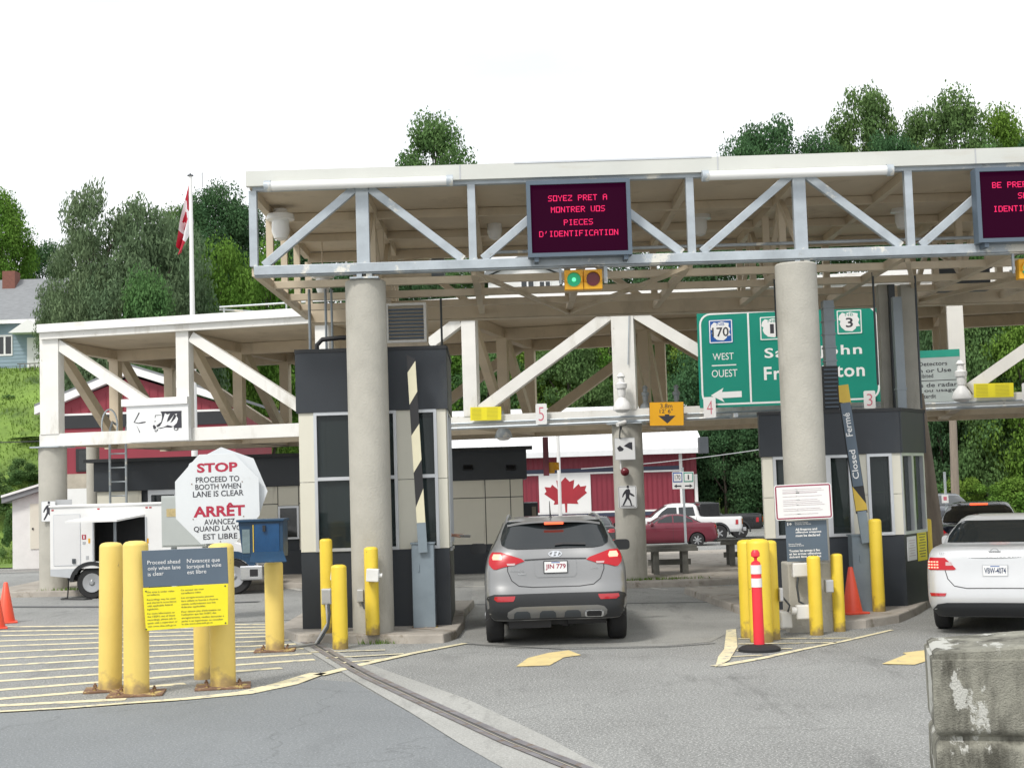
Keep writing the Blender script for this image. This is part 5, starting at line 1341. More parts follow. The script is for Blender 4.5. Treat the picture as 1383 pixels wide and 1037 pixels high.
# ================================================================== VEHICLES
def car_paint(name, c, metal=.5, rough=.32):
    mat(name, c, rough, metal, .03, 1.5, coat=.6, spec=.5)
car_paint('paint_taupe', (0.265, 0.268, 0.270)); car_paint('paint_silver', (0.62, 0.63, 0.64), .35, .3)
car_paint('paint_navy', (0.01, 0.015, 0.03), .2, .25); car_paint('paint_grey', (0.12, 0.13, 0.15)); car_paint('paint_maroon', (0.15, 0.016, 0.032), .3)
car_paint('paint_white', (0.72, 0.72, 0.72), 0, .35); car_paint('paint_black', (0.012, 0.013, 0.015), .1, .25)
emis('tail_lit', (1.0, 0.01, 0.02), 0.16, (0.26, 0.004, 0.010)); emis('tail_hot', (1.0, 0.25, 0.17), 2.0); emis('brake_bar', (1.0, 0.10, 0.03), 1.5)
mat('tail_red', (0.42, 0.012, 0.02), .15, coat=.8); mat('reverse_lens', (0.55, 0.40, 0.40), .2)
mat('skid_silver', (0.25, 0.25, 0.245), .35, .5)
def car_body(parent, slices, paint, wheels, wr, ww, hwheel, wells=True, N_=128):
    rows = []
    sl = slices
    for i in range(len(sl) - 1):
        k = max(1, int(max(abs(sl[i+1][0] - sl[i][0]) / .035, abs(sl[i+1][2] - sl[i][2]) / .12, abs(sl[i+1][3] - sl[i][3]) / .16, abs(sl[i+1][1] - sl[i][1]) / .05)))
        for j in range(k):
            t = j / k; rows.append([sl[i][q] * (1 - t) + sl[i+1][q] * t for q in range(len(sl[0]))])
    rows.append(list(sl[-1]))
    # soften kinks
    A_ = np.array(rows)
    for _ in range(2):
        B_ = A_.copy(); B_[1:-1, 1:] = A_[1:-1, 1:] * .6 + (A_[:-2, 1:] + A_[2:, 1:]) * .2; A_ = B_
    vs = []
    for z, hw, r, f, e in A_:
        yc, ly = (r + f) / 2, (f - r) / 2
        rx = min(.42, hw * .55); ry = .27
        q = []                                   # one quarter: from the middle of the side to the middle of the end
        for k in range(17): q.append((hw, (ly - ry) * k / 16))
        for k in range(1, 12): a_ = math.pi / 2 * k / 12; q.append((hw - rx + rx * math.cos(a_) ** .9, ly - ry + ry * math.sin(a_) ** .9))
        for k in range(0, 5): q.append(((hw - rx) * (1 - k / 4), ly))
        q = q[:33]
        full = q[:-1] + [(-x, y) for x, y in q[:0:-1]] + [(-x, -y) for x, y in q[:-1]] + [(x, -y) for x, y in q[:0:-1]]
        for x, y in full:
            bow = .075 * (1 - (abs(x) / hw) ** 2) if abs(y) > ly - ry - .001 else 0
            tp = 1 - .035 * (abs(y) / ly) ** 4
            vs.append((x * tp, yc + y + math.copysign(bow - .075, y) * (1 if abs(y) > ly - ry - .001 else 0) + (math.copysign(.075, y) if abs(y) > ly - ry - .001 and False else 0), z))
    m = len(A_); fs = [(i * N_ + k, i * N_ + (k + 1) % N_, (i + 1) * N_ + (k + 1) % N_, (i + 1) * N_ + k) for i in range(m - 1) for k in range(N_)]
    # strip caps so the roof shades cleanly
    def cap(o0, flip):
        q = []
        for k in range(N_ // 4 + 1, N_ // 4 + N_ // 2 + 1):
            pass
        h = N_ // 2
        for k in range(h // 1 - 1):
            a, b_ = k, k + 1; c_, d_ = (N_ - 1 - k) % N_, (N_ - k) % N_
            # pair top half points with their mirror in x axis (y sign)
            f_ = (o0 + a, o0 + b_, o0 + c_, o0 + d_) if a != d_ else (o0 + a, o0 + b_, o0 + c_)
            q.append(f_[::-1] if flip else f_)
        return q
    fs += cap((m - 1) * N_, False) + cap(0, True)
    me = bpy.data.meshes.new('body'); me.from_pydata(vs, [], fs); me.validate()
    me.materials.append(MATS[paint]); me.materials.append(MATS['trim_black'])
    o = bpy.data.objects.new('body', me); col.objects.link(o)
    if wells:
        mb = MB()
        for wy in wheels:
            for s in (-1, 1):
                mb.lathe((s * (hwheel - .12), wy, wr), [(wr + .055, -.30), (wr + .055, .30)], 32, 'X')
        cm = bpy.data.meshes.new('c'); cm.from_pydata([tuple(v) for v in mb.v], [], mb.f); co = bpy.data.objects.new('c', cm); col.objects.link(co)
        bo = o.modifiers.new('b', 'BOOLEAN'); bo.object = co; bo.operation = 'DIFFERENCE'; bo.solver = 'EXACT'
        dg = bpy.context.evaluated_depsgraph_get(); m2 = bpy.data.meshes.new_from_object(o.evaluated_get(dg)); o.modifiers.clear(); o.data = m2; m2.name = 'body'
        bpy.data.objects.remove(co); bpy.data.meshes.remove(cm)
        if len(m2.materials) < 2: m2.materials.clear(); m2.materials.append(MATS[paint]); m2.materials.append(MATS['trim_black'])
    for p_ in o.data.polygons: p_.use_smooth = True
    for p_ in o.data.polygons:
        c_ = p_.center
        if wells and any((c_.y - wy) ** 2 + (c_.z - wr) ** 2 < (wr + .054) ** 2 for wy in wheels) and abs(c_.x) < hwheel + .02: p_.material_index = 1
        if c_.z < slices[0][0] + .02: p_.material_index = 1
    es = o.modifiers.new('split', 'EDGE_SPLIT'); es.split_angle = R(40)
    o.parent = parent; MW[o.name] = mw(parent)
    bm = bmesh.new(); bm.from_mesh(o.data); bv = BVHTree.FromBMesh(bm); bm.free()
    return o, bv
def project(bv, axis, u, v, off):
    if axis == 'rear': org, d = Vector((u, -5, v)), Vector((0, 1, 0))
    elif axis == 'front': org, d = Vector((u, 12, v)), Vector((0, -1, 0))
    elif axis == 'left': org, d = Vector((-5, u, v)), Vector((1, 0, 0))
    elif axis == 'right': org, d = Vector((5, u, v)), Vector((-1, 0, 0))
    elif axis == 'top': org, d = Vector((u, v, 6)), Vector((0, 0, -1))
    hit, nrm, _, _ = bv.ray_cast(org, d)
    if hit is None: return None
    if nrm.dot(d) > 0: nrm = -nrm
    return hit + nrm * off
def patch(bv, axis, rows, name, m, parent, off=.006, nu=18, dv=.035, thick=True):
    R_ = []
    for i in range(len(rows) - 1):
        a, b_ = rows[i], rows[i+1]; k = max(1, int(math.ceil(max(abs(b_[0]-a[0]), abs(b_[1]-a[1])*.6, abs(b_[2]-a[2])*.6) / dv)))
        for j in range(k): t = j / k; R_.append([a[q]*(1-t) + b_[q]*t for q in range(3)])
    R_.append(list(rows[-1]))
    vs, idx = [], {}
    for i, (v, u0, u1) in enumerate(R_):
        for j in range(nu + 1):
            p = project(bv, axis, u0 + (u1 - u0) * j / nu, v, off)
            if p is not None: idx[i, j] = len(vs); vs.append(p)
    fs = []
    for i in range(len(R_) - 1):
        for j in range(nu):
            q = [(i, j), (i, j+1), (i+1, j+1), (i+1, j)]
            if all(k in idx for k in q):
                f = [idx[k] for k in q]
                if (vs[f[0]] - vs[f[2]]).length < .6: fs.append(f)
    mb = MB(); mb.v = vs; mb.f = [tuple(f) for f in fs]
    if not fs: return None
    return mb.build(name, m, parent, smooth=True)
def seam(bv, axis, pts, w, name, m, parent, off=.004):
    P2 = []
    for i in range(len(pts) - 1):
        a, b_ = Vector(pts[i]), Vector(pts[i+1]); k = max(1, int((b_ - a).length / .04))
        for j in range(k): P2.append(a.lerp(b_, j / k))
    P2.append(Vector(pts[-1]))
    l, r = [], []
    for i, p in enumerate(P2):
        d = (P2[min(i+1, len(P2)-1)] - P2[max(i-1, 0)]).normalized(); n = Vector((-d.y, d.x)) * w / 2
        a = project(bv, axis, *(p + n), off); b_ = project(bv, axis, *(p - n), off)
        if a is None or b_ is None: continue
        l.append(a); r.append(b_)
    mb = MB(); mb.strip(l, r); return mb.build(name, m, parent, smooth=True)
def wheel(parent, x, y, r, w, rimm='rim', spokes=7):
    s = 1 if x > 0 else -1
    mb = MB(); mb.lathe((x, y, r), [(r*.5, -w*.48), (r*.68, -w*.5), (r*.93, -w*.48), (r*.99, -w*.38), (r, -w*.2), (r, w*.2), (r*.99, w*.38), (r*.93, w*.48), (r*.68, w*.5), (r*.5, w*.48)], 40, 'X')
    t = mb.build('wheel', 'tyre', parent, smooth='auto')
    mb = MB(); xo = x + s * w * .42
    mb.lathe((xo, y, r), [(r*.66, -.01), (r*.66, .02 * 1), (r*.60, .02), (r*.58, -.01)], 32, 'X')
    mb.lathe((xo, y, r), [(r*.14, -.01), (r*.14, .03)] if s > 0 else [(r*.14, -.03), (r*.14, .01)], 16, 'X')
    for k in range(spokes):
        a = 2 * math.pi * k / spokes; mb.beam((xo + s*.012, y + .10*r*math.cos(a), r + .10*r*math.sin(a)), (xo + s*.005, y + .62*r*math.cos(a), r + .62*r*math.sin(a)), .02, r*.16, face=(1, 0, 0))
    mb.build('rim', rimm, t)
    mb = MB(); mb.lathe((x + s * w * .30, y, r), [(r*.6, -.01), (r*.6, .01)], 28, 'X'); mb.build('brake_disc', 'mat_dark_grey', t)
def plate(parent, bv, s, z, w, h, y, ink='ink', bg='white_sign', frame='trim_black', bold=.0):
    f = Fr((0, y - .004, z)); pl = MB().rect(f, 0, 0, w, h, -.012, 0).build('licence_plate', frame, parent)
    MB().rect(f, 0, 0, w - .02, h - .022, .001, .003).build('plate_face', bg, pl)
    mb = MB(); put_text(mb, f, s, -w*.42, -h*.24, w*.42, h*.24, .005, bold); mb.build('plate_number', ink, pl)
    mb = MB(); mb.rect(f, 0, h*.36, w*.36, h*.06, .004, .0055); mb.build('plate_state', 'blue_sign', pl)
def mirror(parent, x, y, z, m, s):
    mb = MB(); mb.prism(Fr((x, y, z)), outline_round(.24, .15, .05), -.07, .05)
    o = mb.build('wing_mirror', m, parent, smooth='auto'); MB().beam((x - s*.08, y + .02, z - .03), (x - s*.22, y + .04, z - .04), .04, .03).build('mirror_arm', 'trim_black', o)
def handles(parent, bv, ax, ys, z, m):
    for y in ys: patch(bv, ax, [(z, y, y + .16), (z + .03, y, y + .16)], 'door_handle', m, parent, .022, 4)

# ---- the grey SUV at the booth
def suv():
    t = thing('suv', (0, 0, 0), 'grey taupe SUV with brake lights on, stopped beside the tall booth', 'car')
    S = [(.34, .84, .14, 4.50, 5), (.40, .90, .04, 4.60, 5), (.52, .925, .0, 4.68, 5), (.68, .935, .0, 4.69, 5), (.74, .937, .03, 4.66, 5), (.82, .94, .06, 4.62, 4.6), (.95, .935, .085, 4.50, 4.4), (1.02, .925, .10, 4.25, 4.2),
         (1.10, .905, .12, 3.9, 4), (1.18, .875, .15, 3.55, 4), (1.25, .83, .19, 3.40, 4.4), (1.32, .79, .25, 3.25, 4.8), (1.41, .74, .33, 3.0, 5), (1.50, .70, .40, 2.75, 5.5), (1.56, .675, .45, 2.5, 5.5), (1.60, .65, .50, 2.3, 5.5), (1.625, .60, .62, 2.1, 5), (1.642, .50, .85, 1.9, 4)]
    body, bv = car_body(t, S, 'paint_taupe', (.92, 3.62), .355, .24, .935)
    # lower cladding
    patch(bv, 'rear', [(.36, -.80, .80), (.42, -.87, .87), (.52, -.905, .905), (.60, -.915, .915), (.665, -.88, .88), (.69, -.80, .80)], 'bumper', 'trim_black', t, .007, 40)
    for ax in ('left', 'right'):
        patch(bv, ax, [(.36, 1.35, 3.2), (.50, 1.38, 3.17)], 'sill_cladding', 'trim_black', t, .008, 16)
        patch(bv, ax, [(1.22, .75, 3.2), (1.34, .80, 3.0), (1.50, 1.1, 2.55), (1.55, 1.35, 2.3)], 'side_window', 'car_glass', t, .006, 24)
        handles(t, bv, ax, (1.5, 2.5), 1.06, 'paint_taupe')
    for ax, s in (('left', -1), ('right', 1)):
        mb = MB(); k = 22; inn, out = [], []
        for wy in (.92,):
            for a in range(k + 1):
                th = R(-5 + 190 * a / k); 
                for rr, lst in ((.41, inn), (.475, out)):
                    p = project(bv, ax, wy + rr * math.cos(th), .355 + rr * math.sin(th), .008)
                    lst.append(p if p else Vector((s * .93, wy + rr * math.cos(th), max(.1, .355 + rr * math.sin(th)))))
        mb.strip(inn, out); mb.build('arch_cladding', 'trim_black', t, smooth=True)
    # silver skid and exhaust
    patch(bv, 'rear', [(.385, -.62, .60), (.42, -.64, .635), (.47, -.63, .64), (.515, -.55, .60), (.53, -.48, .52)], 'skid_plate', 'skid_silver', t, .014, 30)
    for cx_ in (-.45, -.12, .20): patch(bv, 'rear', [(.39, cx_ - .11, cx_ + .11), (.45, cx_ - .10, cx_ + .10), (.475, cx_ - .07, cx_ + .07)], 'skid_recess', 'mat_dark_grey', t, .018, 6)
    patch(bv, 'rear', [(.39, .37, .58), (.41, .355, .595), (.455, .355, .595), (.475, .38, .57)], 'exhaust_surround', 'chrome', t, .022, 8)
    ex = patch(bv, 'rear', [(.40, .39, .56), (.42, .38, .57), (.445, .38, .57), (.46, .40, .55)], 'exhaust_tip', 'black', t, .026, 8)
    # rear glass and spoiler
    patch(bv, 'rear', [(1.25, -.50, .50), (1.265, -.61, .61), (1.305, -.69, .69), (1.38, -.70, .70), (1.48, -.67, .67), (1.56, -.635, .635), (1.595, -.60, .60)], 'rear_window', 'car_glass', t, .008, 30)
    mb = MB()
    pr = [(-.56, 1.600), (-.50, 1.632), (0, 1.655), (.50, 1.632), (.56, 1.600)]
    L_, U_ = [], []
    for u in [(-.61 + 1.22 * k / 20) for k in range(21)]:
        zt_3 = 1.638 - .045 * (abs(u) / .61) ** 3
        L_.append(Vector((u, .37 + .07 * (abs(u)/.57) ** 2, zt_3 - .035))); U_.append(Vector((u, .72 + .05 * (abs(u)/.57) ** 2, zt_3 + .010)))
    Bm = [v - Vector((0, 0, .02)) for v in L_]; Um = [v - Vector((0, 0, .06)) for v in U_]
    mb.strip(L_, U_); mb.strip(Bm, L_); mb.strip(Um, Bm); mb.build('spoiler', 'paint_taupe', t, smooth='auto')
    MB().box((0, .345, 1.572), (.25, .03, .030)).build('brake_light', 'brake_bar', t, bevel=.006)
    seam(bv, 'rear', [(.0, 1.285), (.12, 1.295), (.40, 1.285)], .022, 'wiper', 'black', t, .03)
    # tail lights
    for s in (-1, 1):
        def rr(z, a, b_): return (z, s * a, s * b_) if s > 0 else (z, -b_, -a)
        tl = patch(bv, 'rear', [rr(1.005, .76, .80), rr(1.03, .68, .825), rr(1.06, .52, .85), rr(1.10, .40, .855), rr(1.13, .44, .85), rr(1.17, .56, .84), rr(1.215, .70, .81)], 'tail_light', 'tail_lit', t, .012, 16)
        patch(bv, 'rear', [rr(1.12, .69, .80), rr(1.15, .68, .81), rr(1.19, .70, .79)], 'brake_lamp', 'tail_hot', tl, .016, 6)
        patch(bv, 'rear', [rr(1.05, .53, .62), rr(1.075, .52, .63)], 'reverse_lamp', 'reverse_lens', tl, .016, 6)
        patch(bv, 'rear', [rr(.60, .56, .76), rr(.63, .54, .80), rr(.665, .53, .79)], 'reflector', 'tail_red', t, .012, 8)
    # tailgate seams, badge, plate
    seam(bv, 'rear', [(-.62, 1.10), (-.62, .98), (-.57, .86), (-.48, .79), (-.3, .77), (.3, .77), (.48, .79), (.57, .86), (.62, .98), (.62, 1.10)], .010, 'tailgate_seam', 'black', t, .004)
    seam(bv, 'rear', [(-.40, 1.115), (0, 1.125), (.40, 1.115)], .012, 'tailgate_trim', 'black', t, .012)
    p = project(bv, 'rear', 0, 1.18, .012); f = Fr(p, pitch=-12); mb = MB(); k = 28
    o = [(.088 * math.cos(2*math.pi*a/k), .042 * math.sin(2*math.pi*a/k)) for a in range(k + 1)]; i_ = [(x * .84, y * .74) for x, y in o]
    mb.strip([f.p(x, y, 0) for x, y in i_], [f.p(x, y, 0) for x, y in o])
    mb.prism(f, [(-.055, -.030), (-.030, -.033), (-.012, -.004), (.018, .006), (.028, .033), (.055, .030), (.030, -.033), (.010, -.033), (.014, -.010), (-.014, -.014), (-.010, .033), (-.030, .033)], 0, .004)
    mb.build('badge', 'chrome', t)
    p = project(bv, 'rear', -.5, .98, .010); f = Fr((-.5, p.y - .003, .985)); mb = MB(); put_text(mb, f, 'SANTA FE', -.09, -.012, .09, .012, .0, .02); mb.rect(f, .06, -.045, .10, .022, -.001, .001); mb.build('model_lettering', 'chrome', t)
    p = project(bv, 'rear', .5, .99, .010); f = Fr((.5, p.y - .003, .995)); mb = MB(); put_text(mb, f, 'AWD', -.05, -.012, .05, .012, .0, .02); mb.build('model_lettering', 'chrome', t)
    patch(bv, 'rear', [(.89, -.24, .24), (.93, -.27, .27), (1.10, -.27, .27)], 'plate_recess', 'paint_taupe', t, .007, 10)
    p = project(bv, 'rear', 0, .94, .02); plate(t, bv, 'JIN 779', 1.02, .31, .16, min(p.y, project(bv, 'rear', 0, 1.1, .02).y), 'pink_plate' if 'pink_plate' in MATS else mat('pink_plate', (.35, .05, .08), .5), bold=.02)
    # roof rails and antenna
    for s in (-1, 1):
        MB().tube([(s * .62, .70, 1.585), (s * .61, .80, 1.645), (s * .59, 1.6, 1.665), (s * .57, 2.3, 1.63)], .018, 8).build('roof_rail', 'rim', t, smooth='auto')
    MB().tube([(-.03, .75, 1.61), (-.04, .66, 1.86)], [.012, .004], 6).build('antenna', 'black', t)
    MB().tube([(-.03, .78, 1.625), (-.03, .70, 1.655)], [.03, .015], 8).build('antenna_base', 'black', t)
    mirror(t, -1.07, 3.05, 1.16, 'trim_black', -1); mirror(t, 1.07, 3.05, 1.16, 'trim_black', 1)
    for wy in (.92, 3.62):
        for s in (-1, 1): wheel(t, s * .815, wy, .355, .24)
    # underbody
    mb = MB(); mb.box((0, 2.3, .30), (1.3, 3.6, .10)); mb.beam((-.75, .92, .28), (.75, .92, .28), .10, .09); mb.box((-.35, .55, .30), (.55, .5, .14)); mb.beam((.1, .5, .27), (.3, .9, .30), .09, .09); mb.build('underbody', 'black', t)
    patch(bv, 'front', [(.45, -.85, .85), (.95, -.8, .8)], 'grille', 'trim_black', t, .01, 14)
    patch(bv, 'front', [(1.18, -.78, .78), (1.55, -.6, .6)], 'windscreen', 'car_glass', t, .008, 16)
    return t
c = suv(); g = G(749, 862, 0); c.location = (G(751, 862, 0).x - .0, 18.65, 0); print('suv at', c.location)

def sedan_slices(L_=4.62, k=1.0, trunk=1.11):
    return [(.23, .78, .16, 4.4, 5), (.30, .84, .04, 4.52, 5), (.45, .875, .0, 4.6, 5), (.62, .88, .02, 4.6, 4.6), (.78, .882, .05, 4.5, 4.4), (.92, .87, .07, 4.15, 4.2), (1.0, .855, .08, 3.7, 4), (1.06, .835, .10, 3.3, 4), (trunk - .02, .81, .13, 3.15, 4), (trunk, .78, .22, 3.05, 4), (trunk + .025, .74, .72, 3.0, 4), (trunk + .12, .70, .92, 2.85, 4),
            (1.36, .62, 1.18, 2.55, 4), (1.43, .57, 1.36, 2.35, 3.8), (1.47, .50, 1.55, 2.15, 3.6), (1.49, .38, 1.75, 2.0, 3.2)]
def sedan(label, paint, trunk=1.11, rear_details=None, group=None, lit=False, name='sedan'):
    t = thing(name, (0, 0, 0), label, 'car', group)
    body, bv = car_body(t, sedan_slices(trunk=trunk), paint, (.95, 3.62), .315, .21, .87)
    for ax in ('left', 'right'):
        patch(bv, ax, [(trunk + .06, 1.08, 2.72), (1.24, 1.16, 2.62), (1.38, 1.50, 2.30), (1.42, 1.75, 2.12)], 'side_window', 'car_glass', t, .006, 26)
        seam(bv, ax, [(2.02, .35), (2.02, trunk)], .012, 'door_seam', 'black', t); seam(bv, ax, [(2.00, trunk + .02), (2.0, 1.42)], .05, 'pillar', paint, t, .010)
        seam(bv, ax, [(1.30, .55), (1.25, .8), (1.12, trunk - .02)], .010, 'door_seam', 'black', t)
        handles(t, bv, ax, (1.35, 2.2), .90, paint)
    patch(bv, 'rear', [(trunk + .035, -.66, .66), (1.22, -.66, .66), (1.36, -.58, .58), (1.41, -.50, .50)], 'rear_window', 'car_glass', t, .008, 24)
    patch(bv, 'front', [(1.10, -.70, .70), (1.25, -.66, .66), (1.40, -.52, .52)], 'windscreen', 'car_glass', t, .008, 20)
    for s in (-1, 1):
        def rr(z, a, b_): return (z, a, b_) if s > 0 else (z, -b_, -a)
        tl = patch(bv, 'rear', [rr(.830, .50, .80), rr(.845, .475, .825), rr(.92, .545, .825), rr(.985, .61, .80)], 'tail_light', 'tail_red' if not lit else 'tail_lit', t, .010, 16)
        if lit:
            mb = MB()
            for i in range(4):
                for j in range(3):
                    p = project(bv, 'rear', s * (.70 + .035 * i), .86 + .035 * j, .018)
                    if p: mb.box(p, (.022, .01, .018))
            mb.build('brake_lamp', 'tail_hot', tl)
        else: patch(bv, 'rear', [rr(.86, .70, .80), rr(.93, .70, .80)], 'brake_lamp', 'red_lens_off', tl, .014, 4)
        patch(bv, 'rear', [rr(.885, .52, .60), rr(.93, .53, .60)], 'reverse_lamp', 'reverse_lens', tl, .014, 4)
        patch(bv, 'rear', [rr(.50, .62, .80), rr(.54, .60, .81)], 'reflector', 'tail_red', t, .010, 6)
        mirror(t, s * .90, 2.95, 1.08, paint, s)
    patch(bv, 'rear', [(.24, -.74, .74), (.32, -.80, .80), (.40, -.72, .72), (.42, -.60, .60)], 'bumper_valance', 'trim_black', t, .008, 26)
    seam(bv, 'rear', [(-.62, .86), (-.58, .72), (-.50, .63), (-.35, .60), (.35, .60), (.50, .63), (.58, .72), (.62, .86)], .010, 'boot_seam', 'black', t)
    for wy in (.95, 3.62):
        for s in (-1, 1): wheel(t, s * .775, wy, .315, .20)
    MB().box((0, 2.3, .22), (1.3, 3.6, .06)).build('underbody', 'black', t)
    return t, bv
t, bv = sedan('silver sedan with lit brake lights and Virginia style plate VBW 4074 behind the concrete block', 'paint_silver', lit=True)
MB().box((0, .085, .985), (.66, .035, .022)).build('boot_trim', 'chrome', t, bevel=.005)
p = project(bv, 'rear', 0, .84, .012); plate(t, bv, 'VBW-4074', .82, .31, .15, p.y - .005, 'blue_ink' if 'blue_ink' in MATS else mat('blue_ink', (.05, .07, .14), .5), frame='alu', bold=.02)
p = project(bv, 'rear', 0, 1.055, .012); f = Fr((0, p.y - .004, 1.055)); mb = MB(); k = 24
o = [(.055 * math.cos(2*math.pi*a/k), .045 * math.sin(2*math.pi*a/k)) for a in range(k + 1)]; mb.strip([f.p(x*.76, y*.72) for x, y in o], [f.p(x, y) for x, y in o]); mb.rect(f, 0, 0, .15, .018, 0, .004); mb.build('badge', 'chrome', t)
f = Fr((-.58, project(bv, 'rear', -.58, 1.03, .01).y - .006, 1.04)); mb = MB(); put_text(mb, f, 'SENTRA', -.10, -.012, .10, .012, 0, .01); mb.build('model_lettering', 'chrome', t)
f = Fr((.60, project(bv, 'rear', .60, .70, .01).y - .006, .70)); mb = MB(); mb.rect(f, 0, 0, .09, .03, 0, .002); mb.build('badge', 'blue_sign', t)
MB().box((0, .80, 1.16), (.26, .03, .022)).build('brake_light', 'brake_bar', t)
p = P(1343, 760, 18.35); t.location = (p.x, 18.35, 0); t.rotation_euler = (0, 0, R(-24))
t, bv = sedan('dark navy sedan with lit brake lights ahead of the silver sedan', 'paint_navy', lit=True, trunk=1.08)
MB().box((0, 1.38, 1.445), (.34, .04, .03)).build('brake_light', 'brake_bar', t)
p = P(1321, 740, 27.5); t.location = (p.x, 27.5, 0); t.rotation_euler = (0, 0, R(-20))
t, bv = sedan('grey car farthest up the right lane beside the small signpost', 'paint_grey')
p = P(1281, 700, 42); t.location = (p.x, 42, 0); t.rotation_euler = (0, 0, R(-8))
t, bv = sedan('maroon red sedan seen from the side in front of the white pickup', 'paint_maroon', trunk=1.06)
p = P(967, 730, 66); t.location = (p.x, 66, terrain(p.x, 66) - .05); t.rotation_euler = (0, 0, R(90))
t, bv = sedan('black car barely glimpsed between the grey SUV and the far middle column', 'paint_black')
p = P(803, 715, 60); t.location = (p.x, 60, terrain(p.x, 60)); t.rotation_euler = (0, 0, R(-4))

def pickup(label, paint, cargo=None, nose=False):
    t = thing('pickup_truck', (0, 0, 0), label, 'pickup truck')
    S = [(.45, .90, .10, 5.55, 6), (.55, .97, .02, 5.75, 6), (.80, .99, .0, 5.8, 6), (1.05, .985, .0, 5.78, 6), (1.12, .975, .0, 5.68, 6), (1.17, .95, .03, 5.2, 6), (1.19, .93, 1.7, 4.6, 6), (1.22, .92, 2.0, 4.35, 6), (1.45, .87, 2.05, 4.1, 6), (1.70, .79, 2.12, 3.7, 6), (1.82, .70, 2.25, 3.45, 5), (1.86, .5, 2.5, 3.2, 4)]
    body, bv = car_body(t, S, paint, (1.15, 4.72), .39, .26, .97)
    for ax in ('left', 'right'):
        patch(bv, ax, [(1.26, 2.25, 3.02), (1.68, 2.32, 3.02)], 'side_window', 'car_glass', t, .006, 10)
        patch(bv, ax, [(1.26, 3.12, 4.05), (1.50, 3.12, 3.82), (1.68, 3.12, 3.55)], 'side_window', 'car_glass', t, .006, 10)
        seam(bv, ax, [(2.2, .6), (2.2, 1.2)], .014, 'door_seam', 'black', t); seam(bv, ax, [(3.07, .6), (3.07, 1.22)], .014, 'door_seam', 'black', t)
        s = -1 if ax == 'left' else 1
        for wy in (1.15, 4.72):
            k = 20; inn, out = [], []
            for a in range(k + 1):
                th = R(-8 + 196 * a / k)
                inn.append(Vector((s * 1.0, wy + .45 * math.cos(th), .39 + .45 * math.sin(th)))); out.append(Vector((s * .985, wy + .53 * math.cos(th), .39 + .53 * math.sin(th))))
            mb = MB(); mb.strip(inn, out); mb.build('fender_flare', 'trim_black' if paint != 'paint_navy' else paint, t)
        for yy, nm in ((.02, 1),): patch(bv, ax, [(.80, .22, .36), (1.02, .22, .34)], 'tail_light', 'tail_red', t, .02, 5)
    patch(bv, 'rear', [(.80, -.90, -.76), (1.06, -.90, -.76)], 'tail_light', 'tail_red', t, .01, 4); patch(bv, 'rear', [(.80, .76, .90), (1.06, .76, .90)], 'tail_light', 'tail_red', t, .01, 4)
    MB().box((0, -.08, .56), (1.8, .16, .16)).build('rear_bumper', 'chrome', t, bevel=.02)
    mb = MB(); mb.box((0, .98, 1.19), (1.62, 1.8, .02)); mb.build('truck_bed', 'trim_black', t)
    patch(bv, 'rear', [(1.28, -.70, .70), (1.66, -.64, .64)], 'rear_window', 'car_glass', t, .01, 10)
    patch(bv, 'front', [(1.22, -.80, .80), (1.75, -.66, .66)], 'windscreen', 'car_glass', t, .01, 14)
    patch(bv, 'front', [(.74, -.50, .50), (1.04, -.50, .50)], 'grille', 'trim_black', t, .012, 10)
    fb = MB().box((0, 5.82, .62), (1.86, .18, .22)).build('front_bumper', 'chrome', t, bevel=.03)
    for s in (-1, 1): patch(bv, 'front', [(.80, .58, .86), (1.02, .58, .84)] if s > 0 else [(.80, -.86, -.58), (1.02, -.84, -.58)], 'headlight', 'lamp_glass', t, .014, 6); MB().box((s*.62, 5.915, .62), (.24, .02, .11)).build('fog_recess', 'trim_black', fb)
    for wy in (1.15, 4.72):
        for s in (-1, 1): wheel(t, s * .86, wy, .39, .26, spokes=5)
    if cargo: MB().box2((-.80, 1.05, 1.18), (.80, 2.0, 1.84)).build('bed_cap', 'paint_black', t, bevel=.04)
    return t
t = pickup('white pickup truck with a dark cap behind the cab, parked behind the maroon sedan', 'paint_white', True)
p = P(1000, 725, 70); t.location = (p.x, 70, terrain(p.x, 70) + .0); t.rotation_euler = (0, 0, R(90))
t = pickup('black pickup truck at the back partly hidden by the low booth', 'paint_black')
p = P(1029, 720, 72.8); t.location = (p.x, 72.8, terrain(p.x, 72.8)); t.rotation_euler = (0, 0, R(86))

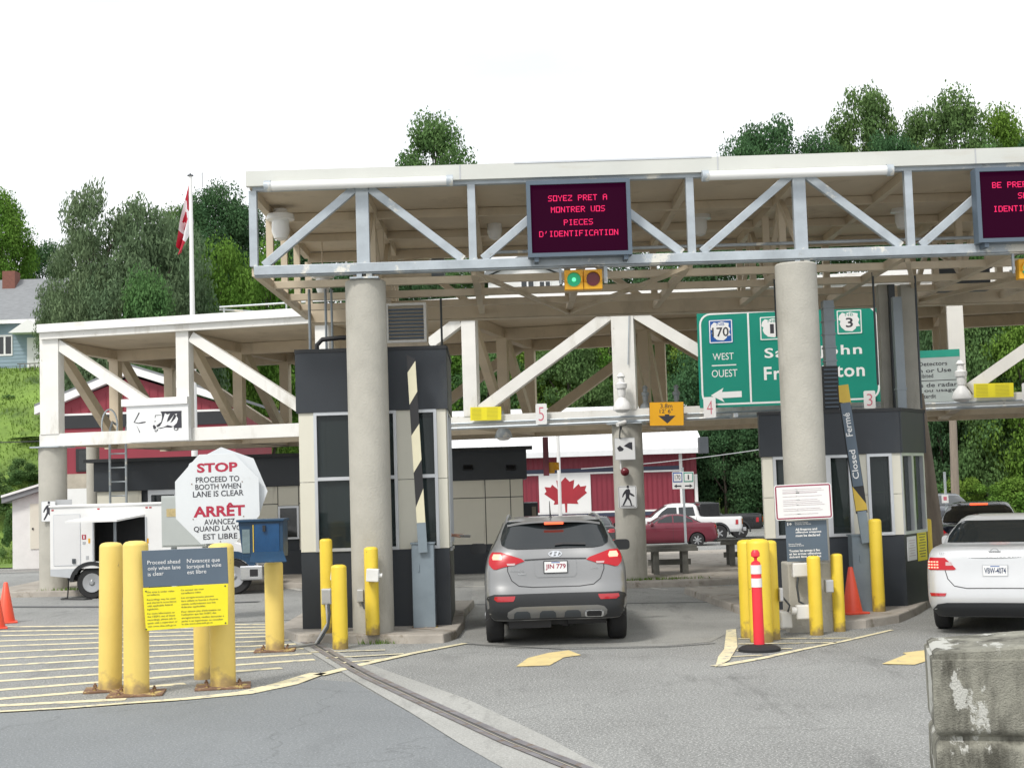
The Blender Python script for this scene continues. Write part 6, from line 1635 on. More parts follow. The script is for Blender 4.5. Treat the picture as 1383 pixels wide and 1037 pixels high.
# ---- white service truck
def trailer():
    Yt_ = 30.6; pr_ = P(68, 770, Yt_); xL = pr_.x; xR = P(232, 770, Yt_).x; zb2 = .50; zt2 = P(150, 683, Yt_).z
    t = thing('service_truck', ((xL + xR) / 2, Yt_ + 1, 0), 'white service truck with raised awning hatch and chrome front bumper behind the leftmost bollards', 'truck')
    hx0, hx1 = P(127, 720, Yt_).x, P(196, 720, Yt_).x; hz0, hz1 = P(160, 757, Yt_).z, P(160, 699, Yt_).z
    f = Fr((0, Yt_, 0))
    mb = MB(); rc = lambda a, b_, c_, d_: mb.rect(f, (a + b_)/2, (c_ + d_)/2, b_ - a, d_ - c_, -.05, 0)
    wcut0, wcut1 = P(108, 790, Yt_).x, P(143, 790, Yt_).x
    rc(xL, hx0, zb2 + .14, zt2); rc(hx1, xR, zb2 + .14, zt2); rc(hx0, hx1, hz1, zt2); rc(hx0, hx1, zb2 + .14, hz0)
    mb.build('side_wall', 'white_paint', t)
    mb = MB(); mb.box2((xL, Yt_ + .05, zb2), (xL + .05, Yt_ + 2.0, zt2)); mb.box2((xR - .05, Yt_ + .05, zb2), (xR, Yt_ + 2.0, zt2)); mb.box2((xL + .05, Yt_ + 1.95, zb2), (xR - .05, Yt_ + 2.0, zt2)); mb.build('shell', 'white_paint', t)
    mb = MB(); mb.box2((xL - .02, Yt_ - .03, zt2), (xR + .02, Yt_ + 2.02, zt2 + .05)); mb.build('roof', 'white_paint', t, bevel=.01)
    mb = MB(); mb.box2((xL + .05, Yt_ + .9, zb2 + .1), (xR - .05, Yt_ + .95, zt2 - .02)); mb.build('interior', 'trim_black', t)
    MB().box2((hx0 + .3, Yt_ + .4, hz0 - .1), (hx0 + .36, Yt_ + .46, hz1)).build('interior_post', 'galv', t)
    mb = MB(); mb.prism(f, [(xL, zb2), (wcut0 - .15, zb2 - .06), (wcut0, zb2 + .14), (xL, zb2 + .138)], -.06, .004); mb.prism(f, [(wcut1 + .05, zb2 + .14), (wcut1 + .1, zb2 - .04), (xR, zb2), (xR, zb2 + .138)], -.06, .004); mb.build('skirt', 'alu', t)
    a = Vector((P(97, 700, Yt_).x + .25, Yt_ - .01, hz1 + .02)); b_ = Vector((hx1, Yt_ - .01, hz1 + .02)); dv_ = Vector((-.42, -.62, -.09))
    mb = MB(); a = Vector((hx0, Yt_ - .005, hz1 + .02)); q = [a, b_, b_ + dv_ * 1.0, a + dv_]; mb.add(q + [v + Vector((0, 0, .04)) for v in q], [(3, 2, 1, 0), (4, 5, 6, 7), (0, 1, 5, 4), (1, 2, 6, 5), (2, 3, 7, 6), (3, 0, 4, 7)]); mb.build('awning_hatch', 'white_paint', t)
    dx0, dx1 = P(73, 730, Yt_).x, P(108, 730, Yt_).x; dz0, dz1 = P(90, 763, Yt_).z, P(90, 695, Yt_).z
    d_ = MB().rect(f, (dx0 + dx1)/2, (dz0 + dz1)/2, dx1 - dx0, dz1 - dz0, .001, .008).build('door', 'paint_white', t)
    mb = MB()
    for a_, b2, c_, e_ in ((dx0, dx1, dz1, dz1 + .012), (dx0, dx1, dz0 - .012, dz0), (dx0 - .012, dx0, dz0, dz1), (dx1, dx1 + .012, dz0, dz1)): mb.rect(f, (a_ + b2)/2, (c_ + e_)/2, b2 - a_, e_ - c_, .001, .009)
    mb.build('door_frame', 'alu', d_); MB().rect(f, dx0 + .42, dz0 + .08, .07, .10, .009, .03).build('door_latch', 'mat_dark_grey', d_)
    mb = MB(); mb.rect(f, hx0 - .02, (hz0 + hz1)/2, .03, hz1 - hz0, .001, .02); mb.rect(f, hx1 + .02, (hz0 + hz1)/2, .03, hz1 - hz0, .001, .02); mb.build('hatch_frame', 'alu', t)
    def dec(px, py, w, h, m, n): q = P(px, py, Yt_); MB().rect(f, q.x, q.z, w, h, .001, .006).build(n, m, t)
    dec(113.5, 725, .085, .10, 'red_ink', 'warning_label'); dec(120.5, 730, .04, .10, 'amber_sign', 'warning_label'); dec(199.5, 730, .04, .10, 'amber_sign', 'warning_label'); dec(113.5, 733, .06, .06, 'sign_back', 'vent'); dec(118, 753, .06, .08, 'sign_back', 'socket'); 
    q = P(113.5, 725, Yt_); MB().rect(f, q.x, q.z, .025, .07, .007, .008).build('warning_label', 'white_paint', t)
    for px in (71, 133, 198, 203, 225): dec(px, 689 - .03 * (px - 71), .05, .03, 'tail_red', 'marker_light')
    wc = P(125.5, 788, Yt_ + .1); mb = MB(); r = .33
    mb.lathe((wc.x, Yt_ + .14, r), [(r*.5, -.09), (r*.93, -.10), (r, -.06), (r, .06), (r*.93, .10), (r*.5, .09)], 32, 'Y'); w_ = mb.build('wheel', 'tyre', t, smooth='auto')
    mb = MB(); mb.lathe((wc.x, Yt_ + .03, r), [(r*.62, .02), (r*.60, -.0), (r*.2, .01), (r*.1, -.03)], 24, 'Y'); mb.build('rim', 'rim', w_, smooth='auto')
    k = 18; inn = [Vector((wc.x + .38 * math.cos(math.pi * a / k), Yt_ - .012, .36 + .34 * math.sin(math.pi * a / k))) for a in range(k + 1)]; out = [Vector((wc.x + .46 * math.cos(math.pi * a / k), Yt_ - .012, .36 + .42 * math.sin(math.pi * a / k))) for a in range(k + 1)]
    mb = MB(); mb.strip(inn, out); mb.strip([v + Vector((0, .3, 0)) for v in inn], inn); mb.build('fender', 'paint_black', t)
    mb = MB(); mb.box2((xL + .3, Yt_ + .2, .38), (xR - .1, Yt_ + 1.8, .50)); mb.build('chassis', 'black', t)
    # cab and bonnet
    def cq(px, py, Y=Yt_): q_ = P(px, py, Y); return (q_.x, q_.z)
    prof = [(xR + .02, .52), (xR + .02, zt2 - .08)] + [cq(*q_) for q_ in ((262, 688), (280, 697), (299, 727), (318, 731), (338, 738), (346, 748), (348, 762), (346, 776))] + [(cq(340, 776)[0], .50)]
    MB().prism(f, prof, -1.85, -.06).build('cab', 'paint_white', t, bevel=.04)
    cx0, cz0 = cq(262, 726); cx1, cz1 = cq(274, 697)
    MB().prism(f, [(xR + .15, cz0), cq(291, 726), cq(275, 699), (xR + .15, cz1 + .02)], -.058, -.045).build('side_window', 'car_glass', t)
    bx0, bx1 = cq(325, 770)[0], cq(357, 770)[0]; bz0, bz1 = cq(340, 783)[1], cq(340, 763)[1]
    bb = MB().box2((bx0, Yt_ - .12, bz0), (bx1, Yt_ + 1.8, bz1)).build('front_bumper', 'chrome', t, bevel=.03)
    MB().rect(Fr((0, Yt_ - .12, 0)), (bx0 + bx1) / 2 + .05, (bz0 + bz1) / 2, .17, .15, .001, .006).build('fog_recess', 'black', bb)
    MB().rect(f, cq(337, 755)[0], cq(337, 757)[1], .34, .10, -.04, -.02).build('headlight', 'lamp_glass', t)
    wf = cq(316, 785)[0]
    mb = MB(); inn = [Vector((wf + .40 * math.cos(math.pi * a / k), Yt_ - .03, .38 + .38 * math.sin(math.pi * a / k))) for a in range(k + 1)]; out = [Vector((wf + .52 * math.cos(math.pi * a / k), Yt_ - .03, .38 + .52 * math.sin(math.pi * a / k))) for a in range(k + 1)]
    mb.strip(inn, out); mb.strip([v + Vector((0, .3, 0)) for v in inn], inn); mb.strip(out, [v + Vector((0, .3, 0)) for v in out]); mb.build('front_fender', 'navy_steel', t)
    r = .37; mb = MB(); mb.lathe((wf, Yt_ + .08, r), [(r*.5, -.10), (r*.93, -.12), (r, -.07), (r, .07), (r*.93, .12), (r*.5, .10)], 32, 'Y'); w_ = mb.build('wheel', 'tyre', t, smooth='auto')
    mb = MB(); mb.lathe((wf, Yt_ - .03, r), [(r*.62, .02), (r*.60, -.0), (r*.2, .01), (r*.1, -.03)], 24, 'Y'); mb.build('rim', 'rim', w_, smooth='auto')
    a = P(93, 781, Yt_ + .5); mb = MB(); mb.tube([a, a + Vector((0, -.1, -.4)), (a.x + .05, Yt_ - .2, .03), (a.x + .6, Yt_ - .4, .02), (wc.x + .1, Yt_ - .3, .02)], .015, 6); mb.build('cable', 'black', t, smooth='auto')
trailer()
# ================================================================== BUILDINGS
def ribbed(name, c):
    m = mat(name, c, .5, .0, .08, 1.2)
    nt = m.node_tree; b = nt.nodes['Principled BSDF']; tc = N(nt, 'ShaderNodeTexCoord'); wv = N(nt, 'ShaderNodeTexWave', wave_type='BANDS', bands_direction='X'); wv.inputs['Scale'].default_value = 1.1
    bp = N(nt, 'ShaderNodeBump'); bp.inputs['Strength'].default_value = .8; bp.inputs['Distance'].default_value = .05
    nt.links.new(tc.outputs['Object'], wv.inputs['Vector']); nt.links.new(wv.outputs['Fac'], bp.inputs['Height']); nt.links.new(bp.outputs['Normal'], b.inputs['Normal'])
ribbed('red_ribbed', (0.22, 0.024, 0.042)); ribbed('roof_ribbed', (0.80, 0.81, 0.82))
def planks(mb, fr, x0, x1, y0, y1, pitch, t0, t1, vert=True):
    n = max(1, int((x1 - x0 if vert else y1 - y0) / pitch))
    for k in range(n + 1):
        if vert: mb.rect(fr, x0 + k * (x1 - x0) / n, (y0 + y1)/2, .04, y1 - y0, t0, t1)
        else: mb.rect(fr, (x0 + x1)/2, y0 + k * (y1 - y0) / n, x1 - x0, .03, t0, t1)
# low office under the far canopy, in two visible stretches of one wall
YO = 35.4
xo0, xo1 = P(131, 650, YO).x, P(706, 640, YO).x
zt4 = P(640, 608.5, YO).z; zf4 = P(640, 648, YO).z; zb4 = P(650, 735, YO).z
of = thing('office_building', ((xo0 + xo1)/2, YO, 0), 'long low office with dark fascia and cream panels under the far canopy', 'building')
f = Fr((0, YO, 0))
MB().box2((xo0, YO + .05, 0), (xo1, YO + 7, zt4 - .1)).build('core', 'dark_panel', of)
MB().rect(f, (xo0 + xo1)/2, (zf4 + zt4)/2, xo1 - xo0 + .1, zt4 - zf4, -.05, .10).build('fascia', 'dark_panel', of)
MB().rect(f, (xo0 + xo1)/2 - .0, zt4 + .03, xo1 - xo0 + .5, .08, -.3, .28).build('roof_edge', 'trim_black', of)
MB().box2((xo1 + .05, YO - .1, zf4 + .003), (xo1 + .10, YO + 7, zt4)).build('end_fascia', 'dark_panel', of)
MB().rect(f, (xo0 + xo1)/2, zb4 / 2, xo1 - xo0, zb4, -.05, .02).build('base_wall', 'dark_panel', of)
doorx0, doorx1 = P(200, 660, YO).x, P(240, 660, YO).x
winx0, winx1 = P(376, 700, YO).x, P(404, 700, YO).x
xs_ = [xo0, doorx0 - .15, doorx1 + .15, winx0, winx1] + [P(px, 690, YO).x for px in (600, 656, 690)] + [xo1]
def pan(a, b_, c_, d_): MB().rect(f, (a + b_)/2, (c_ + d_)/2, b_ - a - .02, d_ - c_ - .02, .0, .03).build('wall_panel', 'cream_panel', of)
zmid = P(650, 672, YO).z
for i in range(len(xs_) - 1):
    a, b_ = xs_[i], xs_[i+1]
    if i == 1: continue
    if i == 3: pan(a, b_, P(390, 683, YO).z, zf4); continue
    n = max(1, round((b_ - a) / 1.2)) if i not in (6, 7) else 1
    for k in range(n): pan(a + (b_-a)*k/n, a + (b_-a)*(k+1)/n, zb4, zmid); pan(a + (b_-a)*k/n, a + (b_-a)*(k+1)/n, zmid, zf4)
d_ = MB().rect(f, (doorx0 + doorx1)/2, P(220, 700, YO).z * 0 + 1.2, doorx1 - doorx0, 2.2, .0, .03).build('door', 'alu', of); MB().rect(f, (doorx0 + doorx1)/2, 1.5, doorx1 - doorx0 - .16, 1.3, .031, .035).build('door_pane', 'office_glass', d_)
wz0, wz1 = P(390, 728, YO).z, P(390, 683, YO).z
w_ = MB().rect(f, (winx0 + winx1)/2, (wz0 + wz1)/2, winx1 - winx0, wz1 - wz0, .0, .04).build('window', 'alu', of); MB().rect(f, (winx0 + winx1)/2, (wz0 + wz1)/2, winx1 - winx0 - .1, wz1 - wz0 - .1, .041, .045).build('pane', 'car_glass', w_)
for px in (632, 690):
    q = P(px, 631, YO - .1); mb = MB(); mb.add([q + Vector(v) for v in ((-.12, 0, .06), (.12, 0, .06), (.09, -.18, -.04), (-.09, -.18, -.04), (-.12, 0, -.07), (.12, 0, -.07))], [(0, 1, 2, 3), (3, 2, 5, 4), (0, 3, 4), (1, 5, 2), (0, 4, 5, 1)]); mb.build('wall_light', 'black', of)
# small annex right of the office
q0, q1 = P(708, 700, 36.5), P(727, 700, 36.5)
mb = MB(); mb.box2((q0.x, 36.5, 0), (q1.x, 39, P(715, 679, 36.5).z)); an = mb.build('utility_box', 'mat_dark_grey'); tag(an, 'small dark grey box hut at the right end of the low office', 'hut'); mb = MB(); mb.box2((q0.x + .2, 36.44, .3), (q1.x - .05, 36.49, P(715, 684, 36.5).z)); mb.build('panel', 'stone_block', an)
# ladder up to the canopy
t = thing('ladder', P(161, 700, 34.0), 'grey steel ladder standing against the low office roof', 'ladder')
a, b_ = P(149, 690, 34.0), P(171, 690, 34.0); zt5 = P(160, 583, 34.0).z
mb = MB()
for q in (a, b_): mb.tube([(q.x, 34.0, .3), (q.x, 34.0, zt5), (q.x, 34.25, zt5 + .25), (q.x, 34.6, zt5 + .2)], .028, 8)
mb.build('side_rail', 'galv', t, smooth='auto')
for k in range(9): MB().tube([(a.x, 34.0, .5 + k * .33), (b_.x, 34.0, .5 + k * .33)], .018, 6).build('rung', 'galv', t)
q = P(148, 575, 33.2); mb = MB(); mb.tube([(q.x + .18 * math.cos(a_) , 33.2, q.z + .38 * math.sin(a_)) for a_ in [i * math.pi / 10 for i in range(21)]], .02, 6); mb.build('hoop', 'galv', t, smooth='auto')
t = tag(MB().lathe(P(126, 680, 36.2) * 1.0 - Vector((0, 0, P(126, 680, 36.2).z)), [(.16, 0), (.16, 3.4)], 20).build('concrete_post', 'concrete', smooth='auto'), 'slim grey concrete post left of the low office', 'post')
# red gabled house (left)
YH = 60
ap = P(178, 505, YH); el = P(50, 557, YH); er = P(330, 552, YH); gz = terrain(ap.x, YH)
rh = thing('red_house', (ap.x, YH, gz), 'red house with white gable trim and dark roof behind the far canopy on the left', 'house')
f = Fr((0, YH, 0)); wl, wr_ = el.x + .4, er.x - .4
slope = (ap.z - el.z) / (ap.x - el.x); zl_ = el.z + .2; zr_ = ap.z - (wr_ - ap.x) * .34
MB().prism(f, [(wl, gz), (wr_, gz), (wr_, zr_ - .1), (ap.x, ap.z - .12), (wl, zl_ - .1)], -9, 0).build('wall', 'siding_red', rh)
mb = MB(); zb5 = P(150, 578, YH).z
x = wl + .3
while x < wr_:
    zz_ = (ap.z - .3 - abs(x - ap.x) * (.40 if x < ap.x else .34)); 
    if zz_ > zb5: mb.rect(f, x, (zb5 + zz_)/2, .03, zz_ - zb5, .0, .03)
    x += .36
mb.build('batten', 'siding_red', rh)
z0_, z1_ = P(150, 577, YH).z, P(150, 560, YH).z
MB().rect(f, (wl + wr_)/2, (z0_ + z1_)/2, wr_ - wl, z1_ - z0_, .001, .05).build('canopy_band', 'trim_black', rh); MB().rect(f, (wl + wr_)/2, z1_ + .05, wr_ - wl, .08, .001, .06).build('trim_board', 'white_paint', rh)
mb = MB(); th = .28
mb.prism(f, [(el.x, el.z - .1), (ap.x, ap.z), (ap.x, ap.z + .30), (el.x - .0, el.z + .22)], -.1, .35); mb.prism(f, [(ap.x + .001, ap.z), (er.x, zr_ - .15), (er.x, zr_ + .15), (ap.x + .001, ap.z + .30)], -.1, .35); mb.build('barge_board', 'white_paint', rh)
mb = MB(); mb.prism(f, [(el.x, el.z + .21), (ap.x, ap.z + .29), (ap.x, ap.z + .40), (el.x, el.z + .32)], -9.3, .34); mb.prism(f, [(ap.x + .001, ap.z + .29), (er.x, zr_ + .14), (er.x, zr_ + .26), (ap.x + .001, ap.z + .40)], -9.3, .34); mb.build('roof', 'shingle', rh)
wx0, wx1, wz0, wz1 = P(103, 620, YH).x, P(120, 620, YH).x, P(110, 637, YH).z, P(110, 606, YH).z
w_ = MB().rect(f, (wx0 + wx1)/2, (wz0 + wz1)/2, wx1 - wx0, wz1 - wz0, .001, .06).build('window', 'black', rh); MB().rect(f, (wx0 + wx1)/2 + .05, (wz0 + wz1)/2, (wx1 - wx0) * .7, (wz1 - wz0) * .85, .061, .065).build('pane', 'car_glass', w_)
zf5 = P(100, 640, YH).z; MB().rect(f, (wl + wr_)/2, (gz + zf5)/2, wr_ - wl + .1, zf5 - gz, -.1, .06).build('foundation', 'stone_block', rh)
# white block wall below it
q0, q1 = P(91, 660, 50), P(122, 660, 50); tag(MB().box2((q0.x, 50, -.6), (q1.x, 50.3, q0.z)).build('block_wall', 'white_wash'), 'patch of white painted block wall between the left column and the slim post', 'wall')
# white shed
YS = 63
a, b_ = P(17, 740, YS), P(96, 740, YS); gz = terrain(a.x, YS); zt6 = P(30, 675, YS).z
sh = thing('shed', ((a.x + b_.x)/2, YS, gz), 'small white block shed with dark sloping roof left of the left column', 'shed'); f = Fr((0, YS, 0))
MB().prism(f, [(a.x, gz - .2), (b_.x, gz - .2), (b_.x, zt6 + .9), (a.x, zt6)], -4, 0).build('wall', 'white_wash', sh)
MB().prism(f, [(a.x - .35, zt6 - .12), (b_.x + .3, zt6 + .80), (b_.x + .3, zt6 + 1.0), (a.x - .35, zt6 + .12)], -4.3, .35).build('roof', 'shingle', sh)
MB().prism(f, [(a.x - .35, zt6 + .12), (b_.x + .3, zt6 + 1.0), (b_.x + .3, zt6 + 1.1), (a.x - .35, zt6 + .22)], .30, .42).build('barge_board', 'white_paint', sh)
d0, d1, dz0, dz1 = P(41, 710, YS).x, P(56, 710, YS).x, P(50, 741, YS).z, P(50, 680, YS).z
d_ = MB().rect(f, (d0+d1)/2, (dz0+dz1)/2, d1-d0, dz1-dz0, .001, .04).build('door', 'cream_panel', sh); MB().rect(f, d0 + .12, (dz0+dz1)/2 - .1, .06, .08, .041, .08).build('handle', 'black', d_)
# blue house on the hill
YB_ = 88
a, b_ = P(-50, 512, YB_), P(62, 512, YB_); zg = P(20, 516, YB_).z; ze = P(10, 433, YB_).z; zr = P(10, 378, YB_ + 4).z
bh = thing('blue_house', ((a.x + b_.x)/2, YB_, zg), 'blue clapboard house with grey shingle roof on the hill at upper left', 'house'); f = Fr((0, YB_, 0))
MB().box2((a.x, YB_, zg - 2.5), (b_.x, YB_ + 8, ze)).build('wall', 'blue_siding', bh)
mb = MB(); planks(mb, f, a.x, b_.x, zg + .3, ze, .22, .001, .02, vert=False); mb.build('clapboard', 'blue_siding', bh)
mb = MB(); mb.add([(a.x - .5, YB_ - .5, ze - .1), (b_.x + .5, YB_ - .5, ze - .1), (b_.x + .5, YB_ + 4, zr), (a.x - .5, YB_ + 4, zr), (b_.x + .5, YB_ + 8.5, ze - .1), (a.x - .5, YB_ + 8.5, ze - .1)], [(0, 1, 2, 3), (3, 2, 4, 5), (0, 3, 5), (1, 4, 2), (1, 0, 5, 4)]); rf = mb.build('roof', 'shingle', bh)
MB().box2((a.x - .5, YB_ - .56, ze - .25), (b_.x + .5, YB_ - .502, ze - .02)).build('eave_board', 'white_paint', bh)
c0, c1 = P(3, 370, YB_ + 3), P(20, 370, YB_ + 3); ch = MB().box2((c0.x, YB_ + 3, zr - 1.5), (c1.x, YB_ + 4, P(10, 366, YB_ + 3).z)).build('chimney', 'brick', rf)
def win(x0, y0, x1, y1, Y, f, parent, mull=True, frame='white_paint'):
    p0, p1 = P(x0, y1, Y), P(x1, y0, Y); cx_, cz_, w, h = (p0.x+p1.x)/2, (p0.z+p1.z)/2, p1.x-p0.x, p1.z-p0.z
    w_ = MB().rect(f, cx_, cz_, w, h, .001, .05).build('window', frame, parent)
    mb = MB()
    if mull: mb.rect(f, cx_ - w*.24, cz_, w*.36, h*.82, .051, .055); mb.rect(f, cx_ + w*.24, cz_, w*.36, h*.82, .051, .055)
    else: mb.rect(f, cx_, cz_, w*.8, h*.84, .051, .055)
    mb.build('pane', 'car_glass', w_)
win(-4, 452, 17, 481, YB_, f, bh)
d0, d1 = P(37, 480, YB_), P(54, 480, YB_); dd = MB().rect(f, (d0.x + d1.x)/2, zg + 1.6, d1.x - d0.x, 2.2, .001, .05).build('door', 'white_paint', bh)
pa_ = P(20, 448, YB_); pk = P(46, 434, YB_); pe = P(66, 446, YB_)
mb = MB(); mb.prism(f, [(pa_.x, pa_.z - .2), (pe.x, pa_.z - .2), (pk.x, pk.z)], 0, 1.2); mb.build('porch_roof', 'white_paint', bh)
mb = MB(); mb.rect(f, pk.x + .2, zg + .1, 1.6, .2, 0, 1.2); [mb.rect(f, pk.x - .5 + k * .3, zg + .55, .05, .8, 1.1, 1.15) for k in range(5)]; mb.rect(f, pk.x + .1, zg + 1.0, 1.5, .06, 1.09, 1.16); mb.build('porch', 'wood_grey', bh)
# red ribbed warehouse with metal roof
YW = 82
xw0, xw1 = P(560, 680, YW).x, P(921, 680, YW).x; gz = -.8
ze = P(850, 608, YW).z; zrg = ze + 2.9
wh = thing('warehouse', ((xw0 + xw1)/2, YW, gz), 'red ribbed metal warehouse with bright metal roof and flag mural', 'warehouse'); f = Fr((0, YW, 0))
xw2 = P(945, 680, YW).x
MB().box2((xw0, YW, gz - .3), (xw1, YW + 14, ze)).build('wall', 'red_ribbed', wh)
MB().box2((xw1 + .15, YW + .8, gz - .3), (xw2, YW + 14, ze - .05)).build('side_bay', 'red_ribbed', wh)
MB().box2((xw1 - .08, YW - .07, gz), (xw1 + .10, YW + .85, ze)).build('downpipe', 'white_paint', wh)
q = P(944, 690, YW).x; MB().box2((q - .12, YW + .5, gz), (q + .05, YW + .78, P(944, 640, YW).z)).build('corner_trim', 'white_paint', wh)
mb = MB(); mb.add([(xw0 - .5, YW - .8, ze), (xw2 + .3, YW - .8, ze), (xw2 + .3, YW + 7, zrg), (xw0 - .5, YW + 7, zrg), (xw2 + .3, YW + 14.8, ze), (xw0 - .5, YW + 14.8, ze)], [(0, 1, 2, 3), (3, 2, 4, 5), (0, 3, 5), (1, 4, 2), (1, 0, 5, 4)]); mb.build('roof', 'roof_ribbed', wh)
MB().box2((xw0 - .5, YW - .9, ze - .28), (xw2 + .3, YW - .802, ze + .02)).build('gutter', 'metal_roof', wh)
zs0 = P(720, 640, YW).z; MB().rect(f, (xw0 + xw1)/2, zs0 + .12, xw1 - xw0, .22, .001, .05).build('navy_band', 'navy_band', wh); MB().rect(f, (xw0 + xw1)/2, zs0 - .05, xw1 - xw0, .10, .001, .06).build('trim_board', 'white_paint', wh)
zs1 = P(720, 694, YW).z; MB().rect(f, (xw0 + xw1)/2, zs1, xw1 - xw0, .10, .001, .06).build('trim_board', 'white_paint', wh); MB().rect(f, (xw0 + xw1)/2, zs1 - .16, xw1 - xw0, .2, .001, .05).build('navy_band', 'navy_band', wh)
fa, fb_ = P(729, 694, YW), P(797, 640, YW)
MB().rect(f, (fa.x + fb_.x)/2, (zs1 + zs0)/2, fb_.x - fa.x, zs0 - zs1 - .05, .062, .075).build('mural', 'white_paint', wh)
LEAF = [(0, 1.0), (.20, .74), (.42, .84), (.36, .32), (.62, .60), (.70, .44), (.98, .48), (.90, .22), (1.0, .08), (.52, -.36), (.58, -.54), (.10, -.50), (.05, -.98), (-.05, -.98)]
lf_ = LEAF[:12] + [(.06, -.50), (.04, -1.0), (-.04, -1.0), (-.06, -.50)] + [(-x, y) for x, y in LEAF[:12][::-1]][:-1]
cxm = P(764, 668, YW).x; czm = (zs0 + zs1)/2 - .1; sc = (zs0 - zs1) * .44
MB().prism(f, [(cxm + x * sc * 1.22, czm + y * sc) for x, y in lf_], .076, .085).build('maple_leaf', 'leaf_red' if 'leaf_red' in MATS else mat('leaf_red', (.36, .022, .035), .5), wh)
# white pole before the mural
a = P(755, 640, 45); tag(MB().tube([(a.x, 45, -.2), (a.x, 45, P(752, 578, 45).z)], .055, 10).build('white_pole', 'white_paint', smooth='auto'), 'thin white pole standing in front of the maple leaf mural', 'pole')
# white house seen through the near canopy
YQ = 104; a, b_ = P(697, 396, YQ), P(756, 396, YQ); hp = thing('white_house', ((a.x+b_.x)/2, YQ, a.z - 1), 'white gabled house on the hill seen through the near canopy truss', 'house'); f = Fr((0, YQ, 0))
zt7 = P(720, 372, YQ).z; zk = P(726, 352, YQ).z
MB().prism(f, [(a.x - 2, a.z - 4), (b_.x, a.z - 4), (b_.x, zt7), ((a.x + b_.x)/2 - 1, zk), (a.x - 2, zt7)], -7, 0).build('wall', 'white_wash', hp)
MB().prism(f, [(a.x - 2.4, zt7 - .1), ((a.x + b_.x)/2 - 1, zk + .1), (b_.x + .4, zt7 - .1), (b_.x + .4, zt7 + .2), ((a.x + b_.x)/2 - 1, zk + .45), (a.x - 2.4, zt7 + .2)], -7.3, .4).build('roof', 'shingle', hp)
win(703, 379, 722, 394, YQ, f, hp); win(728, 379, 744, 394, YQ, f, hp)

# ================================================================== POLES AND FLAG
mat('flag_red', (.46, .012, .035), .7); mat('flag_white', (.74, .74, .76), .7)
YP = 46; pb = P(258, 425, YP)
t = thing('flagpole', (pb.x + .12, YP, -.3), 'tall white flagpole with a limp Canadian flag behind the far canopy', 'flagpole')
px_ = P(258.5, 330, YP).x; ztp = P(256, 238, YP).z
MB().lathe((px_, YP, 0), [(.11, -.4), (.10, 5), (.055, ztp - .1), (.05, ztp)], 14).build('pole', 'white_paint', t, smooth='auto')
MB().lathe((px_, YP, ztp), [(.10, 0), (.10, .03), (.03, .05), (.03, .08)], 12).build('truck_cap', 'mat_dark_grey', t)
nu_, nv_ = 44, 14; fz0 = P(256, 249, YP).z
def flagp(u, v):
    x = px_ - .06 + .10 * math.sin(3 * u) * (1 - v) - u * .30 - .02 - v * .06 * u + .04 * math.sin(9 * v + 4 * u); y = YP + .13 * math.sin(7.5 * v + 5 * u) * (.3 + u); z = fz0 - (1 - v) * .62 * (1 - .4 * u) - u * 1.95
    return Vector((x + (0.20 * (1 - v) * min(1, u * 2.5) * (1 - u)), y, z))
vs = [flagp(i / nu_, j / nv_) for i in range(nu_ + 1) for j in range(nv_ + 1)]
LF = lf_
def inleaf(u, v):
    x, y = (u - .5) / .20, (v - .5) / .42; c_ = False; n = len(LF)
    for i in range(n):
        x1, y1 = LF[i]; x2, y2 = LF[(i+1) % n]
        if (y1 > y) != (y2 > y) and x < (x2 - x1) * (y - y1) / (y2 - y1) + x1: c_ = not c_
    return c_
rd, wt = [], []
for i in range(nu_):
    for j in range(nv_):
        fce = (i*(nv_+1)+j, (i+1)*(nv_+1)+j, (i+1)*(nv_+1)+j+1, i*(nv_+1)+j+1); u, v = (i+.5)/nu_, (j+.5)/nv_
        (rd if (u < .25 or u > .75 or inleaf(u, v)) else wt).append(fce)
mb = MB(); mb.v = vs; mb.f = wt + rd
fl = mb.build('flag', 'flag_white', t, smooth=True); fl.data.materials.append(MATS['flag_red'])
for k, p_ in enumerate(fl.data.polygons): p_.material_index = 0 if k < len(wt) else 1
# wooden utility poles at right
def upole(px0, y0, px1, y1, Y, r, label, m='pole_wood', n='utility_pole'):
    a, b_ = P(px0, y0, Y), P(px1, y1, Y); gz = terrain(b_.x, Y); d = (b_ - a); k = (gz - .3 - b_.z) / d.z; base = b_ + d * k
    top = a - d * .2; t = thing(n, (base.x, Y, gz), label, 'pole', None)
    MB().tube([base, top], [r * 1.1, r * .85], 14).build('shaft', m, t, smooth='auto')
    return t, top
upole(1243, 560, 1262, 700, 27.0, .13, 'leaning dark wooden pole right behind the low booth corner')
tt, top = upole(1286, 540, 1291, 690, 50, .14, 'slim pale utility pole in front of the trees at right')
MB().box((top.x, 50, top.z - .5), (1.8, .12, .12)).build('crossarm', 'pole_wood', tt)
t = thing('signpost', P(1276, 700, 38), 'small white and red parking sign on a thin post above the grey car', 'sign')
a = P(1275.5, 637, 38); MB().tube([(a.x, 38, 0), (a.x, 38, a.z)], .035, 8).build('post', 'galv', t)
fr, w, h = sign_px(1272, 668, 1281, 679, 37.9); pn = MB().rect(fr, 0, 0, w, h, -.01, 0).build('panel', 'white_sign', t); MB().rect(fr, 0, .01, w * .5, h * .45, .001, .003).build('symbol', 'pink_ink', pn)
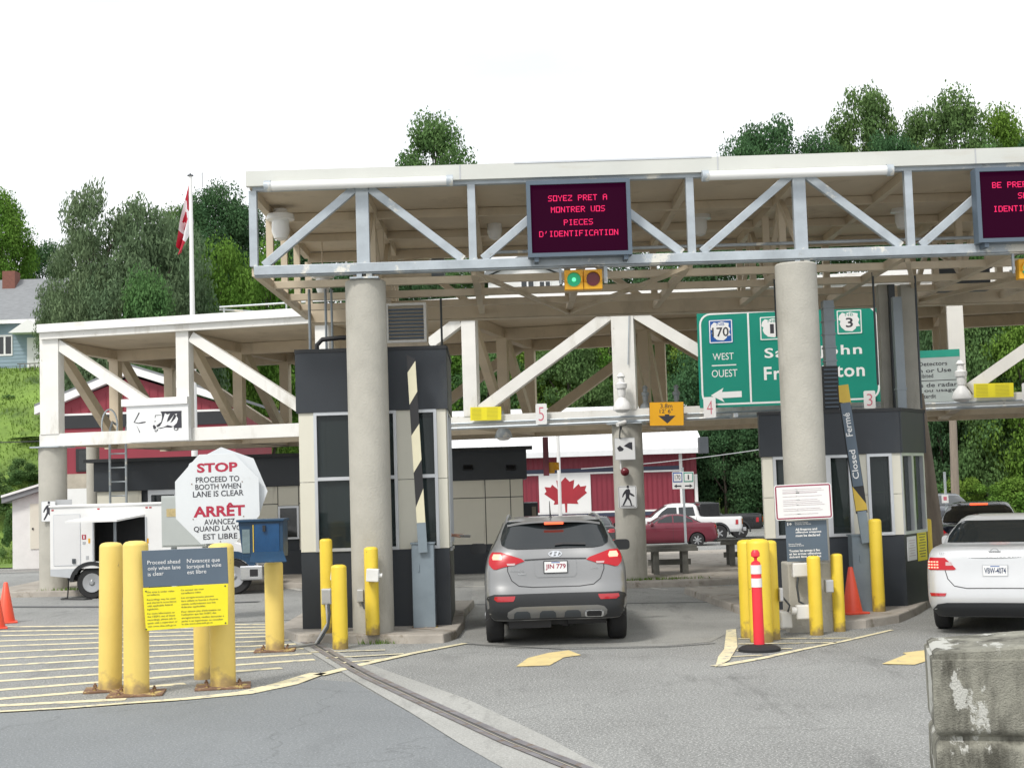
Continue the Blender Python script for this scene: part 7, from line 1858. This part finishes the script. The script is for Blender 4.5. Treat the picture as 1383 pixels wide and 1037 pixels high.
# overhead wires
for (x0, y0, x1, y1, Y, lab) in ((-30, 588, 52, 586, 48, 'thin overhead wire crossing the grass hill at far left'), (955, 609, 1040, 597, 60, 'thin overhead wire sagging in front of the dark trees')):
    a, b_ = P(x0, y0, Y), P(x1, y1, Y); d = b_ - a; a2, b2 = a - d * 2, b_ + d * 2
    tag(MB().tube([a2.lerp(b2, k / 12) - Vector((0, 0, .25 * (1 - (k/6 - 1) ** 2))) for k in range(13)], .018, 5).build('overhead_wire', 'sign_back' if Y > 50 else 'black'), lab, 'wire')
# dark box high at the warehouse corner
fr, w, h = sign_px(945, 590, 957, 612, 58); tag(MB().rect(fr, 0, 0, w * 1.0, h, -.6, 0).build('equipment_box', 'mat_dark_grey', bevel=.02), 'dark grey box hanging at the right end of the warehouse roof', 'equipment box')

# ================================================================== PERSON IN THE BOOTH
def skinmesh(name, pts, edges, radii, m, parent, root=0, levels=2):
    me = bpy.data.meshes.new(name); me.from_pydata([tuple(p) for p in pts], edges, []); o = bpy.data.objects.new(name, me); col.objects.link(o)
    sk = o.modifiers.new('s', 'SKIN'); sk.use_smooth_shade = True
    for i, r in enumerate(radii):
        v = me.skin_vertices[0].data[i]; v.radius = (r, r) if not isinstance(r, tuple) else r; v.use_root = (i == root)
    ss = o.modifiers.new('u', 'SUBSURF'); ss.levels = levels; ss.render_levels = levels
    dg = bpy.context.evaluated_depsgraph_get(); m2 = bpy.data.meshes.new_from_object(o.evaluated_get(dg)); o.modifiers.clear(); o.data = m2
    for p_ in m2.polygons: p_.use_smooth = True
    m2.materials.clear(); m2.materials.append(MATS[m]); o.parent = parent
    if parent: 
        o.matrix_parent_inverse = mw(parent).inverted()
    return o
hx, hz_ = P(612, 724, 21.75).x, P(612, 723.5, 21.75).z
px0, py0 = xr - .64, 21.85
per = thing('person', (px0, py0, KH + .03), 'booth officer in dark uniform reaching a bare forearm with a card out of the window', 'person')
sz = 1.42 + KH
pts = [(px0, py0, .98), (px0, py0, 1.20), (px0 + .03, py0 - .01, sz - .06), (px0 + .05, py0 - .01, sz + .06), (px0 + .06, py0 - .02, sz + .15),   # pelvis chest neck
       (px0 + .06, py0 - .19, sz - .04), (px0 + .22, py0 - .24, sz - .18), (xr - .10, 21.80, hz_ + .03), (hx, 21.75, hz_ + .01),    # reaching arm
       (px0, py0 + .19, sz - .04), (px0 - .02, py0 + .24, sz - .30), (px0 + .10, py0 + .22, sz - .52),
       (px0, py0 - .10, .92), (px0 + .02, py0 - .10, .55), (px0, py0 - .10, KH + .10), (px0 + .12, py0 - .10, KH + .05),
       (px0, py0 + .10, .92), (px0 + .02, py0 + .10, .55), (px0, py0 + .10, KH + .10), (px0 + .12, py0 + .10, KH + .05)]
ed = [(0, 1), (1, 2), (2, 3), (3, 4), (2, 5), (5, 6), (6, 7), (7, 8), (2, 9), (9, 10), (10, 11), (0, 12), (12, 13), (13, 14), (14, 15), (0, 16), (16, 17), (17, 18), (18, 19)]
rd_ = [.14, .13, .12, .055, .06, .06, .05, .042, .028, .06, .05, .035, .09, .06, .045, .04, .09, .06, .045, .04]
body = skinmesh('body', pts, ed, rd_, 'skin', per)
mb = MB(); hc = Vector((px0 + .08, py0 - .02, sz + .25)); mb.lathe(hc, [(.03, -.13), (.062, -.11), (.078, -.04), (.082, .03), (.07, .08), (.03, .115)], 18); mb.build('head', 'skin', per, smooth='auto')
mb = MB(); mb.lathe(hc + Vector((-.012, 0, .02)), [(.085, -.03), (.09, .03), (.075, .09), (.03, .12)], 18); mb.build('hair', 'hair', per, smooth='auto')
mb = MB(); mb.lathe((px0 + .01, py0, 0), [(.19, .90), (.185, 1.1), (.20, 1.3), (.15, sz - .0), (.075, sz + .05)], 20); mb.build('shirt', 'uniform', per, smooth='auto')
mb = MB(); mb.tube([(px0 + .06, py0 - .16, sz - .04), (px0 + .22, py0 - .24, sz - .18), (px0 + .30, py0 - .22, sz - .19)], [.075, .068, .062], 12); mb.build('sleeve', 'uniform', per, smooth='auto')
mb = MB(); mb.tube([(px0, py0 - .1, .95), (px0 + .02, py0 - .1, .55), (px0, py0 - .1, KH + .06)], [.105, .08, .07], 12); mb.tube([(px0, py0 + .1, .95), (px0 + .02, py0 + .1, .55), (px0, py0 + .1, KH + .06)], [.105, .08, .07], 12); mb.build('trousers', 'uniform', per, smooth='auto')
# hand: palm, four fingers, thumb closing on the card
W_ = Vector((hx, 21.75, hz_ + .01)); pal = W_ + Vector((.075, 0, -.004))
pts = [W_ + Vector((-.02, 0, 0)), W_ + Vector((.03, 0, .0)), pal]; ed = [(0, 1), (1, 2)]; rr_ = [.024, .026, .028]
for k, (dy, L_) in enumerate(((-.026, .9), (-.009, 1.0), (.009, .95), (.026, .78))):
    b0 = len(pts); pts += [pal + Vector((.022, dy, .010)), pal + Vector((.022 + .035 * L_, dy * 1.1, .012)), pal + Vector((.022 + .060 * L_, dy * 1.1, .002)), pal + Vector((.022 + .074 * L_, dy, -.010))]
    ed += [(2, b0), (b0, b0+1), (b0+1, b0+2), (b0+2, b0+3)]; rr_ += [.010, .0085, .0078, .007]
b0 = len(pts); pts += [pal + Vector((-.02, -.03, -.012)), pal + Vector((.012, -.040, -.022)), pal + Vector((.045, -.030, -.024))]; ed += [(2, b0), (b0, b0+1), (b0+1, b0+2)]; rr_ += [.012, .010, .008]
skinmesh('hand', pts, ed, rr_, 'skin', per, levels=1)
fc = Fr(pal + Vector((.105, -.01, -.014)), 0, -6, 60); tag(MB().rect(fc, 0, 0, .16, .085, -.001, .001).build('document_card', 'white_sign'), 'small pale document card held out by the booth officer', 'card')
# ================================================================== TREES
def leafmat(name, c, c2):
    m = bpy.data.materials.new(name); m.use_nodes = True; nt = m.node_tree; b = nt.nodes['Principled BSDF']; out = nt.nodes['Material Output']
    tc = N(nt, 'ShaderNodeTexCoord'); no = N(nt, 'ShaderNodeTexNoise'); no.inputs['Scale'].default_value = 3.5; no.inputs['Detail'].default_value = 4
    gi = N(nt, 'ShaderNodeNewGeometry'); oi = N(nt, 'ShaderNodeObjectInfo')
    mx = N(nt, 'ShaderNodeMix', data_type='RGBA'); mx.inputs['A'].default_value = c4(c); mx.inputs['B'].default_value = c4(c2)
    mr = N(nt, 'ShaderNodeMapRange'); mr.inputs['From Min'].default_value = .35; mr.inputs['From Max'].default_value = .65
    nt.links.new(tc.outputs['Object'], no.inputs['Vector']); nt.links.new(no.outputs['Fac'], mr.inputs['Value']); nt.links.new(mr.outputs['Result'], mx.inputs['Factor'])
    hs = N(nt, 'ShaderNodeHueSaturation'); m2 = N(nt, 'ShaderNodeMapRange'); m2.inputs['To Min'].default_value = .78; m2.inputs['To Max'].default_value = 1.25
    nt.links.new(gi.outputs['Random Per Island'], m2.inputs['Value']); nt.links.new(m2.outputs['Result'], hs.inputs['Value'])
    m3 = N(nt, 'ShaderNodeMapRange'); m3.inputs['To Min'].default_value = .485; m3.inputs['To Max'].default_value = .515
    nt.links.new(oi.outputs['Random'], m3.inputs['Value']); nt.links.new(m3.outputs['Result'], hs.inputs['Hue'])
    nt.links.new(mx.outputs['Result'], hs.inputs['Color'])
    df = N(nt, 'ShaderNodeBsdfDiffuse'); tr = N(nt, 'ShaderNodeBsdfTranslucent'); ms = N(nt, 'ShaderNodeMixShader'); ms.inputs['Fac'].default_value = .30
    nt.links.new(hs.outputs['Color'], df.inputs['Color']); nt.links.new(hs.outputs['Color'], tr.inputs['Color'])
    nt.links.new(df.outputs[0], ms.inputs[1]); nt.links.new(tr.outputs[0], ms.inputs[2]); nt.links.new(ms.outputs[0], out.inputs['Surface'])
    MATS[name] = m
leafmat('leaf_mid', (.085, .165, .060), (.130, .225, .080)); leafmat('leaf_dark', (.055, .120, .055), (.085, .160, .070))
leafmat('leaf_bright', (.095, .190, .032), (.155, .260, .050)); leafmat('leaf_olive', (.115, .175, .095), (.160, .225, .120))
def crown_mesh(seed, nb, nl, leaf, m, shape='round', droop=0.0):
    """unit crown: width about 1, height 0..1; clumps of leaf-sized faces scattered through the volume"""
    r = np.random.default_rng(seed); V = []
    blobs = []
    for k in range(nb):
        for _ in range(40):
            z = r.uniform(.10, .97); 
            if shape == 'round': w = .5 * math.sin(math.pi * min(1, max(.04, z)) ** .75) ** .55
            elif shape == 'bush': w = .5 * math.sqrt(max(0, 1 - z ** 2)) + .02
            elif shape == 'cone': w = .5 * (1 - z) ** .6 * .9 + .05
            else: w = .5 * math.sin(math.pi * min(1, z + .08)) ** .4
            a = r.uniform(0, 2 * math.pi); rr = w * math.sqrt(r.uniform(.15, 1)); 
            c = np.array([rr * math.cos(a), rr * math.sin(a), z])
            br = r.uniform(.07, .15) * (1.0 if shape != 'airy' else .72)
            if all(np.linalg.norm(c - b[0]) > (br + b[1]) * .42 for b in blobs): break
        blobs.append((c, br))
    tot = sum(b[1] ** 2 for b in blobs); C = []; D = []
    for c, br in blobs:
        n = int(nl * br ** 2 / tot); d = r.normal(size=(n, 3)); d /= np.linalg.norm(d, axis=1)[:, None]
        rad = br * r.uniform(.2, 1.15, n) ** .6 * np.where(r.uniform(0, 1, n) < .10, r.uniform(1.0, 1.4, n), 1.0); p = c + d * rad[:, None] * np.array([1.25, 1.25, .85])
        if droop: p[:, 2] -= droop * r.uniform(0, 1, n) ** 2; 
        C.append(p); D.append(d)
    # stray sprigs
    C = np.concatenate(C); D = np.concatenate(D); n = len(C)
    nr = D * .6 + r.normal(size=(n, 3)) * .55 + np.array([0, 0, .35]); nr /= np.linalg.norm(nr, axis=1)[:, None]
    t = np.cross(nr, r.normal(size=(n, 3))); t /= np.linalg.norm(t, axis=1)[:, None]; b = np.cross(nr, t)
    if droop: t = t * .9 + np.array([0, 0, -.8]); t /= np.linalg.norm(t, axis=1)[:, None]; b = np.cross(nr, t); b /= np.linalg.norm(b, axis=1)[:, None] + 1e-9
    s = leaf * r.uniform(.55, 1.25, n)[:, None]; 
    k1 = .8 if not droop else 1.1; k2 = .55 if not droop else .38
    P_ = np.stack([C - t * s * k1, C + b * s * k2, C + t * s * k1, C - b * s * k2], 1).reshape(-1, 3)
    me = bpy.data.meshes.new('crown'); me.vertices.add(4 * n); me.vertices.foreach_set('co', P_.astype(np.float32).ravel())
    me.loops.add(4 * n); me.loops.foreach_set('vertex_index', np.arange(4 * n, dtype=np.int32)); me.polygons.add(n)
    me.polygons.foreach_set('loop_start', np.arange(0, 4 * n, 4, dtype=np.int32)); me.polygons.foreach_set('loop_total', np.full(n, 4, dtype=np.int32))
    me.update(); me.validate(); me.materials.append(MATS[m])
    return me, blobs
def trunk_mesh(blobs, seed, th=.03):
    r = np.random.default_rng(seed); mb = MB()
    # unit space: crown occupies 0..1, trunk reaches down to -0.35
    main = [Vector((0, 0, -1.3)), Vector((0, 0, -.45)), Vector((.01, 0, -.1)), Vector((-.01, .01, .25)), Vector((.01, 0, .5)), Vector((0, 0, .7))]
    mb.tube(main, [th * 1.4, th * 1.25, th, th * .75, th * .45, th * .12], 10)
    for c, br in sorted(blobs, key=lambda b: -b[1])[:14]:
        z0 = max(-.05, c[2] - .35 * r.uniform(.6, 1.2)); s_ = Vector((0, 0, z0)); e_ = Vector(c); md = s_.lerp(e_, .5) + Vector((0, 0, .04))
        mb.tube([s_, md, e_], [th * .42, th * .28, th * .08], 6)
    me = bpy.data.meshes.new('trunk'); me.from_pydata([tuple(v) for v in mb.v], [], mb.f); me.materials.append(MATS['bark'])
    for p_ in me.polygons: p_.use_smooth = True
    return me
KINDS = {}
def kind(name, m, n=2, nb=64, nl=26000, leaf=.0175, shape='round', droop=0.0, seed=1):
    out = []
    for k in range(n):
        c, bl = crown_mesh(seed + k * 17, nb, nl, leaf, m, shape, droop); out.append((c, trunk_mesh(bl, seed + k)))
    KINDS[name] = out
kind('dark', 'leaf_dark', 2, seed=11); kind('mid', 'leaf_mid', 3, seed=31); kind('bright', 'leaf_bright', 2, seed=53)
kind('willow', 'leaf_olive', 2, nb=90, nl=22000, leaf=.015, shape='airy', droop=.035, seed=71); kind('bush', 'leaf_bright', 2, nb=30, nl=6000, leaf=.030, shape='bush', seed=91); kind('bushdark', 'leaf_mid', 1, nb=30, nl=6000, leaf=.030, shape='bush', seed=95)
CNT = {}
def tree(px, ytop, wpx, Y, kd, label, base=None, low=.28, group=None):
    q = P(px, ytop, Y); gz = terrain(q.x, Y) if base is None else base; H = q.z - gz; w = wpx / F * Y
    k = CNT.get(kd, 0); CNT[kd] = k + 1; cm, tm = KINDS[kd][k % len(KINDS[kd])]
    isb = kd.startswith('bush')
    t = thing('bush' if isb else 'tree', (q.x, Y, gz), label, 'bush' if isb else 'tree', group or ('bushes' if isb else 'trees on the hillside'))
    low_ = 0.0 if isb else low * H; hc = H - low_
    c = bpy.data.objects.new('crown', cm); col.objects.link(c); c.parent = t; c.location = (0, 0, low_); c.scale = (w * 1.0, w * 1.0, hc); c.rotation_euler = (0, 0, random.uniform(0, 6.28))
    if not isb:
        tr = bpy.data.objects.new('trunk', tm); col.objects.link(tr); tr.parent = t; sc_ = max(hc, low_ / .42); tr.location = (0, 0, low_); tr.scale = (w * .8, w * .8, hc)
        tr.rotation_euler = c.rotation_euler
    return t
LEFTG = 'trees on the left hillside'; BACKG = 'trees behind the canopies'; RIGHTG = 'trees on the right hillside'
for a in [(0, 268, 95, 96, 'bright', 'bright green tree at the left edge behind the blue house roof'), (-50, 285, 110, 100, 'mid', 'green tree cut by the left edge of the photo'),
          (62, 330, 90, 104, 'dark', 'dark green tree in the gap right of the blue house chimney'),
          (128, 245, 150, 76, 'willow', 'feathery olive willow, tallest of the left group'), (185, 262, 180, 77, 'willow', 'feathery olive willow just left of the flagpole'), (100, 305, 100, 78, 'willow', 'feathery olive willow beside the blue house porch'),
          (228, 288, 150, 80, 'willow', 'feathery olive willow directly behind the flagpole'), (165, 340, 170, 74, 'willow', 'low drooping willow over the far canopy roof at left'),
          (292, 258, 110, 104, 'dark', 'dark broadleaf tree right of the flag'), (330, 278, 90, 106, 'dark', 'dark broadleaf tree touching the left end of the near canopy'), (250, 275, 100, 108, 'mid', 'mid green tree behind the flag'),
          (300, 335, 120, 86, 'bright', 'bright green tree low between the flagpole and near canopy'), (360, 345, 110, 88, 'bright', 'bright green tree behind the left end truss of the near canopy'), (248, 345, 90, 84, 'mid', 'mid green tree low behind the flagpole'),
          (395, 320, 100, 104, 'dark', 'dark tree seen through the left bay of the near canopy'), (200, 380, 110, 72, 'mid', 'low green tree just above the far canopy roof rail')]:
    tree(*a, group=LEFTG)
for i, (px, yt, w, Y, kd) in enumerate([(440, 330, 110, 104, 'dark'), (505, 338, 110, 106, 'mid'), (560, 345, 100, 104, 'dark'), (620, 350, 100, 108, 'mid'), (850, 335, 100, 106, 'dark'), (915, 330, 110, 108, 'mid'), (975, 318, 110, 104, 'dark'), (1040, 325, 110, 106, 'mid'),
        (430, 440, 110, 98, 'bright'), (500, 430, 110, 98, 'mid'), (590, 425, 120, 99, 'bright'), (655, 435, 110, 98, 'mid'), (705, 440, 110, 99, 'bright'), (765, 432, 110, 98, 'mid'), (820, 440, 110, 100, 'bright'), (880, 430, 110, 99, 'mid'), (935, 438, 110, 98, 'bright'), (790, 400, 110, 112, 'dark'), (680, 410, 100, 112, 'dark')]):
    words_ = ['leftmost', 'second', 'third', 'fourth', 'fifth', 'sixth', 'seventh', 'rightmost']
    lab = (words_[i] + ' of the tall trees filling the near canopy bays') if i < 8 else (['leftmost', 'second', 'third', 'fourth', 'fifth', 'sixth', 'seventh', 'eighth', 'ninth'][i - 8] + ' green tree from the left seen through the far canopy trusses' if i < 17 else ('dark tree behind the traffic light and far canopy' if i == 17 else 'dark tree left of the French message screen, far back'))
    tree(px, yt, w, Y, kd, lab, group=BACKG)
tree(588, 165, 122, 112, 'mid', 'tall broadleaf tree standing alone above the near canopy roof', low=.35, group=BACKG)
for a in [(1040, 166, 130, 118, 'dark', 'dark pointed tree above the roof just left of the tall right one'), (1000, 196, 90, 114, 'dark', 'small dark treetop leftmost above the right half of the roof'), (1163, 115, 115, 120, 'mid', 'tallest tree above the near canopy roof at right'),
          (1240, 160, 90, 122, 'mid', 'tree in the dip right of the tallest right tree'), (1285, 136, 125, 118, 'mid', 'broad tree above the roof over the right signal'), (1345, 158, 110, 120, 'bright', 'tree above the roof at the right edge of the skyline'), (1395, 190, 110, 118, 'dark', 'tree at the far right falling behind the roof'),
          (1105, 190, 110, 116, 'dark', 'dark tree low between two right skyline trees'), (1200, 185, 110, 114, 'dark', 'dark tree just above the roofline below the tallest one'), (1320, 195, 120, 113, 'mid', 'green tree just above the roofline right of centre screens')]:
    tree(*a, group=RIGHTG, low=.2)
for i, (px, yt, w, Y, kd) in enumerate([(955, 470, 120, 90, 'dark'), (1005, 455, 130, 89, 'dark'), (1060, 450, 130, 90, 'dark'), (1115, 440, 120, 90, 'mid'), (1180, 430, 130, 89, 'dark'), (1235, 420, 130, 85, 'mid'), (1285, 410, 130, 84, 'mid'), (1340, 415, 130, 84, 'mid'), (1395, 405, 140, 83, 'bright'), (975, 555, 100, 87, 'dark'), (1030, 560, 100, 87, 'dark'),
        (1260, 520, 120, 76, 'mid'), (1310, 540, 120, 75, 'bright'), (1370, 530, 130, 75, 'mid'), (1322, 430, 120, 72, 'mid'), (1375, 425, 130, 71, 'bright'), (1262, 440, 110, 73, 'dark')]):
    lab = ['dark tree', 'dark tree', 'dark tree', 'green tree', 'dark tree', 'green tree', 'green tree', 'green tree', 'bright green tree', 'low dark tree', 'low dark tree', 'lower green tree', 'lower bright green tree', 'lower green tree', 'near green tree', 'near bright tree', 'near dark tree'][i] + ' ' + \
        ['just right of the warehouse end', 'between the warehouse and low booth', 'behind the second round column', 'behind the green sign', 'behind the risers on the low booth', 'right of the risers', 'behind the radar detector sign', 'right of the far dome lamp', 'at the right edge above the yellow notice', 'in the deep shade beside the warehouse', 'in the deep shade behind the low booth', 'behind the leaning wooden pole', 'right of the slim utility pole', 'at the right edge behind the cars', 'above the yellow notice at the right', 'cut by the right edge above the notice', 'behind the radar detector sign and dome lamp'][i]
    tree(px, yt, w, Y, kd, lab, group=RIGHTG, low=.08)
for i, (px, yt, w, Y, kd) in enumerate([(1268, 655, 60, 68, 'bushdark'), (1300, 640, 75, 67, 'bush'), (1335, 652, 70, 66, 'bush'), (1370, 640, 80, 67, 'bush'), (1405, 650, 80, 66, 'bush'), (10, 560, 60, 84, 'bushdark'), (30, 620, 55, 76, 'bushdark'), (-10, 640, 60, 73, 'bushdark'), (45, 590, 60, 80, 'bushdark'), (15, 690, 30, 70, 'bushdark'), (60, 540, 50, 86, 'bushdark')]):
    lab = ['dark bush by the small parking signpost', 'bright bush above the navy sedan', 'bright bush above the silver sedan roof', 'bright bush near the right edge', 'bright bush cut by the right edge', 'bush high on the grass hill below the blue house', 'bush midway down the grass hill', 'bush at the left edge of the grass hill', 'bush on the hill beside the far canopy corner', 'small bush above the white shed roof', 'bush below the blue house porch'][i]
    tree(px, yt, w, Y, kd, lab)
# tufts of grass at kerb edges
def tufts(name, pts, label, h=.07):
    mb = MB()
    for x, y, z, n, sx, sy in pts:
        for _ in range(n):
            a = random.uniform(0, 6.28); p = Vector((x + random.gauss(0, sx), y + random.gauss(0, sy), z)); d = Vector((math.cos(a), math.sin(a), 0)); hh = h * random.uniform(.4, 1.2)
            mb.add([p - d * .008, p + d * .008, p + d * random.uniform(-.04, .04) + Vector((0, 0, hh))], [(0, 1, 2)])
    tag(mb.build(name, 'leaf_bright'), label, 'grass', kind='stuff')
a = G(536, 868); b_ = G(855, 783, KH); c_ = G(105, 796, KH)
tufts('grass_tufts', [(a.x, a.y - .02, 0, 260, .22, .03), (b_.x + .4, b_.y - .1, KH, 300, .5, .06), (c_.x, c_.y, KH, 260, .3, .08)], 'tufts of grass at the foot of the kerbs')
# hill grass: long tufts over the slope on the left
mb = MB(); rr2 = random.Random(5)
for _ in range(26000):
    x = rr2.uniform(-42, -17); y = rr2.uniform(67, 92); z = hillz(x, y); a = rr2.uniform(0, 6.28); d = Vector((math.cos(a), math.sin(a), 0)); p = Vector((x, y, z - .03)); hh = rr2.uniform(.06, .26)
    if abs(x + 22) < 2 and y < 68: continue
    mb.add([p - d * .035, p + d * .035, p + d * rr2.uniform(-.1, .1) + Vector((0, 0, hh))], [(0, 1, 2)])
leafmat('grass_blade', (.13, .22, .040), (.18, .27, .055))
tag(mb.build('hill_grass', 'grass_blade'), 'long grass covering the slope on the left', 'grass', kind='stuff')
bpy.context.view_layer.update()
